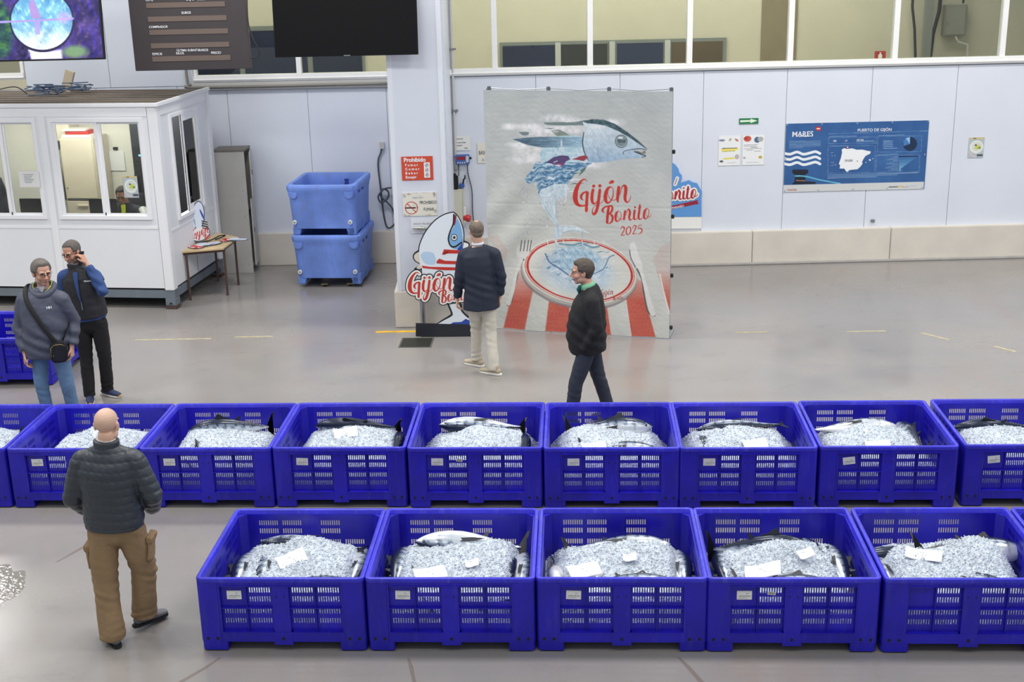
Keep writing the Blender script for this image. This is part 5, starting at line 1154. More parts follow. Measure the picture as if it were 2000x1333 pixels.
board('base_board', [(812, 632), (929, 634), (929, 659), (812, 657.5)], 15.82, OO, .02, mat('black_base', (36, 38, 46), .5), ct, -.006, smooth=False)
MB().box((-.32, .0, 0), (.30, .22, .012)).build('base_foot', MATS['black_base'], ct)
# lettering plate: outline, white, red
def flat_disc(sub, c, r, y, n=14): sub.add([(c[0]+r*math.cos(a), y, c[1]+r*math.sin(a)) for a in np.linspace(0, 2*PI, n, endpoint=False)], [tuple(range(n))])
def flat_strokes(sub, P, y):
    """P: (x, z, half width) in the plane; discs and joining strips, each a hair nearer than the last so that none coincide"""
    for i, p in enumerate(P):
        yy = y-(i % 60)*1.2e-5; flat_disc(sub, p, p[2], yy)
        if i+1 < len(P):
            q = P[i+1]; a, b = np.array(p[:2]), np.array(q[:2]); t = (b-a)/(np.linalg.norm(b-a)+1e-9); n_ = np.array((-t[1], t[0]))
            sub.add([(v[0], yy-6e-6, v[1]) for v in (a+n_*p[2], b+n_*q[2], b-n_*q[2], a-n_*p[2])], [(0, 1, 2, 3)])
def strokes_poly(T, parts, grow_, m, y, th, name):
    sub = MB(); k_ = pxw(1001, 500, 15.82)[0]-pxw(1000, 500, 15.82)[0]
    def tp(x, y_): return plane_poly([(T[0]+x*T[2], T[1]+y_*T[3])], 15.82, OO)[0]
    for q, S_ in enumerate((G1 if 'g' in parts else [])+(B1 if 'b' in parts else [])):
        P = [(*tp(p[0], p[1]), (p[2]/2*T[2]+grow_)*k_) for p in S_]; flat_strokes(sub, [tuple(v) for v in crom(P, 4)], y-q*3e-5)
    for x, y_, r in ((GD if 'g' in parts else [])+(BD1 if 'b' in parts else [])): flat_disc(sub, tp(x, y_), (r*T[2]+grow_)*k_, y-.0006)
    if 'g' in parts:
        flat_strokes(sub, [(*tp(*p), max(grow_*k_, .002)) for p in GA+[GA[0]]], y-.0005); sub.add([(v[0], y-.0007, v[1]) for v in (tp(*p) for p in GA)], [tuple(range(len(GA)))])
    o = sub.build(name, m, ct, normals=False); o['kind'] = 'stuff'; return o
TG = (785+(49)/11.59, 495+(420-115*.877)/11.59, .904/11.59, .877/11.59); TBn = (785+(820-665*.8)/11.59, 495+(820-650*.8)/11.59, .8/11.59, .8/11.59)
for T, pr_, k in ((TG, 'g', 0), (TBn, 'b', .0008)):
    strokes_poly(T, pr_, 5.4, M_OUT, -.013-k, .006, 'lettering_outline'); strokes_poly(T, pr_, 3.4, M_WH, -.017-k, .004, 'lettering_border'); strokes_poly(T, pr_, 0, M_FR, -.020-k, .003, 'lettering')

# ---------------------------------------------------------------- wall posters and signs
def sheet_on(name, label, cat, Cv, x, y, z, rz=0, m=None, th=.004, group=None):
    t = thing(name, label, cat, (x, y, z), rz, group)
    link('print', Cv.mesh('print'), m or M_PRINT, t)
    MB().box((0, .0008, 0), (Cv.W, th, Cv.H)).build('backing', mat('backing_white', (220, 220, 218), .6), t)
    return t
# blue harbour poster
pq = [(1535.5, 240), (1814, 236), (1805, 371), (1529, 373.5)]; PWd, PHt = 2.165, 1.045
C = Canvas(pq, PWd, PHt, .0055, (52, 94, 150)); C.unit(1500, 220, 1/5.882)
C.I[:] = np.stack([50+10*fbm(C.X, C.Y, s=.03, seed=2), 92+12*fbm(C.X, C.Y, s=.03, seed=2), 148+12*fbm(C.X, C.Y, s=.03, seed=2)], -1)
for k in range(3):
    y = 455+k*60; C.stroke([(185, y), (250, y+12), (330, y-12), (400, y+14), (470, y+2), (540, y-14), (590, y+8)], (232, 236, 240), w=30)
spain = [(862, 405), (905, 415), (960, 408), (1010, 425), (1080, 425), (1130, 438), (1172, 445), (1168, 470), (1110, 500), (1085, 540), (1072, 570), (1080, 585), (1050, 625), (1020, 650), (960, 655), (925, 660), (905, 682), (885, 668), (870, 640), (815, 640), (822, 600), (806, 585), (830, 520), (845, 450), (838, 425)]
C.poly(spain, (236, 238, 240))
for x, y, r in ((1163, 545, 11), (1197, 530, 6), (1118, 572, 6), (730, 490, 4), (760, 490, 4), (715, 605, 4), (740, 600, 5), (770, 595, 5)): C.ell(x, y, r, r*.8, (232, 236, 240))
C.ell(906, 395, 12, 12, (206, 60, 66)); C.ell(908, 395, 6, 6, (255, 255, 255)); C.ell(574, 178, 31, 26, (196, 44, 50)); C.ell(574, 178, 22, 8, (236, 220, 200))
for a, b, c, d in ((692, 282, 1242, 350), (685, 380, 1225, 690), (1255, 275, 1762, 455), (1240, 495, 1740, 690)): C.stroke([(a, b), (c, b-2), (c-6, d), (a-6, d), (a, b)], (128, 160, 196), w=3, smooth=False)
C.stroke([(690, 238), (1845, 216)], (140, 170, 204), w=3, smooth=False)
C.ell(1625, 365, 82, 82, (26, 46, 78)); C.poly([(1625, 365), (1575, 300), (1625, 283)], (140, 186, 226)); C.poly([(1625, 365), (1550, 390), (1548, 330), (1575, 300)], (70, 120, 180))
for k in range(11):
    y = 505+k*16; x1 = 1712-(k*22 if k < 9 else 195); C.stroke([(1505, y+4), (x1 if k else 1712, y+3)], ((24, 40, 70) if k == 0 else (50+k*8, 100+k*9, 160+k*5)), w=12, smooth=False); C.stroke([(1500-(60+(k*37) % 100), y+6), (1490, y+5)], (128, 158, 192), w=5, smooth=False)
for k in range(5): C.stroke([(245-k*1, 322+k*18), (597-(200 if k == 4 else 0), 320+k*18)], (120, 152, 188), w=7, smooth=False); C.stroke([(1318, 330+k*21), (1425+(k == 4)*50, 329+k*21)], (140, 170, 204), w=7, smooth=False)
for k in range(3): C.stroke([(680, 712+k*18), (1720-(k*240 if k else 0), 700+k*20)], (128, 158, 192), w=7, smooth=False)
C.stroke([(700, 270), (1010, 268)], (128, 158, 192), w=6, smooth=False); C.stroke([(1265, 266), (1560, 260)], (128, 158, 192), w=6, smooth=False); C.stroke([(1245, 485), (1490, 482)], (128, 158, 192), w=6, smooth=False); C.stroke([(695, 380), (900, 378)], (128, 158, 192), w=5, smooth=False)
C.stroke([(1010, 328), (1215, 326)], (150, 178, 210), w=6, smooth=False)
C.poly([(270, 655), (290, 645), (440, 645), (462, 660), (450, 690), (420, 705), (425, 780), (540, 790), (540, 815), (270, 815), (300, 780), (305, 705), (280, 690)], (28, 34, 48)); C.stroke([(310, 718), (430, 725), (600, 770), (820, 812)], (96, 180, 206), w=16); C.stroke([(320, 770), (420, 775)], (150, 110, 90), w=12)
C.poly([(170, 820), (1790, 806), (1785, 905), (160, 915)], (206, 208, 208)); C.stroke([(1385, 862), (1490, 860)], (70, 74, 84), w=10); C.stroke([(1495, 860), (1545, 859)], (214, 184, 90), w=14); C.stroke([(1590, 856), (1700, 855)], (176, 194, 210), w=12)
for x, y in ((222, 128), (615, 124), (1020, 120), (1422, 112), (1840, 104), (188, 890), (568, 888), (968, 884), (1362, 880), (1770, 878), (1798, 488), (200, 520)): C.ell(x, y, 9, 9, (150, 156, 162))
t = sheet_on('harbour_poster', 'wide blue harbour information poster with a white map on the white wall', 'poster', C, 3.868, WY(3.868)-.012, 1.10, WA, M_GLOSSP)
def pt(x, y): # artwork units -> sheet
    U_ = homog(pq, [(0, 0), (1, 0), (1, 1), (0, 1)]) @ np.array([1500+x/5.882, 220+y/5.882, 1]); return U_[0]/U_[2]*PWd, (1-U_[1]/U_[2])*PHt
def plab(s, x, y, size, m, bold=0, sp=1, name='lettering'): a, b = pt(x, y); return text(s, size, m, t, TM(a, -.002, b), name, bold, sp)
MWH = mat('ink_white', (236, 238, 242), .5)
plab('MARES', 272, 268, .112, MWH, .018, .95); plab('PUERTO DE GIJÓN', 1020, 217, .062, MWH, .012, 1.0); plab('29.020', 872, 560, .045, M_INKD, .015); plab('HA', 1008, 560, .02, M_INKD); plab('188', 738, 330, .036, MWH, .02); plab('17', 876, 330, .036, MWH, .02); plab('187.756', 1008, 322, .034, MWH, .02); plab('Coca-Cola', 215, 885, .038, mat('ink_red', (190, 44, 48), .5), .012, .85); plab('de Asturias', 1545, 868, .016, M_INK)
plab('CANARIAS', 712, 572, .011, MWH); plab('CEUTA', 716, 458, .011, MWH)
a, b = pt(355, 262); MB().prism([(a, b), (a+.05, b+.012), (a+.10, b), (a+.15, b+.012), (a+.15, b+.0), (a+.10, b-.012), (a+.05, b), (a, b-.012)], -.0022, -.001, 'y').build('wave_mark', MWH, t)
# green arrow sign
t = thing('arrow_sign', 'small green sign with a white arrow pointing right on the white wall', 'sign', (3.158, WY(3.158)-.012, 2.155), WA)
MB().box((0, 0, 0), (.29, .008, .085)).build('plate', mat('sign_green', (40, 120, 74), .4), t)
MB().prism([(.015, .028), (.17, .032), (.17, .012), (.275, .045), (.17, .077), (.17, .058), (.015, .058)], -.002, 0, 'y').build('arrow', mat('arrow_pale', (222, 240, 214), .4), t)
# two white event sheets
C = Canvas([(0, 0), (420, 0), (420, 590), (0, 590)], .33, .455, .006, (232, 233, 234))
C.ell(60, 90, 60, 20, (120, 130, 150)).ell(220, 80, 20, 34, (170, 170, 130), rot=.6).ell(345, 90, 44, 18, (190, 110, 104), rot=.6); C.poly([(50, 260), (370, 235), (385, 285), (60, 320)], (234, 222, 110)); C.stroke([(70, 250), (350, 248)], (96, 88, 84), w=16, smooth=False); C.stroke([(80, 312), (320, 300)], (150, 140, 90), w=10, smooth=False)
C.poly([(90, 440), (310, 432), (315, 460), (95, 470)], (226, 210, 80)); C.ell(360, 420, 44, 50, (190, 176, 176)); C.ell(60, 505, 38, 20, (70, 74, 70)); C.stroke([(180, 540), (350, 535)], (190, 186, 180), w=10)
sheet_on('event_sheet', 'left one of two white event sheets below the arrow sign, with a yellow band', 'poster', C, 2.858, WY(2.858)-.008, 1.53, WA, group='white event sheets below the arrow')
C = Canvas([(0, 0), (420, 0), (420, 590), (0, 590)], .33, .455, .006, (232, 233, 234))
C.ell(90, 70, 74, 58, (196, 84, 70)).ell(60, 60, 30, 26, (160, 60, 60)).ell(280, 95, 60, 58, (78, 106, 140)).ell(340, 85, 56, 50, (172, 172, 172))
for k, (a, b) in enumerate(((30, 290), (30, 260), (160, 290), (30, 370), (80, 200), (230, 350))): C.stroke([(a, 190+k*26), (b, 190+k*26)], (120, 122, 130), w=9, smooth=False)
C.ell(350, 440, 36, 30, (190, 170, 70)).ell(40, 445, 26, 18, (160, 160, 160)); C.stroke([(80, 540), (320, 540)], (190, 190, 194), w=10)
sheet_on('event_sheet', 'right one of two white event sheets below the arrow sign, with red and blue discs', 'poster', C, 3.222, WY(3.222)-.008, 1.53, WA, group='white event sheets below the arrow')
def plate_flyer(cat_label, x, y, z, rz, w_=.235, h_=.31, name='flyer'):
    C = Canvas([(0, 0), (200, 0), (200, 290), (0, 290)], w_, h_, .0055, (176, 186, 188))
    C.stroke([(10, 12), (190, 12)], (214, 190, 90), w=16, smooth=False); C.stroke([(60, 14), (90, 14)], (110, 80, 60), w=12, smooth=False); C.ell(105, 135, 88, 92, (222, 226, 220)).ell(110, 130, 66, 66, (206, 212, 204)); C.ell(120, 140, 40, 26, (196, 200, 90), rot=-.6).ell(95, 110, 14, 12, (60, 66, 50)).ell(145, 150, 18, 12, (96, 130, 60)); C.poly([(120, 240), (195, 240), (195, 270), (120, 270)], (70, 84, 96)); C.stroke([(10, 200), (60, 260), (100, 282)], (206, 190, 190), w=20)
    return sheet_on(name, cat_label, 'poster', C, x, y, z, rz)
plate_flyer('small poster with a white plate of food on the wall at the far right', 6.661, WY(6.66)-.008, 1.558, WA)
# sign behind the banner
lg = thing('logo_board', 'blue cloud-edged board with red lettering half hidden behind the grey banner', 'sign', (1.6, WY(1.6)-.03, .57), WA)
OL = (1.6, .57)
def lb(name, P, m, y0, th, smooth=False):
    Q = [(1300+x/8.33, 300+y/8.33) for x, y in P]; Q = [tuple(q) for q in crom(Q+[Q[0]], 5)][:-1] if smooth else Q
    return MB().prism([(pxw(x, y, WY(2.3))[0]-OL[0], pxw(x, y, WY(2.3))[1]-OL[1]) for x, y in Q], y0, y0+th, 'y').build(name, m, lg)
lb('board', [(-500, 1030), (-500, 1220), (575, 1215), (582, 1025)], M_WH, 0, .02)
lb('cloud_print', [(-500, 1025), (-500, 100), (60, 120), (150, 170), (205, 240), (215, 300), (260, 350), (258, 420), (235, 475), (300, 455), (380, 430), (440, 465), (510, 480), (555, 560), (590, 620), (575, 700), (580, 780), (582, 1022)], mat('cloud_blue', (96, 152, 214), .4), -.004, .022)
lb('ribbon', [(-200, 905), (530, 750), (515, 782), (540, 812), (-200, 960)], mat('ribbon_red', (150, 36, 60), .4), -.006, .002)
mm = mat('logo_red', (176, 40, 48), .4)
for gw, m_, y in ((24, M_WH, -.008), (0, mm, -.0105)):
    sub = MB(); kk = (pxw(1001, 400, WY(2.3))[0]-pxw(1000, 400, WY(2.3))[0])/8.33
    def lp(x, z): v = pxw(1300+x/8.33, 300+z/8.33, WY(2.3)); return v[0]-OL[0], v[1]-OL[1]
    for q, S_ in enumerate(B1[3:]):
        P = [(*lp(150+(p[0]-1120)*.66, 530+(p[1]-640)*.68), (p[2]/2*.70+gw+2)*kk) for p in S_]; flat_strokes(sub, [tuple(v) for v in crom(P, 4)], y-q*3e-5)
    flat_disc(sub, lp(290, 555), (14+gw)*kk, y-.0005)
    if gw: flat_strokes(sub, [(*lp(185, 395), (gw+6)*kk), (*lp(150, 495), (gw+6)*kk)], y-.0004)
    o = sub.build('lettering' if not gw else 'lettering_border', m_, lg, normals=False); o['kind'] = 'stuff'
lb('lettering', [(190, 390), (150, 500), (140, 495), (180, 388)], mm, -.012, .002)
x_, z_2 = pxw(1303, 405, WY(2.3)); text('BONITO DEL PARAISO', .05, MWH, lg, TM(x_-OL[0]-.22, -.008, z_2-OL[1]-.075, -.17), bold=.02, spacing=.95)
# signs on the pier (pier front plane turned by 1.6 degrees)
PZ = math.radians(1.6); 
def on_pier(name, label, cat, x, z): return thing(name, label, cat, (x, 16.28+math.tan(PZ)*(x+1.77)-.012, z), PZ)
t = on_pier('warning_sign', 'orange-red sign with white lettering on the pier', 'sign', -1.645, 1.965)
MB().box((0, 0, 0), (.40, .006, .305)).build('plate', mat('sign_orange', (205, 76, 48), .45), t)
text('Prohibido', .074, MWH, t, TM(.03, -.0015, .238), bold=.06, spacing=.96)
for k, s in enumerate(('F u m a r', 'C o m e r', 'B e b e r', 'Escupir')): text(s, .045, MWH, t, TM(.045, -.0015, .182-k*.052), bold=.06, spacing=1.0 if k < 3 else 1.05)
MB().box((.285, -.002, .03), (.36, 0, .225)).build('symbol_panel', MWH, t)
for k in range(3):
    o = MB(); q = [(.3225+.022*math.cos(a), .19-k*.062+.024*math.sin(a)) for a in np.linspace(0, 2*PI, 20, endpoint=False)]; q2 = [(.3225+.018*math.cos(a), .19-k*.062+.020*math.sin(a)) for a in np.linspace(0, 2*PI, 20, endpoint=False)]
    for i in range(20): j = (i+1) % 20; o.prism([q[i], q[j], q2[j], q2[i]], -.0034, -.002, 'y')
    o.prism([(.31, .175-k*.062), (.335, .20-k*.062), (.333, .204-k*.062), (.308, .179-k*.062)], -.0034, -.002, 'y').prism([(.315, .186-k*.062), (.33, .186-k*.062), (.328, .198-k*.062), (.316, .195-k*.062)], -.0034, -.002, 'y'); o.build('ban_symbol', M_INKD, t)
t = on_pier('no_smoking_sign', 'weathered white no smoking sign on the pier below the orange sign', 'sign', -1.65, 1.50)
C = Canvas([(0, 0), (650, 0), (650, 460), (0, 460)], .435, .305, .005, (226, 222, 210))
for x, y, rx, ry in ((40, 50, 50, 60), (120, 30, 70, 30), (610, 40, 40, 80), (620, 370, 40, 60), (20, 440, 60, 30), (480, 445, 80, 16), (100, 450, 70, 14), (320, 6, 330, 8)): C.ell(x, y, rx, ry, (120, 116, 108), feather=.9, alpha=lambda X, Y: np.clip(.5+fbm(X, Y, s=.04, seed=9), 0, .8))
C.stroke([(60, 300), (240, 300)], (28, 28, 30), w=26, smooth=False); C.stroke([(250, 296), (285, 296)], (180, 176, 168), w=24, smooth=False); C.stroke([(220, 265), (200, 230), (225, 205), (250, 215), (262, 240), (250, 275)], (110, 110, 110), w=4)
C.ell(160, 300, 118, 118, (186, 44, 44), ring=15); C.stroke([(80, 215), (245, 385)], (186, 44, 44), w=16, smooth=False); C.stroke([(260, 60), (380, 58)], (170, 176, 186), w=4); 
link('print', C.mesh('print'), M_PRINT, t); MB().box((0, .001, 0), (.435, .008, .305)).build('plate', M_CARD, t)
text('PROHIBIDO', .058, M_INKD, t, TM(.215, -.002, .155) @ Matrix.Diagonal((.72, 1, 1, 1)), bold=.004); text('FUMAR', .058, M_INKD, t, TM(.262, -.002, .065) @ Matrix.Diagonal((.72, 1, 1, 1)), bold=0)
text('lonja', .032, mat('pale_blue_ink', (110, 150, 190), .6), t, TM(.125, -.002, .232)); text('Gijón', .032, mat('pale_grey_ink', (160, 164, 172), .6), t, TM(.195, -.002, .232))
t = on_pier('water_sign', 'faint white sign reading about salt water on the pier behind the cut-out', 'sign', -1.56, 1.27)
MB().box((0, 0, 0), (.36, .006, .20)).build('plate', mat('sheet_white', (222, 225, 232), .5), t); text('AGUA SALADA', .036, M_INK, t, TM(.03, -.0015, .115))
o = MB().loft([(.03, -.03, .06), (.12, -.035, .06), (.2, -.03, .05)], [(.014, .02), (.026, .03), (.018, .024)], n=10).build('foil_wrapped_tap', mat('foil', (176, 176, 172), .25, .8, bump=.8, bscale=70), smooth='all'); o.location = (-1.56, 16.265, 1.29); tag(o, 'crumpled silver foil wrapped tap on the pier below the no smoking sign', 'tap')
# sheets right of the pier
t = wt('notice_sheet', 'white notice sheet with faint handwriting above the scale display', 'notice', -1.12, 1.86, -.012)
MB().box((0, 0, 0), (.22, .004, .225)).build('sheet', M_CARD, t)
for s, z, x in (('PUERTO DE', .165, .01), ('A LONJA ARRIBA', .11, .01), ('CERRADO', .065, .01), ('LONJA', .025, .12)): text(s, .026, M_INKD, t, TM(x, -.0015, z) @ Matrix.Diagonal((.72, 1, 1, 1)))
t = wt('scale_sign', 'cream sign with dark letters half hidden behind the left edge of the banner', 'sign', -.80, 1.66, -.012)
MB().box((0, 0, 0), (.40, .005, .31)).build('plate', mat('cream_plate', (226, 222, 208), .5), t); text('BÁSCULA', .08, M_INKD, t, TM(.02, -.0015, .13) @ Matrix.Diagonal((.62, 1, 1, 1)), bold=.01); text('A', .06, mat('sky_ink', (90, 160, 200), .5), t, TM(.065, -.0015, .03))
# notes on the booth windows
t = thing('window_note', 'white printed note taped on the left booth window', 'notice', BP(-2.07, -.04, 1.745), BZ); MB().box((0, 0, 0), (.30, .003, .225)).build('sheet', M_CARD, t)
for k in range(6): MB().box((.07+(k % 2)*.01, -.001, .17-k*.022), (.22-(k % 3)*.02, 0, .177-k*.022)).build('text_line', M_INK, t)
plate_flyer('small poster with a plate of food taped on the booth window before the seated man', *BP(-.56, -.035, 1.60), BZ, .21, .30)
# ---------------------------------------------------------------- cut-outs on the small table
def mini(label, loc, rot, s=1):
    t = thing('fish_cutout', label, 'cut-out', loc, 0, 'small fish cut-outs'); t.rotation_euler = rot
    el = lambda cx, cy, rx, ry, a0=0: [(s*(cx+rx*math.cos(a)*math.cos(a0)-ry*math.sin(a)*math.sin(a0)), s*(cy+rx*math.cos(a)*math.sin(a0)+ry*math.sin(a)*math.cos(a0))) for a in np.linspace(0, 2*PI, 20, endpoint=False)]
    MB().prism(el(.0, .36, .085, .19, -.15), 0, .008, 'y').prism(el(-.11, .27, .07, .11), 0, .008, 'y').prism(el(-.01, .12, .14, .10, .2), 0, .008, 'y').build('board', mat('mini_edge', (88, 94, 110), .5), t)
    MB().prism(el(.0, .36, .072, .175, -.15), -.002, 0, 'y').prism(el(-.11, .27, .058, .097), -.002, 0, 'y').build('print', mat('mini_pale', (212, 222, 236), .4), t)
    MB().prism(el(.05, .36, .012, .08, .3), -.003, -.001, 'y').build('print', M_FD, t)
    for k in range(4): MB().prism([(s*.03, s*(.29-k*.03)), (s*.11, s*(.26-k*.03)), (s*.11, s*(.247-k*.03)), (s*.03, s*(.275-k*.03))], -.004, -.002, 'y').build('stripe', M_INKD, t)
    MB().prism(el(-.01, .12, .128, .088, .2), -.003, -.001, 'y').build('print', mat('mini_white', (232, 226, 226), .4), t)
    mb = MB()
    for S_ in G1+[[(p[0]+150, p[1]-60, p[2]) for p in q] for q in B1[:6]]:
        P = [((p[0]-700)*.00020*s, .12*s-(p[1]-500)*.00022*s+(p[0]-700)*.00003*s, max(.002, p[2]*.0001*s)) for p in S_]
        for a, b in zip(P[:-1], P[1:]):
            t_ = np.array(b[:2])-np.array(a[:2]); t_ = t_/(np.linalg.norm(t_)+1e-9); n_ = np.array((-t_[1], t_[0])); A_, B_ = np.array(a[:2]), np.array(b[:2])
            mb.prism([tuple(A_+n_*a[2]), tuple(B_+n_*b[2]), tuple(B_-n_*b[2]), tuple(A_-n_*a[2])], -.006, -.003, 'y')
    o = mb.build('lettering', M_FR, t); o['kind'] = 'stuff'
mini('small fish cut-out standing on the side table leaning on the booth', (-4.84, 18.35, .74), (-.12, 0, .55), 1.12)
mini('small fish cut-out lying flat at the front of the side table', (-4.93, 17.97, .745), (-PI/2+.02, 0, -1.15+.35), .95)
mini('small fish cut-out lying flat at the back corner of the side table', (-4.62, 18.45, .745), (-PI/2+.02, 0, -1.5), .8)
cable('black strap lying on the side table', [(-4.86, 18.3, .745), (-4.72, 18.42, .76), (-4.62, 18.5, .80), (-4.55, 18.6, .79), (-4.6, 18.62, .76), (-4.68, 18.5, .75)], .009, M_BLK, 'strap', 'strap')

# ---------------------------------------------------------------- hanging screens
def hang(t, xs, z, y=.05):
    for x in xs: MB().box((x-.015, y, z), (x+.015, y+.03, z+2.0)).build('hanger', M_STEEL, t)
C = Canvas([(0, 0), (200, 0), (200, 112), (0, 112)], 1.50, .84, .006, (50, 40, 90))
M_TVW = 2.4; C = Canvas([(-130, -115), (186, -115), (201, 110.5), (-130, 110.5)], 2.36, 1.62, .0075, (44, 36, 84))
n1 = fbm(C.X, C.Y, s=.06, o=5, seed=1); n2 = fbm(C.X, C.Y, s=.18, o=4, seed=2); n3 = fbm(C.X, C.Y*.35, s=.25, o=4, seed=3)
C.I[:] = np.stack([48+34*n1+40*np.clip(n2, 0, 1), 38+26*n1+34*np.clip(n2, 0, 1), 92+44*n1+70*np.clip(n3, 0, 1)], -1)
C.poly([(-130, -20), (-20, -20), (26, 10), (40, 60), (10, 110), (-130, 110)], lambda X, Y: np.stack([40+40*fbm(X, Y, s=.1, seed=4), 84+60*fbm(X, Y, s=.1, seed=4), 60+20*fbm(X, Y, s=.1, seed=5)], -1), .9, True, feather=6)
C.poly([(62, 84), (80, 92), (100, 96), (125, 94), (126, 111), (70, 111)], (236, 230, 250), 1, feather=3); C.ell(80, 95, 50, 26, (22, 20, 40), alpha=lambda X, Y: np.clip((X < 68)*1.0*(.4+fbm(X, Y, s=.3, seed=6)), 0, 1), feather=.4)
C.ell(150, 98, 30, 15, (110, 150, 90), feather=.5, alpha=.8)
C.ell(92, 42, 58, 56, (34, 26, 62))
def disc(X, Y):
    n_ = fbm(X, Y*.6, s=.09, seed=7); m_ = np.clip(fbm(X, Y, s=.25, seed=8), 0, 1); g = np.clip((Y-40)/50, 0, 1)
    return np.stack([92+40*n_+70*m_+110*g, 148+40*n_+60*m_+70*g, 182+26*n_+40*m_+30*g], -1)
C.ell(92, 41, 55, 52, disc); C.poly([(72, 4), (80, 4), (92, 36), (74, 36), (70, 16)], (150, 120, 176), .9); C.poly([(76, 40), (90, 40), (88, 66), (80, 66)], (150, 130, 190), .8)
C.stroke([(-130, 42), (36, 41), (148, 38)], (150, 130, 220), w=3.5); C.ell(132, 36, 16, 14, (180, 150, 196), alpha=.6, feather=.5)
tv = thing('wall_screen', 'lit hanging screen showing a purple and green lake scene', 'screen', (-7.9, 16.95, 3.53), 0); tv.rotation_euler = (math.radians(-6), 0, math.radians(1))
link('picture', C.mesh('picture'), mat('screen_picture', (255, 255, 255), .3, attr='print', emit=.55), tv)
MB().box((-.02, .003, -.02), (2.38, .06, 1.64)).build('screen_housing', M_BLK, tv, bevel=.006)
# auction board
ab = thing('auction_board', 'dark brown electronic auction board with white labels hanging above the booth', 'display board', (-5.44, 18.0, 3.262), math.radians(.3))
M_BRD = mat('board_brown', (66, 60, 62), .5, var=.05); M_BROWN = mat('led_strip_brown', (112, 98, 90), .35)
MB().box((0, 0, 0), (1.60, .10, 1.9)).build('board_body', M_BRD, ab, bevel=.005)
def bp_(x, y): # artwork of the board: units of the drawing 2000 x 1143 over 245 x 140
    X, Z = pxw(255+x/8.163, y/8.163, 18.0); return X+5.44, Z-3.262
for y0, y1, x0, x1 in ((20, 130, 255, 1500), (240, 350, 282, 1525), (450, 560, 305, 1548), (665, 772, 330, 1568), (875, 985, 352, 1588)):
    a, b = bp_(x0, y1); c, d = bp_(x1, y0); MB().box((a, -.006, b), (c, 0, d)).build('led_strip', M_BROWN, ab)
for k in range(3): MB().box((.16, -.006, .98+k*.26), (1.2, 0, 1.10+k*.26)).build('led_strip', M_BROWN, ab)
for s, x, y in (('LOTE', 245, 18), ('CAJAS', 880, 8), ('TARA', 1060, 8), ('EUROS', 815, 222), ('COMPRADOR', 295, 450), ('ESPECIE', 348, 880), ('ÚLTIMA SUBASTA', 735, 822), ('AVISOS', 1085, 818), ('KILOS', 728, 868), ('PRECIO', 1285, 860)):
    a, b = bp_(x, y); text(s, .044, MWH, ab, TM(a, -.008, b), bold=.02, spacing=.92)
hang(ab, (.3, 1.3), 1.9)
cable('thin black wire hanging from the right side of the auction board', [(-3.80, 18.0, 4.4), (-3.82, 17.98, 3.9), (-3.76, 17.96, 3.65), (-3.70, 17.96, 3.52), (-3.72, 17.98, 3.42), (-3.83, 18.04, 3.40)], .008, M_CABLE)
# black television on the pier
tv2 = thing('black_television', 'large switched-off black television hanging by the pier top', 'television', (-3.115, 16.05, 3.56), math.radians(0)); tv2.rotation_euler = (math.radians(-6), 0, math.radians(-.6))
MB().box((0, 0, 0), (1.765, .05, 1.02)).build('screen_housing', mat('tv_bezel', (24, 24, 26), .5, spec=.2), tv2, bevel=.006); MB().box((.012, -.002, .014), (1.753, 0, 1.008)).build('screen_panel', mat('tv_black', (12, 12, 14), .5, spec=.15), tv2)
MB().box((1.2, .05, .3), (1.35, .17, .7)).build('wall_bracket', M_STEEL, tv2); MB().box((.85, -.004, .002), (.93, 0, .012)).build('logo_strip', M_INK, tv2)

# ================================================================== PEOPLE
def hdir(f): f = math.radians(f); return Vector((math.sin(f), -math.cos(f), 0))
def join_meshes(ms, name):
    vs = []; fs = []; k = 0
    for me in ms:
        v = getv(me); vs.append(v); n = len(me.polygons)
        for p in me.polygons: fs.append([i+k for i in p.vertices])
        k += len(v); bpy.data.meshes.remove(me)
    me = bpy.data.meshes.new(name); me.from_pydata(np.concatenate(vs).tolist(), [], fs); me.update(); return me
def add_head(mb, c, Rm, s=1, jaw=1.0):
    def b(o, r): mb.ball(c+Rm @ (Vector(o)*s), tuple(q*s for q in r), 20, 14, M=Rm.to_4x4())
    b((0, -.012, .035), (.077, .098, .086)); b((0, .022, -.03), (.061*jaw, .068, .078)); b((0, .058, -.094), (.029*jaw, .024, .024))
    b((0, .02, -.07), (.05*jaw, .055, .045))
    for q in (-1, 1):
        b((q*.036, .050, -.030), (.030, .034, .032)); b((q*.030, .078, .026), (.028, .016, .009)); b((q*.045*jaw, .012, -.068), (.022, .045, .03))
        b((q*.0795, -.006, -.008), (.009, .022, .032)); b((q*.086, -.014, .004), (.006, .012, .020)); b((q*.012, .098, -.036), (.010, .012, .009))
    mb.loft([c+Rm @ (Vector(p)*s) for p in ((0, .086, .016), (0, .102, -.008), (0, .113, -.030))], [.009*s, .010*s, .013*s], n=10)
    b((0, .110, -.034), (.012, .013, .011)); b((0, .089, -.061), (.024, .011, .007)); b((0, .086, -.073), (.021, .011, .008))
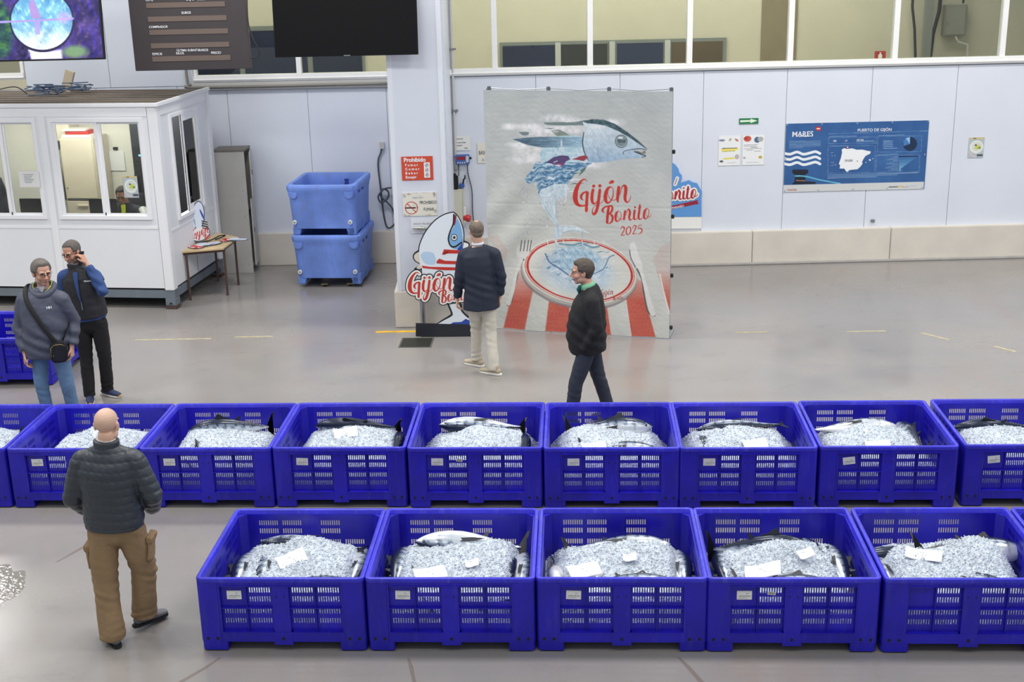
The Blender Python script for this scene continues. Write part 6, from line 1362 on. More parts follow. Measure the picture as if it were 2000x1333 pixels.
def add_hand(mb, w_, d, n, t, curl=.5, s=1, spread=.05):
    """w_: wrist, d: hand direction, n: palm normal, t: thumb side"""
    d = Vector(d).normalized(); n = Vector(n); n = (n-d*n.dot(d)).normalized(); t0 = d.cross(n)
    t = t0 if t0.dot(Vector(t)) > 0 else -t0; w_ = Vector(w_); s *= 1.05
    for a in (-.6, -.2, .2, .6):
        mb.loft([w_+t*a*.02*s, w_+d*.045*s+t*a*.045*s, w_+d*.088*s+t*a*.055*s], [.014*s, .014*s, .0115*s], n=10)
    mb.loft([w_-d*.05*s, w_+d*.01*s, w_+d*.05*s, w_+d*.085*s], [(.026*s, .020*s), (.028*s, .018*s), (.038*s, .014*s), (.039*s, .012*s)], n=14, up=tuple(n))
    for k, (o, L) in enumerate(((.030, .072), (.010, .082), (-.010, .076), (-.029, .060))):
        p = w_+d*(.088-.004*abs(k-1))*s+t*o*s; dd = (d+t*spread*(1-k*.6)).normalized(); pts = [p]; a = 0
        for q in (.45, .32, .23):
            a += curl*(1.0+.1*k); p = p+(dd*math.cos(a)+n*math.sin(a))*L*q*s; pts.append(p)
        mb.loft(pts, [.0095*s, .0090*s, .0080*s, .0070*s], n=8)
    p = w_+d*.025*s+t*.03*s; mb.loft([w_+d*.01*s+t*.018*s, p, p+(d*.65+t*.6+n*.25).normalized()*.038*s, p+(d*.65+t*.6+n*.25).normalized()*.038*s+(d*.9+t*.15+n*.4*(.5+curl)).normalized()*.032*s], [.014*s, .0125*s, .0105*s, .0085*s], n=8)
M_SK = {}
def skin(c): return mat('skin_%d' % c[0], c, .5, var=.05, vscale=9, attr='print')
def rel(P, b): return Vector((P[0]-b[0], P[1]-b[1], P[2]))
def wrinkle(me, amp, s, seed, fn=None, hem=0):
    v = getv(me); n = getn(me); d = amp*fbm(v[:, 0], v[:, 1], v[:, 2]*.8, s=s, o=4, seed=seed)
    if fn is not None: d = d+fn(v)
    setv(me, v+n*d[:, None])
def person(label, base, J, sk, group=None):
    """J: joints in metres relative to the base point (x right, y away from the camera, z up)"""
    t = thing('person', label, 'person', (base[0], base[1], J.get('z0', 0)), 0, group)
    f = J['face']; fx = J['torso']; fw = hdir(fx)
    V = lambda k: Vector(J[k])
    mb = MB()
    sl = J.get('slim', 1)
    mb.loft([V('pelvis')-Vector((0, 0, .06)), V('pelvis'), V('waist'), V('chest'), V('neck')-Vector((0, 0, .07)), V('neck')], [(.13*sl, .09*sl), (.15*sl, .10*sl), (.14*sl, .095*sl), (.155*sl, .10*sl), (.12, .07), (.062, .060)], n=18, up=tuple(fw))
    for s_ in ('l', 'r'):
        sh_ = V('sh'+s_); sh_ = Vector((sh_.x*.86, sh_.y*.86, sh_.z-.05)); mb.loft([sh_, V('el'+s_), V('wr'+s_)], [.040, .036, .026], n=10); mb.loft([V('chest')+Vector((0, 0, .04)), sh_], [.06, .045], n=10)
        mb.loft([V('hip'+s_), V('kn'+s_), V('an'+s_)], [.075, .052, .036], n=10)
        tdv = hdir(J['foot'+s_]); a = V('an'+s_); mb.loft([a+Vector((0, 0, -.03)), a+tdv*.05+Vector((0, 0, -.052)), a+tdv*.10+Vector((0, 0, -.062))], [.026, .020, .013], n=8)
    b1 = fuse(mb, .009, 3)
    hb = MB(); hc = V('head'); Rm = Matrix.Rotation(math.radians(f+180), 3, 'Z') @ Matrix.Rotation(math.radians(J.get('pitch', 0)), 3, 'X') @ Matrix.Rotation(math.radians(J.get('roll', 0)), 3, 'Y')
    add_head(hb, hc, Rm, J.get('hs', 1.0), J.get('jaw', 1))
    nb = V('neck'); hb.loft([nb-Vector((0, 0, .05)), nb+Vector((0, 0, .02)), hc+Rm @ Vector((0, -.022, -.06))], [.068, .060, .056], n=16)
    b2 = fuse(hb, .0045, 3, .4)
    parts = [b1, b2]
    for s_ in ('l', 'r'):
        if 'hand'+s_ in J:
            d, n, th, cu = J['hand'+s_]; q = MB(); add_hand(q, V('wr'+s_), d, n, th, cu); parts.append(fuse(q, .0034, 2, .4))
    me = join_meshes(parts, 'body')
    v = getv(me); RT_ = np.array(Rm.inverted()); L_ = (v-np.array(hc))@RT_.T/J.get('hs', 1.0)
    c = np.tile(nlin(sk), (len(v), 1)); ny, nz_ = L_[:, 1], L_[:, 2]; head_ = (np.abs(L_[:, 0]) < .1) & (np.abs(ny) < .16) & (nz_ > -.14) & (nz_ < .16)
    red = np.exp(-(((np.abs(L_[:, 0])-.04)/.022)**2+((nz_+.03)/.025)**2+((ny-.08)/.05)**2))+.8*np.exp(-((L_[:, 0]/.018)**2+((nz_+.03)/.02)**2+((ny-.11)/.03)**2))
    c = np.where(head_[:, None], c*(1-red[:, None]*np.array((.0, .16, .18))), c)
    lip = np.exp(-((L_[:, 0]/.024)**2+((nz_+.067)/.009)**2+((ny-.092)/.02)**2)); c = c*(1-np.where(head_, lip, 0)[:, None]*np.array((.18, .42, .40)))
    if J.get('stubble', 0):
        st = J['stubble']*np.clip((-.035-nz_)/.02, 0, 1)*np.clip((ny+.02)/.04, 0, 1); st = np.where(head_, st, 0)[:, None]; c = c*(1-st)+st*nlin((120, 112, 108))
    hr = J.get('hair')
    if hr and J.get('shaved', 0):
        m_ = np.clip((nz_+.02-.2*ny)/.04, 0, 1)*np.clip((.05-ny)/.04, 0, 1)*J['shaved']; c = np.where(head_[:, None], c*(1-m_[:, None])+m_[:, None]*nlin(hr), c)
    setcol(me, c); bo_ = link('body', me, skin(sk), t, smooth='all')
    hs = J.get('hs', 1.0)
    def HP(o): return hc+Rm @ (Vector(o)*hs)
    # eyes, brows
    if J.get('eyes', True):
        for q in (-1, 1):
            e = MB().ball(HP((q*.031, .078, .004)), (.0125, .0125, .0105), 12, 8).build('eye', mat('eye_white', (206, 200, 194), .2), t, smooth='all')
            MB().ball(HP((q*.031, .0875, .003)), (.0055, .0055, .0055), 8, 6).build('iris', mat('iris_dark', (46, 34, 28), .2), e, smooth='all')
            MB().loft([HP((q*.014, .097, .021)), HP((q*.03, .096, .026)), HP((q*.047, .082, .022))], [.0035, .0042, .003], n=6).build('eyebrow', mat('brow_%d' % (hr or (90, 80, 70))[0], tuple(x*.7 for x in (hr or (90, 80, 70))), .8), t)
            MB().loft([HP((q*.017, .086, .009)), HP((q*.031, .091, .014)), HP((q*.044, .082, .009))], [.0030, .0038, .003], n=6).build('eyelid', skin(sk), e)
        MB().loft([HP((-.021, .0905, -.068)), HP((0, .0985, -.0665)), HP((.021, .0905, -.068))], [.0016, .0022, .0016], n=6).build('mouth_line', mat('mouth_dark', (90, 50, 46), .6), t)
    if J.get('glasses'):
        g = MB(); w_ = .0022
        for q in (-1, 1):
            pts = [HP((q*(.034+.021*math.cos(a)), .103-.012*abs(math.cos(a))*(1 if q*math.cos(a)*q > 0 else 0), .0+.014*math.sin(a))) for a in np.linspace(0, 2*PI, 15)]
            g.tube(pts, w_, 5); g.tube([HP((q*.056, .092, .006)), HP((q*.080, .05, .006)), HP((q*.084, -.005, .006)), HP((q*.084, -.02, -.008))], w_, 5)
        g.tube([HP((-.013, .104, .003)), HP((0, .108, .006)), HP((.013, .104, .003))], w_, 5); g.build('glasses', mat('glasses_frame', (40, 34, 34), .3), t, smooth='all')
    if hr and not J.get('shaved'):
        hb = MB().ball((0, 0, 0), (1, 1, 1), 56, 36); v = np.array(hb.v)
        cen = np.array((0, -.012, .035)); r = np.array((.077, .098, .086)); p = cen+v*r
        ss = lambda a, lo, hi: np.clip((a-lo)/(hi-lo), 0, 1)
        x, y, z = p[:, 0], p[:, 1], p[:, 2]; hl = J.get('hairline', .062)
        m_ = np.maximum(ss(z, hl+np.clip(y, 0, 1)*.25, hl+.02+np.clip(y, 0, 1)*.25), np.maximum(ss(-y, -.052, -.035)*ss(z, .012, .03), np.maximum(ss(-y, -.022, -.005)*ss(z, -.02, 0), ss(-y, .02, .035)*ss(z, -.06, -.045))))
        if J.get('balding'): m_ = m_*(1-J['balding']*np.exp(-((y+.03)/.05)**2-(x/.045)**2)*ss(z, .08, .11))
        th = J.get('hairth', .012); nz2 = fbm(x*1., y, z, s=28, o=3, seed=3)*.0025+fbm(x, y, z, s=70, o=2, seed=4)*.0012+(np.sin(x*420+y*90)*.0008)
        side = J.get('quiff', 0)*ss(y, .03, .08)*ss(z, .07, .1)
        off = -.006+m_*(th+.006)+m_*nz2+side*.014; q = cen+v*(r+off[:, None])
        hb.v = [tuple(HP(tuple(a))) for a in q]
        o = hb.build('hair', mat('hair_%d' % hr[0], hr, .75, var=.35, vscale=60, bump=.6, bscale=160), t, smooth='all')
        nb_ = MB().ball((0, 0, 0), (1, 1, 1), 30, 20); q = np.array((0, -.047, -.022))+np.array(nb_.v)*np.array((.066, .054, .056)); nb_.v = [tuple(HP(tuple(a))) for a in q]; nb_.build('hair', MATS['hair_%d' % hr[0]], t, smooth='all')
    return t, Rm, HP
def garment(t, name, mb, m, voxel=.011, smooth=5, amp=.004, s=7, seed=1, fn=None, label=None):
    me = fuse(mb, voxel, smooth+4); wrinkle(me, amp, s, seed, fn); me.name = name; return link(name, me, m, t, smooth='all', label=label)
def shoes(t, J, top_c, sole_c, accent=None, lift=(0, 0)):
    for k, s_ in enumerate(('l', 'r')):
        a = Vector(J['an'+s_]); d = hdir(J['foot'+s_]); z0 = lift[k]; pit = lift[k]*2.2
        c = Vector((a.x, a.y, z0)); M = Matrix.Translation(c) @ Matrix.Rotation(math.atan2(d.y, d.x), 4, 'Z') @ Matrix.Rotation(pit, 4, 'Y')
        mb = MB(); P = lambda x, y, z: M @ Vector((x, y, z))
        mb.loft([P(-.07, 0, .05), P(-.03, 0, .055), P(.04, 0, .05), (P(.11, 0, .042)), P(.17, 0, .036)], [(.036, .032), (.040, .040), (.045, .036), (.047, .028), (.038, .02)], n=14, up=(0, 0, 1)); mb.loft([P(-.045, 0, .05), P(-.035, 0, .10)], [.038, .042], n=12)
        sh = garment(t, 'shoe', mb, mat('shoe_%d_%d' % (top_c[0], top_c[2]), top_c, .6, var=.1, vscale=30), .006, 2, .001, 20)
        sol = [(-.105, -.022), (-.11, 0), (-.105, .022), (-.07, .036), (0, .036), (.08, .046), (.14, .043), (.185, .024), (.195, 0), (.185, -.026), (.14, -.044), (.08, -.045), (0, -.036), (-.07, -.036)]
        MB().prism(sol, 0.001, .026, 'z', M).build('sole', mat('sole_%d' % sole_c[0], sole_c, .6), sh, bevel=.005)
        if accent: MB().loft([P(.12, 0, .002), P(.175, 0, .016), P(.197, 0, .030)], [(.040, .010), (.032, .012), (.02, .01)], n=10, up=(0, 0, 1)).build('toe_cap', mat('toe_tan', accent, .6), sh, smooth='all')
        for q in range(4): MB().loft([P(.03+q*.018, -.02, .083-q*.006), P(.035+q*.018, .02, .083-q*.006)], [.0028, .0028], n=5).build('lace', mat('lace_%d' % top_c[0], tuple(min(255, x*1.5+20) for x in top_c), .8), sh)
def legs(J, hw=.165, hd=.125, th=.092, kn=.068, an=.058, flare=.0):
    mb = MB(); fw = tuple(hdir(J['torso'])); p = Vector(J['pelvis'])
    mb.loft([p+Vector((0, 0, .11)), p+Vector((0, 0, .04)), p-Vector((0, 0, .04)), p-Vector((0, 0, .10))], [(hw*.93, hd*.92), (hw, hd), (hw*1.03, hd*1.03), (hw*.85, hd*.9)], n=20, up=fw)
    for s_ in ('l', 'r'):
        h, k, a = Vector(J['hip'+s_]), Vector(J['kn'+s_]), Vector(J['an'+s_])
        mb.loft([h-Vector((0, 0, .0)), h*.55+k*.45, k, k*.5+a*.5, a+Vector((0, 0, .0)), a-Vector((0, 0, .035))], [th, th*.93, kn, (kn+an)/2, an+flare, an+flare+.003], n=16, round_ends=False)
    return mb
def torso_sections(mb, S_, f):
    mb.loft([Vector(s[0]) for s in S_], [s[1] for s in S_], n=26, up=tuple(hdir(f)), round_ends=False)
def arm(mb, sh, el, wr, r):
    sh = Vector((sh[0]*.93, sh[1]*.93, sh[2]-.022))
    mb.loft([Vector(sh)*1.0, Vector(sh)*.5+Vector(el)*.5, Vector(el), Vector(el)*.45+Vector(wr)*.55, Vector(wr)], r, n=14, round_ends=False); v = Vector(sh); mb.ball(v*1.0+Vector((0, 0, -.008)), r[0]*.96, 14, 9); mb.ball(el, r[2]*.98, 12, 8)
    mb.loft([Vector((0, 0, v.z+.045))*.72+Vector((v.x, v.y, v.z+.045))*.28+Vector((0, 0, .012)), Vector((v.x*.93, v.y*.93, v.z-.002))], [r[0]*.72, r[0]*.98], n=14)
def knee_fold(zk, a=.006):
    def g(v):
        x, y, z = v[:, 0], v[:, 1], v[:, 2]; m_ = np.clip(.35+.9*fbm(x, y, z, s=9, o=2, seed=31), 0, 1.2)
        return a*.8*m_*(np.sin((z-zk)*80+26*x+14*y)*np.exp(-((z-zk)/.13)**2)+1.2*np.sin((z-.12)*105-22*x+18*y)*np.exp(-((z-.13)/.07)**2)+.7*np.sin((z-.86)*60+40*np.abs(x))*np.exp(-((z-.84)/.07)**2))
    return g

# --- 1. man in khaki cargo trousers and a quilted jacket, seen from behind
b = (-3.03, 8.38)
J = dict(face=176, torso=180, pitch=-6, pelvis=(0, 0, .95), waist=(0, 0, 1.10), chest=(0, .0, 1.30), neck=(.01, .0, 1.51), head=(.022, .015, 1.665), hs=1.02,
         shl=(-.19, 0, 1.43), ell=(-.285, .0, 1.14), wrl=(-.17, .22, .95), shr=(.20, 0, 1.43), elr=(.28, -.01, 1.14), wrr=(.17, .22, .98), hipl=(-.095, 0, .90), knl=(-.115, -.02, .48), anl=(-.085, -.10, .09),
         hipr=(.095, 0, .90), knr=(.135, .10, .50), anr=(.085, .14, .13), footl=218, footr=140, handl=((.9, .1, -.4), (0, -1, 0), (0, 0, 1), .6), handr=((-.9, .1, -.4), (0, -1, 0), (0, 0, 1), .6), eyes=True, hair=(150, 140, 130), shaved=.25)
t, Rm, HP = person('bald man in a dark quilted jacket and khaki cargo trousers walking away, seen from behind', b, J, (214, 172, 148))
mb = MB(); torso_sections(mb, [((0, 0, .90), (.205, .150)), ((0, 0, .96), (.215, .155)), ((0, 0, 1.10), (.208, .15)), ((0, .0, 1.25), (.222, .155)), ((0, .0, 1.36), (.228, .145)), ((0, 0, 1.44), (.195, .11)), ((0, 0, 1.50), (.105, .088)), ((0, 0, 1.52), (.085, .08))], 180)
arm(mb, J['shl'], (-.285, .0, 1.12), (-.215, .17, .925), [.080, .078, .072, .064, .056]); arm(mb, J['shr'], (.295, -.01, 1.14), (.225, .17, .955), [.080, .078, .072, .064, .056])
def quilt(v):
    z = v[:, 2]+.010*np.sin(v[:, 0]*9)+.006*fbm(v[:, 0], v[:, 1], v[:, 2], s=5, seed=6); q = np.abs(np.sin(z*PI/.062)); return .0075*np.sqrt(q)-.003+.0025*np.sin(v[:, 0]*120+v[:, 2]*60)*(1-q)
jk = garment(t, 'quilted_jacket', mb, mat('puffer_nylon', (48, 54, 62), .42, var=.08, vscale=14, bump=.25, bscale=50), .0085, 5, .005, 9, 3, quilt)
mb = MB(); mb.loft([(.005, 0, 1.495), (.008, 0, 1.53), (.01, -.0, 1.562)], [(.092, .09), (.088, .086), (.090, .086)], n=24, up=(0, 1, 0), round_ends=False); garment(jk, 'collar', mb, MATS['puffer_nylon'], .007, 2, .003, 12, 4)
mb = MB(); mb.loft([(.008, .0, 1.56), (.01, .0, 1.575)], [(.071, .069), (.071, .069)], n=24, up=(0, 1, 0), round_ends=False); garment(t, 'shirt_collar', mb, mat('checked_shirt', (196, 190, 186), .7, var=.3, vscale=60), .006, 1, .001, 12, 4)
mb = legs(J, .178, .135, .112, .094, .084, .010)
garment(t, 'cargo_trousers', mb, mat('khaki_cotton', (138, 113, 82), .8, var=.10, vscale=8, bump=.3, bscale=35), .0095, 4, .006, 8, 5, knee_fold(.48, .008))
for x, y, z, q in ((-.205, .0, .67, -.05), (.222, .06, .70, .08)):
    M = Matrix.Translation((x, y, z)) @ Matrix.Rotation(q, 4, 'Y'); o = MB().loft([M @ Vector((0, 0, -.08)), M @ Vector((0, 0, .08))], [(.024, .072), (.022, .070)], n=16, up=(0, 1, 0)).box((-.024, -.07, .055), (.026, .07, .10), M); me = fuse(o, .008, 6); wrinkle(me, .005, 14, 6); link('cargo_pocket', me, MATS['khaki_cotton'], t, smooth='all')
shoes(t, J, (96, 98, 102), (30, 30, 32), lift=(0, .025))

# --- 2. man in grey hooded jacket with shoulder bag
b = (-5.09, 12.8)
J = dict(face=42, torso=16, pitch=-8, pelvis=(-.01, 0, .95), waist=(0, 0, 1.1), chest=(0, .0, 1.32), neck=(.02, .01, 1.545), head=(.03, -.015, 1.70), hs=1.07, jaw=1.08, shl=(-.205, .02, 1.44), ell=(-.285, .02, 1.12), wrl=(-.235, -.08, .84),
         shr=(.20, .0, 1.44), elr=(.27, .06, 1.16), wrr=(.245, -.03, .89), hipl=(-.10, 0, .92), knl=(-.125, -.03, .49), anl=(-.10, 0, .09), hipr=(.10, 0, .92), knr=(.155, -.05, .49), anr=(.18, .0, .09), footl=-5, footr=30,
         handl=((.05, -.2, -1), (1, .2, 0), (.2, -1, 0), .45), handr=((0, -.15, -1), (-1, 0, 0), (0, -1, 0), .5), hair=(108, 102, 96), hairth=.016, quiff=.6, glasses=True, stubble=.15)
t, Rm, HP = person('man in a dark grey jacket and blue jeans with glasses looking to the right', b, J, (196, 150, 128))
mb = MB(); torso_sections(mb, [((-.005, 0, .80), (.245, .165)), ((-.005, 0, .86), (.245, .17)), ((0, -.01, 1.0), (.245, .175)), ((0, -.01, 1.16), (.240, .17)), ((0, 0, 1.32), (.238, .155)), ((0, 0, 1.43), (.215, .125)), ((.01, 0, 1.50), (.13, .10)), ((.015, 0, 1.53), (.095, .09))], 16)
arm(mb, J['shl'], (-.295, .02, 1.11), (-.24, -.075, .865), [.088, .084, .076, .066, .056]); arm(mb, J['shr'], (.275, .06, 1.15), (.25, -.02, .92), [.086, .082, .074, .064, .056])
diag = lambda v: .009*np.sin(v[:, 2]*34+v[:, 0]*22+3*np.sin(v[:, 2]*7))*np.exp(-((v[:, 2]-1.02)/.22)**2)
M_GJ = mat('grey_shell_jacket', (74, 78, 94), .6, var=.06, vscale=6, bump=.2, bscale=30)
jk = garment(t, 'hooded_jacket', mb, M_GJ, .010, 4, .011, 7, 7, diag)
mb = MB()
ring = []
for a in np.linspace(0, 2*PI, 21): ring.append(Vector((.015+.118*math.sin(a), .005+.098*math.cos(a), 1.535+.028*math.cos(a)-.04*max(0, -math.cos(a)))))
mb.loft(ring, [(.03, .036)]*21, n=10, up=(0, 0, 1), round_ends=False); garment(jk, 'hood', mb, M_GJ, .009, 3, .004, 12, 8)
mb = MB(); mb.loft([Vector((.015+.096*math.sin(a), .0+.088*math.cos(a), 1.578+.03*math.cos(a)-.05*max(0, -math.cos(a)))) for a in np.linspace(-2.6, 2.6, 19)], [.0035]*19, n=6, up=(0, 0, 1), round_ends=False); mb.build('piping', mat('lime_piping', (190, 206, 60), .5), jk, smooth='all')
MB().loft([(.026, -.058, 1.56), (.034, -.080, 1.535), (.040, -.096, 1.51)], [(.040, .008), (.026, .006), (.006, .004)], n=12, up=(0, -1, 0)).build('t_shirt', mat('grey_shirt', (140, 142, 150), .8), t, smooth='all')
text('HH', .040, MWH, jk, Matrix.Translation((.085, -.158, 1.345)) @ Matrix.Rotation(math.radians(24), 4, 'Z') @ Matrix.Rotation(PI/2-.08, 4, 'X'), bold=.04, spacing=.8, name='chest_logo')
mb = legs(J, .165, .125, .095, .073, .062, .004)
garment(t, 'jeans', mb, mat('blue_denim', (92, 122, 156), .8, var=.14, vscale=7, bump=.2, bscale=60), .010, 4, .005, 9, 9, knee_fold(.49, .006)); shoes(t, J, (60, 58, 58), (40, 40, 42))
bag = thing('shoulder_bag', 'small black shoulder bag on a wide strap across the grey jacket', 'bag', (b[0], b[1], 0))
def on(p0, p1, k): return Vector(p0)*(1-k)+Vector(p1)*k
pts = [(-.135, .10, 1.53), (-.155, .02, 1.545), (-.145, -.08, 1.50), (-.10, -.155, 1.40), (-.03, -.185, 1.28), (.045, -.192, 1.15), (.12, -.185, 1.03), (.165, -.175, .98)]
Q = crom(pts, 4); MB().loft([tuple(q) for q in Q], [(.024, .004)]*len(Q), n=8, up=(.2, -1, .15), round_ends=False).build('strap', M_BLK, bag, smooth='all')
MB().loft([(.20, -.13, 1.0), (.235, -.02, 1.12), (.21, .10, 1.3), (.10, .135, 1.42), (-.06, .13, 1.50), (-.135, .10, 1.53)], [(.024, .004)]*6, n=8, up=(.5, 1, .3), round_ends=False).build('strap', M_BLK, bag, smooth='all')
Mb = Matrix.Translation((.175, -.215, .895)) @ Matrix.Rotation(math.radians(22), 4, 'Z')
def rp(w_, h, r, n=5): return [(x-w_/2, z-h/2) for x, z in rpoly(w_, h, r, n)]
MB().prism(rp(.17, .21, .055), -.035, .035, 'y', Mb).build('bag_body', mat('bag_black', (24, 24, 26), .45, bump=.2, bscale=60), bag, bevel=.008)
MB().prism(rp(.125, .13, .04), -.047, -.03, 'y', Mb @ Matrix.Translation((0, 0, -.025))).build('front_pocket', MATS['bag_black'], bag, bevel=.006)
MB().tube([Mb @ Vector((x, -.037, z)) for x, z in [(-.078, -.04), (-.076, .06), (-.04, .09), (.03, .092), (.07, .07)]], .003, 6).build('zip', mat('brass_zip', (168, 150, 96), .35, .7), bag, smooth='all'); MB().box((-.002, -.002, -.02), (.002, .002, 0), Mb @ Matrix.Translation((-.055, -.05, -.01))).build('zip_pull', MATS['brass_zip'], bag)
o = MB().loft([(0, 0, 0), (.02, -.01, .055)], [.0045, .0045], n=8, round_ends=False).build('cigarette', mat('cigarette_white', (236, 232, 226), .7)); o.location = (b[0]-.205, b[1]-.135, .745); tag(o, 'white cigarette in the hand of the man in the grey jacket', 'cigarette')

# --- 3. man on the phone: black vest over a blue sweater
b = (-4.93, 13.65)
J = dict(face=-22, torso=4, pitch=-14, roll=4, pelvis=(0, 0, .98), waist=(-.01, 0, 1.12), chest=(-.05, .0, 1.34), neck=(-.085, .0, 1.56), head=(-.10, -.03, 1.715), hs=1.05, shl=(-.25, 0, 1.47), ell=(-.29, .05, 1.17), wrl=(-.27, -.05, .90), shr=(.115, .0, 1.48),
         elr=(.235, -.17, 1.31), wrr=(.065, -.085, 1.60), hipl=(-.095, 0, .93), knl=(-.10, -.0, .50), anl=(-.09, -.06, .09), hipr=(.09, 0, .93), knr=(.10, .03, .50), anr=(.06, .11, .09), footl=18, footr=62,
         handl=((0, -.1, -1), (1, 0, 0), (0, -1, 0), .4), handr=((-.45, .05, .9), (-.8, .1, -.45), (-.1, -1, .2), .55), hair=(96, 90, 86), hairth=.008, glasses=True, stubble=.55)
t, Rm, HP = person('man in a black padded vest over a blue sweater holding a phone to his ear', b, J, (190, 142, 118))
mb = MB(); torso_sections(mb, [((0, 0, .945), (.185, .135)), ((-.01, 0, 1.05), (.185, .135)), ((-.04, 0, 1.3), (.185, .13)), ((-.06, 0, 1.46), (.17, .11)), ((-.08, 0, 1.54), (.08, .075))], 4)
arm(mb, J['shl'], J['ell'], (-.272, -.045, .93), [.072, .068, .062, .052, .045]); arm(mb, J['shr'], J['elr'], (.085, -.095, 1.57), [.074, .070, .066, .055, .045])
garment(t, 'sweater', mb, mat('blue_fleece', (46, 72, 124), .85, var=.08, vscale=9, bump=.2, bscale=60), .0095, 4, .005, 8, 11, lambda v: .005*np.sin(v[:, 2]*70+v[:, 0]*40)*(v[:, 0] > .1))
mb = MB(); torso_sections(mb, [((0, 0, .975), (.202, .152)), ((-.01, 0, 1.08), (.205, .155)), ((-.04, 0, 1.3), (.210, .15)), ((-.055, 0, 1.42), (.215, .13)), ((-.065, 0, 1.50), (.165, .10)), ((-.08, 0, 1.55), (.09, .085))], 4)
mb.loft([(-.08, 0, 1.53), (-.083, .005, 1.585)], [(.094, .088), (.098, .09)], n=22, up=(0, -1, 0), round_ends=False)
vs = garment(t, 'padded_vest', mb, mat('black_vest', (34, 34, 40), .6, var=.05, bump=.2, bscale=30), .0095, 4, .009, 8, 12)
MB().loft([(-.082, .0, 1.575), (-.084, .0, 1.592)], [(.086, .078), (.094, .082)], n=22, up=(0, -1, 0), round_ends=False).build('vest_lining', mat('grey_lining', (120, 122, 128), .9), t, smooth='all')
MB().loft([(-.06, -.112, 1.50), (-.052, -.147, 1.40), (-.035, -.163, 1.26), (-.02, -.165, 1.18)], [(.03, .012), (.022, .012), (.012, .01), (.006, .008)], n=10, up=(0, -1, 0)).build('sweater_front', MATS['blue_fleece'], t, smooth='all')
MB().loft([(-.015, -.168, 1.18), (-.01, -.172, 1.10)], [.004, .005], n=6).build('zip', M_GASK, vs); text('PRAIN', .026, MWH, vs, Matrix.Translation((.035, -.148, 1.405)) @ Matrix.Rotation(math.radians(14), 4, 'Z') @ Matrix.Rotation(PI/2-.1, 4, 'X'), bold=.02, name='chest_logo')
mb = legs(J, .165, .125, .097, .075, .062, .004); garment(t, 'trousers', mb, mat('black_jersey', (24, 24, 27), .9, var=.1, bump=.15), .010, 4, .006, 8, 13, knee_fold(.5, .006)); shoes(t, J, (34, 46, 78), (222, 218, 208), (196, 160, 100))
ph = thing('phone', 'dark smartphone held against the ear of the man in the black vest', 'phone', (b[0]+.002, b[1]-.045, 1.655), 0)
ph.rotation_euler = (.15, math.radians(8), math.radians(70)); MB().prism(rp(.072, .145, .012), -.004, .004, 'y').build('phone_body', mat('phone_dark', (28, 28, 34), .25), ph, bevel=.002); MB().prism(rp(.066, .138, .01), .004, .0046, 'y').build('phone_screen', mat('tv_black', (15, 15, 17), .35), ph)
wt_ = MB().loft([(.10, -.10, 1.548), (.088, -.098, 1.563)], [.037, .036], n=16, round_ends=False).build('wristwatch', mat('watch_strap', (40, 36, 34), .5), t, smooth='all')

# --- 4. man in navy blazer walking away to the left
b = (-.60, 14.4)
J = dict(face=200, torso=205, pitch=-4, pelvis=(-.0, 0, .95), waist=(0, 0, 1.10), chest=(-.01, 0, 1.32), neck=(-.02, .0, 1.54), head=(-.035, .01, 1.695), hs=1.0, shl=(-.19, -.01, 1.45), ell=(-.245, -.02, 1.15), wrl=(-.285, .05, .88), shr=(.175, .0, 1.45), elr=(.235, .0, 1.15), wrr=(.215, .05, .89),
         hipl=(-.08, 0, .91), knl=(-.075, .12, .50), anl=(-.085, .20, .11), hipr=(.075, 0, .91), knr=(.10, .0, .50), anr=(.125, -.13, .09), footl=235, footr=240, handl=((-.05, .1, -1), (1, .1, 0), (-.1, 1, 0), .5), handr=((0, .1, -1), (-1, 0, 0), (0, 1, 0), .5), hair=(112, 100, 88), hairth=.006, balding=.7)
t, Rm, HP = person('man in a navy blazer and beige trousers seen from behind before the fish cut-out', b, J, (206, 164, 140))
mb = MB(); torso_sections(mb, [((.0, 0, .775), (.225, .165)), ((.0, 0, .83), (.222, .16)), ((0, 0, 1.0), (.205, .15)), ((0, 0, 1.15), (.198, .145)), ((-.005, 0, 1.32), (.212, .145)), ((-.01, 0, 1.42), (.205, .125)), ((-.015, 0, 1.49), (.13, .095)), ((-.018, 0, 1.525), (.078, .078))], 205)
arm(mb, J['shl'], J['ell'], (-.28, .045, .905), [.078, .074, .066, .058, .052]); arm(mb, J['shr'], J['elr'], (.217, .045, .92), [.078, .074, .066, .058, .052])
bz = garment(t, 'blazer', mb, mat('navy_wool', (30, 38, 56), .75, var=.06, vscale=20, bump=.15, bscale=80), .010, 4, .006, 7, 14, lambda v: .006*np.sin(v[:, 2]*60+v[:, 0]*25)*np.exp(-((v[:, 2]-1.05)/.14)**2)-.006*np.exp(-((v[:, 0]-.02)/.006)**2)*(v[:, 2] < 1.0))
MB().loft([(-.02, .0, 1.535), (-.022, .0, 1.562)], [(.073, .07), (.069, .067)], n=22, up=(0, 1, 0), round_ends=False).build('shirt_collar', mat('pale_shirt', (206, 212, 224), .7), t, smooth='all')
mb = legs(J, .16, .12, .094, .070, .062, .004); garment(t, 'chinos', mb, mat('beige_cotton', (202, 196, 182), .85, var=.06, vscale=9, bump=.2, bscale=40), .010, 4, .006, 8, 15, knee_fold(.5, .008)); shoes(t, J, (178, 166, 142), (232, 230, 222), lift=(.0, 0))

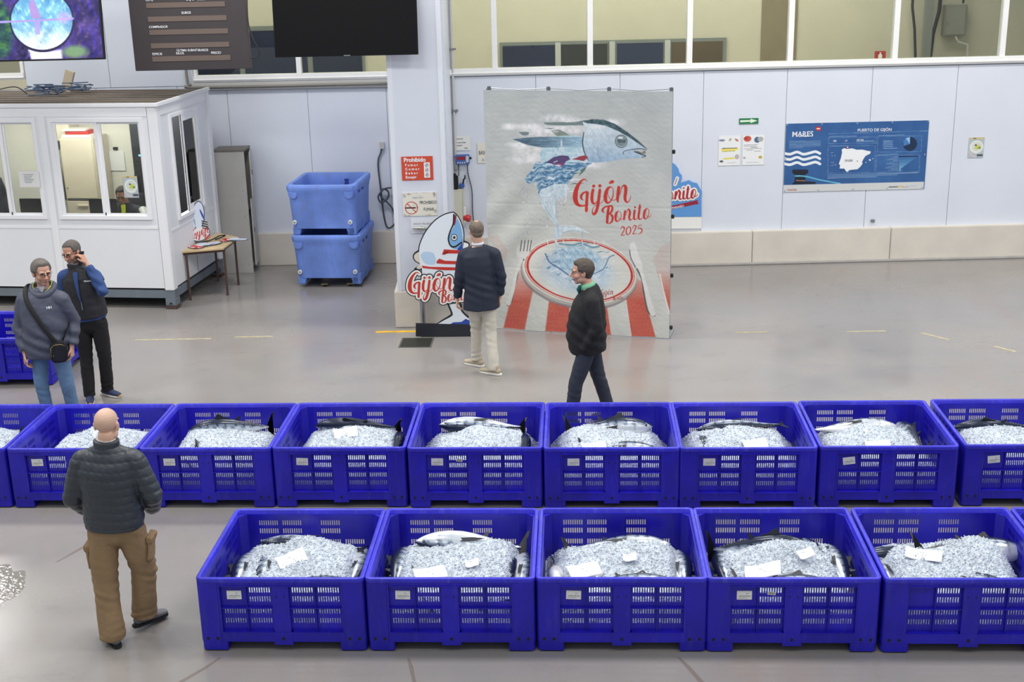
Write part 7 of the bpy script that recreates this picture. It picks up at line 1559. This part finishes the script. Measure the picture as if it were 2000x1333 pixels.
# --- 5. man in black sweater walking left, hands in pockets
b = (.57, 12.6)
J = dict(face=-88, torso=-84, pitch=-3, pelvis=(.0, 0, .95), waist=(-.0, 0, 1.10), chest=(.01, 0, 1.31), neck=(-.01, .0, 1.50), head=(-.065, .0, 1.645), hs=1.05, shl=(.02, -.19, 1.41), ell=(.07, -.235, 1.10), wrl=(-.05, -.15, .86), shr=(.02, .19, 1.41), elr=(.05, .24, 1.10), wrr=(-.08, .20, .90),
         hipl=(0, -.09, .91), knl=(-.14, -.10, .50), anl=(-.20, -.09, .09), hipr=(0, .09, .91), knr=(.10, .09, .50), anr=(.21, .09, .12), footl=-90, footr=-90, handl=((-.25, .25, -.95), (0, 1, 0), (-1, 0, 0), .3), handr=((-.5, -.2, -.8), (0, -1, 0), (-1, 0, 0), .5), hair=(82, 74, 66), hairth=.015, quiff=1, hairline=.055, stubble=.2)
t, Rm, HP = person('man in a black jumper with a green collar walking left past the banner', b, J, (200, 152, 130))
mb = MB(); torso_sections(mb, [((-.01, 0, .805), (.195, .185)), ((-.015, 0, .87), (.20, .20)), ((-.03, 0, 1.0), (.205, .205)), ((-.02, 0, 1.15), (.205, .195)), ((.005, 0, 1.30), (.212, .165)), ((.02, 0, 1.40), (.195, .125)), ((.015, 0, 1.465), (.12, .095)), ((.005, 0, 1.495), (.085, .08))], -84)
arm(mb, J['shl'], J['ell'], (-.06, -.17, .875), [.080, .078, .070, .060, .052]); arm(mb, J['shr'], J['elr'], (-.08, .21, .915), [.080, .076, .068, .058, .05])
garment(t, 'jumper', mb, mat('black_knit', (26, 26, 29), .85, var=.06, bump=.2, bscale=90), .010, 4, .007, 7, 17, lambda v: .007*np.sin(v[:, 2]*48+v[:, 0]*30)*np.exp(-((v[:, 2]-1.0)/.18)**2))
MB().loft([(.0, 0, 1.475), (-.010, 0, 1.505), (-.018, 0, 1.532)], [(.078, .082), (.072, .077), (.064, .069)], n=24, up=(-1, 0, 0), round_ends=False).build('shirt_collar', mat('green_collar', (120, 182, 146), .7), t, smooth='all')
MB().loft([(-.088, -.02, 1.50), (-.105, -.01, 1.46), (-.10, 0, 1.43)], [(.02, .012), (.022, .014), (.012, .01)], n=10, up=(0, 1, 0)).build('collar_tip', mat('teal_collar', (30, 96, 84), .7), t, smooth='all')
mb = legs(J, .155, .135, .10, .078, .062, .004); garment(t, 'trousers', mb, mat('slate_trousers', (44, 50, 64), .8, var=.08, bump=.2, bscale=40), .010, 4, .006, 8, 18, knee_fold(.5, .006)); shoes(t, J, (50, 44, 40), (30, 28, 28), lift=(0, .03))

# --- 6. seated man inside the booth
bx = BP(-.96, .80); b = (bx[0], bx[1])
J = dict(z0=.34, face=0, torso=0, pitch=-22, pelvis=(0, .08, .56), waist=(0, .05, .70), chest=(.02, .0, .90), neck=(.015, -.04, 1.115), head=(.01, -.09, 1.245), hs=.98, shl=(-.18, .0, 1.03), ell=(-.26, -.12, .82), wrl=(-.12, -.36, .86), shr=(.20, .0, 1.03), elr=(.33, -.14, .86), wrr=(.24, -.38, .87),
         hipl=(-.10, .06, .52), knl=(-.13, -.34, .50), anl=(-.13, -.36, .09), hipr=(.10, .06, .52), knr=(.14, -.34, .50), anr=(.14, -.36, .09), footl=0, footr=0, _low=1, handl=((.3, -1, -.1), (0, 0, -1), (1, 0, 0), .2), handr=((-.3, -1, -.1), (0, 0, -1), (-1, 0, 0), .2), hair=(60, 54, 50), hairth=.012, glasses=True, stubble=.35)
for _k in ('pelvis', 'waist', 'chest', 'neck', 'head', 'shl', 'ell', 'wrl', 'shr', 'elr', 'wrr'):
    J[_k] = (J[_k][0], J[_k][1], J[_k][2]-.09)
DZ = Vector((0, 0, -.09))
t, Rm, HP = person('seated man in a navy jacket with yellow collar working inside the white booth', b, J, (186, 140, 118))
mb = MB(); torso_sections(mb, [((0, .05, .46), (.18, .14)), ((0, .03, .66), (.185, .14)), ((.015, .0, .83), (.205, .14)), ((.015, -.02, .93), (.19, .12)), ((.015, -.035, 1.0), (.11, .09)), ((.015, -.04, 1.04), (.08, .078))], 0)
arm(mb, J['shl'], J['ell'], J['wrl'], [.075, .07, .06, .052, .045]); arm(mb, J['shr'], J['elr'], J['wrr'], [.075, .07, .06, .052, .045]); garment(t, 'work_jacket', mb, mat('navy_work', (34, 38, 54), .7, bump=.2), .011, 4, .006, 8, 19)
MB().loft([(.02, -.125, 1.01), (.03, -.165, .93), (.01, -.17, .84)], [(.035, .015), (.028, .014), (.038, .012)], n=12, up=(0, -1, 0)).build('yellow_collar', mat('hivis_yellow', (210, 230, 40), .6, emit=.0), t, smooth='all')
MB().loft([(.27, -.03, .90), (.325, -.14, .80), (.28, -.30, .80)], [.078, .074, .062], n=14).build('sleeve_band', mat('reflective_grey', (196, 200, 200), .4), t, smooth='all')
mb = legs(J, .16, .12, .09, .07, .06); garment(t, 'trousers', mb, MATS['navy_work'], .012, 3, .004, 8, 20); shoes(t, J, (40, 40, 44), (24, 24, 26))
ch = thing('office_chair', 'grey office chair under the seated man in the booth', 'chair', (b[0], b[1]+.1, .34), BZ)
MB().box((-.24, -.22, .40), (.24, .22, .46)).build('seat', mat('chair_cloth', (70, 76, 80), .8), ch, bevel=.02); MB().box((-.22, .14, .52), (.22, .19, 1.12)).build('backrest', MATS['chair_cloth'], ch, bevel=.02)
MB().loft([(0, 0, .06), (0, 0, .4)], [.03, .03], n=10, round_ends=False).build('post', M_BLK, ch)
for k in range(5): MB().loft([(0, 0, .06), (.26*math.cos(k*1.256), .26*math.sin(k*1.256), .035)], [.022, .016], n=8).build('leg', M_BLK, ch)

# --- 7. man standing at the far left inside the booth
bx = BP(-3.02, .74); b = (bx[0], bx[1])
J = dict(z0=.34, face=60, torso=60, pelvis=(0, 0, .90), waist=(0, 0, 1.04), chest=(0, 0, 1.24), neck=(.0, .0, 1.44), head=(.02, -.01, 1.585), hs=1.0, shl=(-.1, -.17, 1.36), ell=(-.12, -.24, 1.08), wrl=(-.03, -.28, .84), shr=(.1, .17, 1.36), elr=(.14, .22, 1.08), wrr=(.2, .16, .84),
         hipl=(-.05, -.08, .86), knl=(-.05, -.08, .47), anl=(-.05, -.08, .09), hipr=(.05, .08, .86), knr=(.05, .08, .47), anr=(.05, .08, .09), footl=60, footr=60, handl=((0, 0, -1), (1, 0, 0), (1, -1, 0), .4), handr=((0, 0, -1), (-1, 0, 0), (1, -1, 0), .4), hair=(50, 44, 40))
t, Rm, HP = person('standing man in a navy jacket at the left edge inside the white booth', b, J, (186, 140, 118))
mb = MB(); torso_sections(mb, [((0, 0, .78), (.20, .15)), ((0, 0, 1.0), (.20, .15)), ((0, 0, 1.24), (.21, .15)), ((0, 0, 1.36), (.19, .12)), ((0, 0, 1.42), (.10, .09)), ((0, 0, 1.46), (.085, .08))], 60)
arm(mb, J['shl'], J['ell'], J['wrl'], [.075, .07, .062, .055, .048]); arm(mb, J['shr'], J['elr'], J['wrr'], [.075, .07, .062, .055, .048]); garment(t, 'work_jacket', mb, MATS['navy_work'], .012, 4, .005, 8, 21)
mb = legs(J); garment(t, 'trousers', mb, MATS['navy_work'], .012, 3, .004, 8, 22); shoes(t, J, (40, 40, 44), (24, 24, 26))
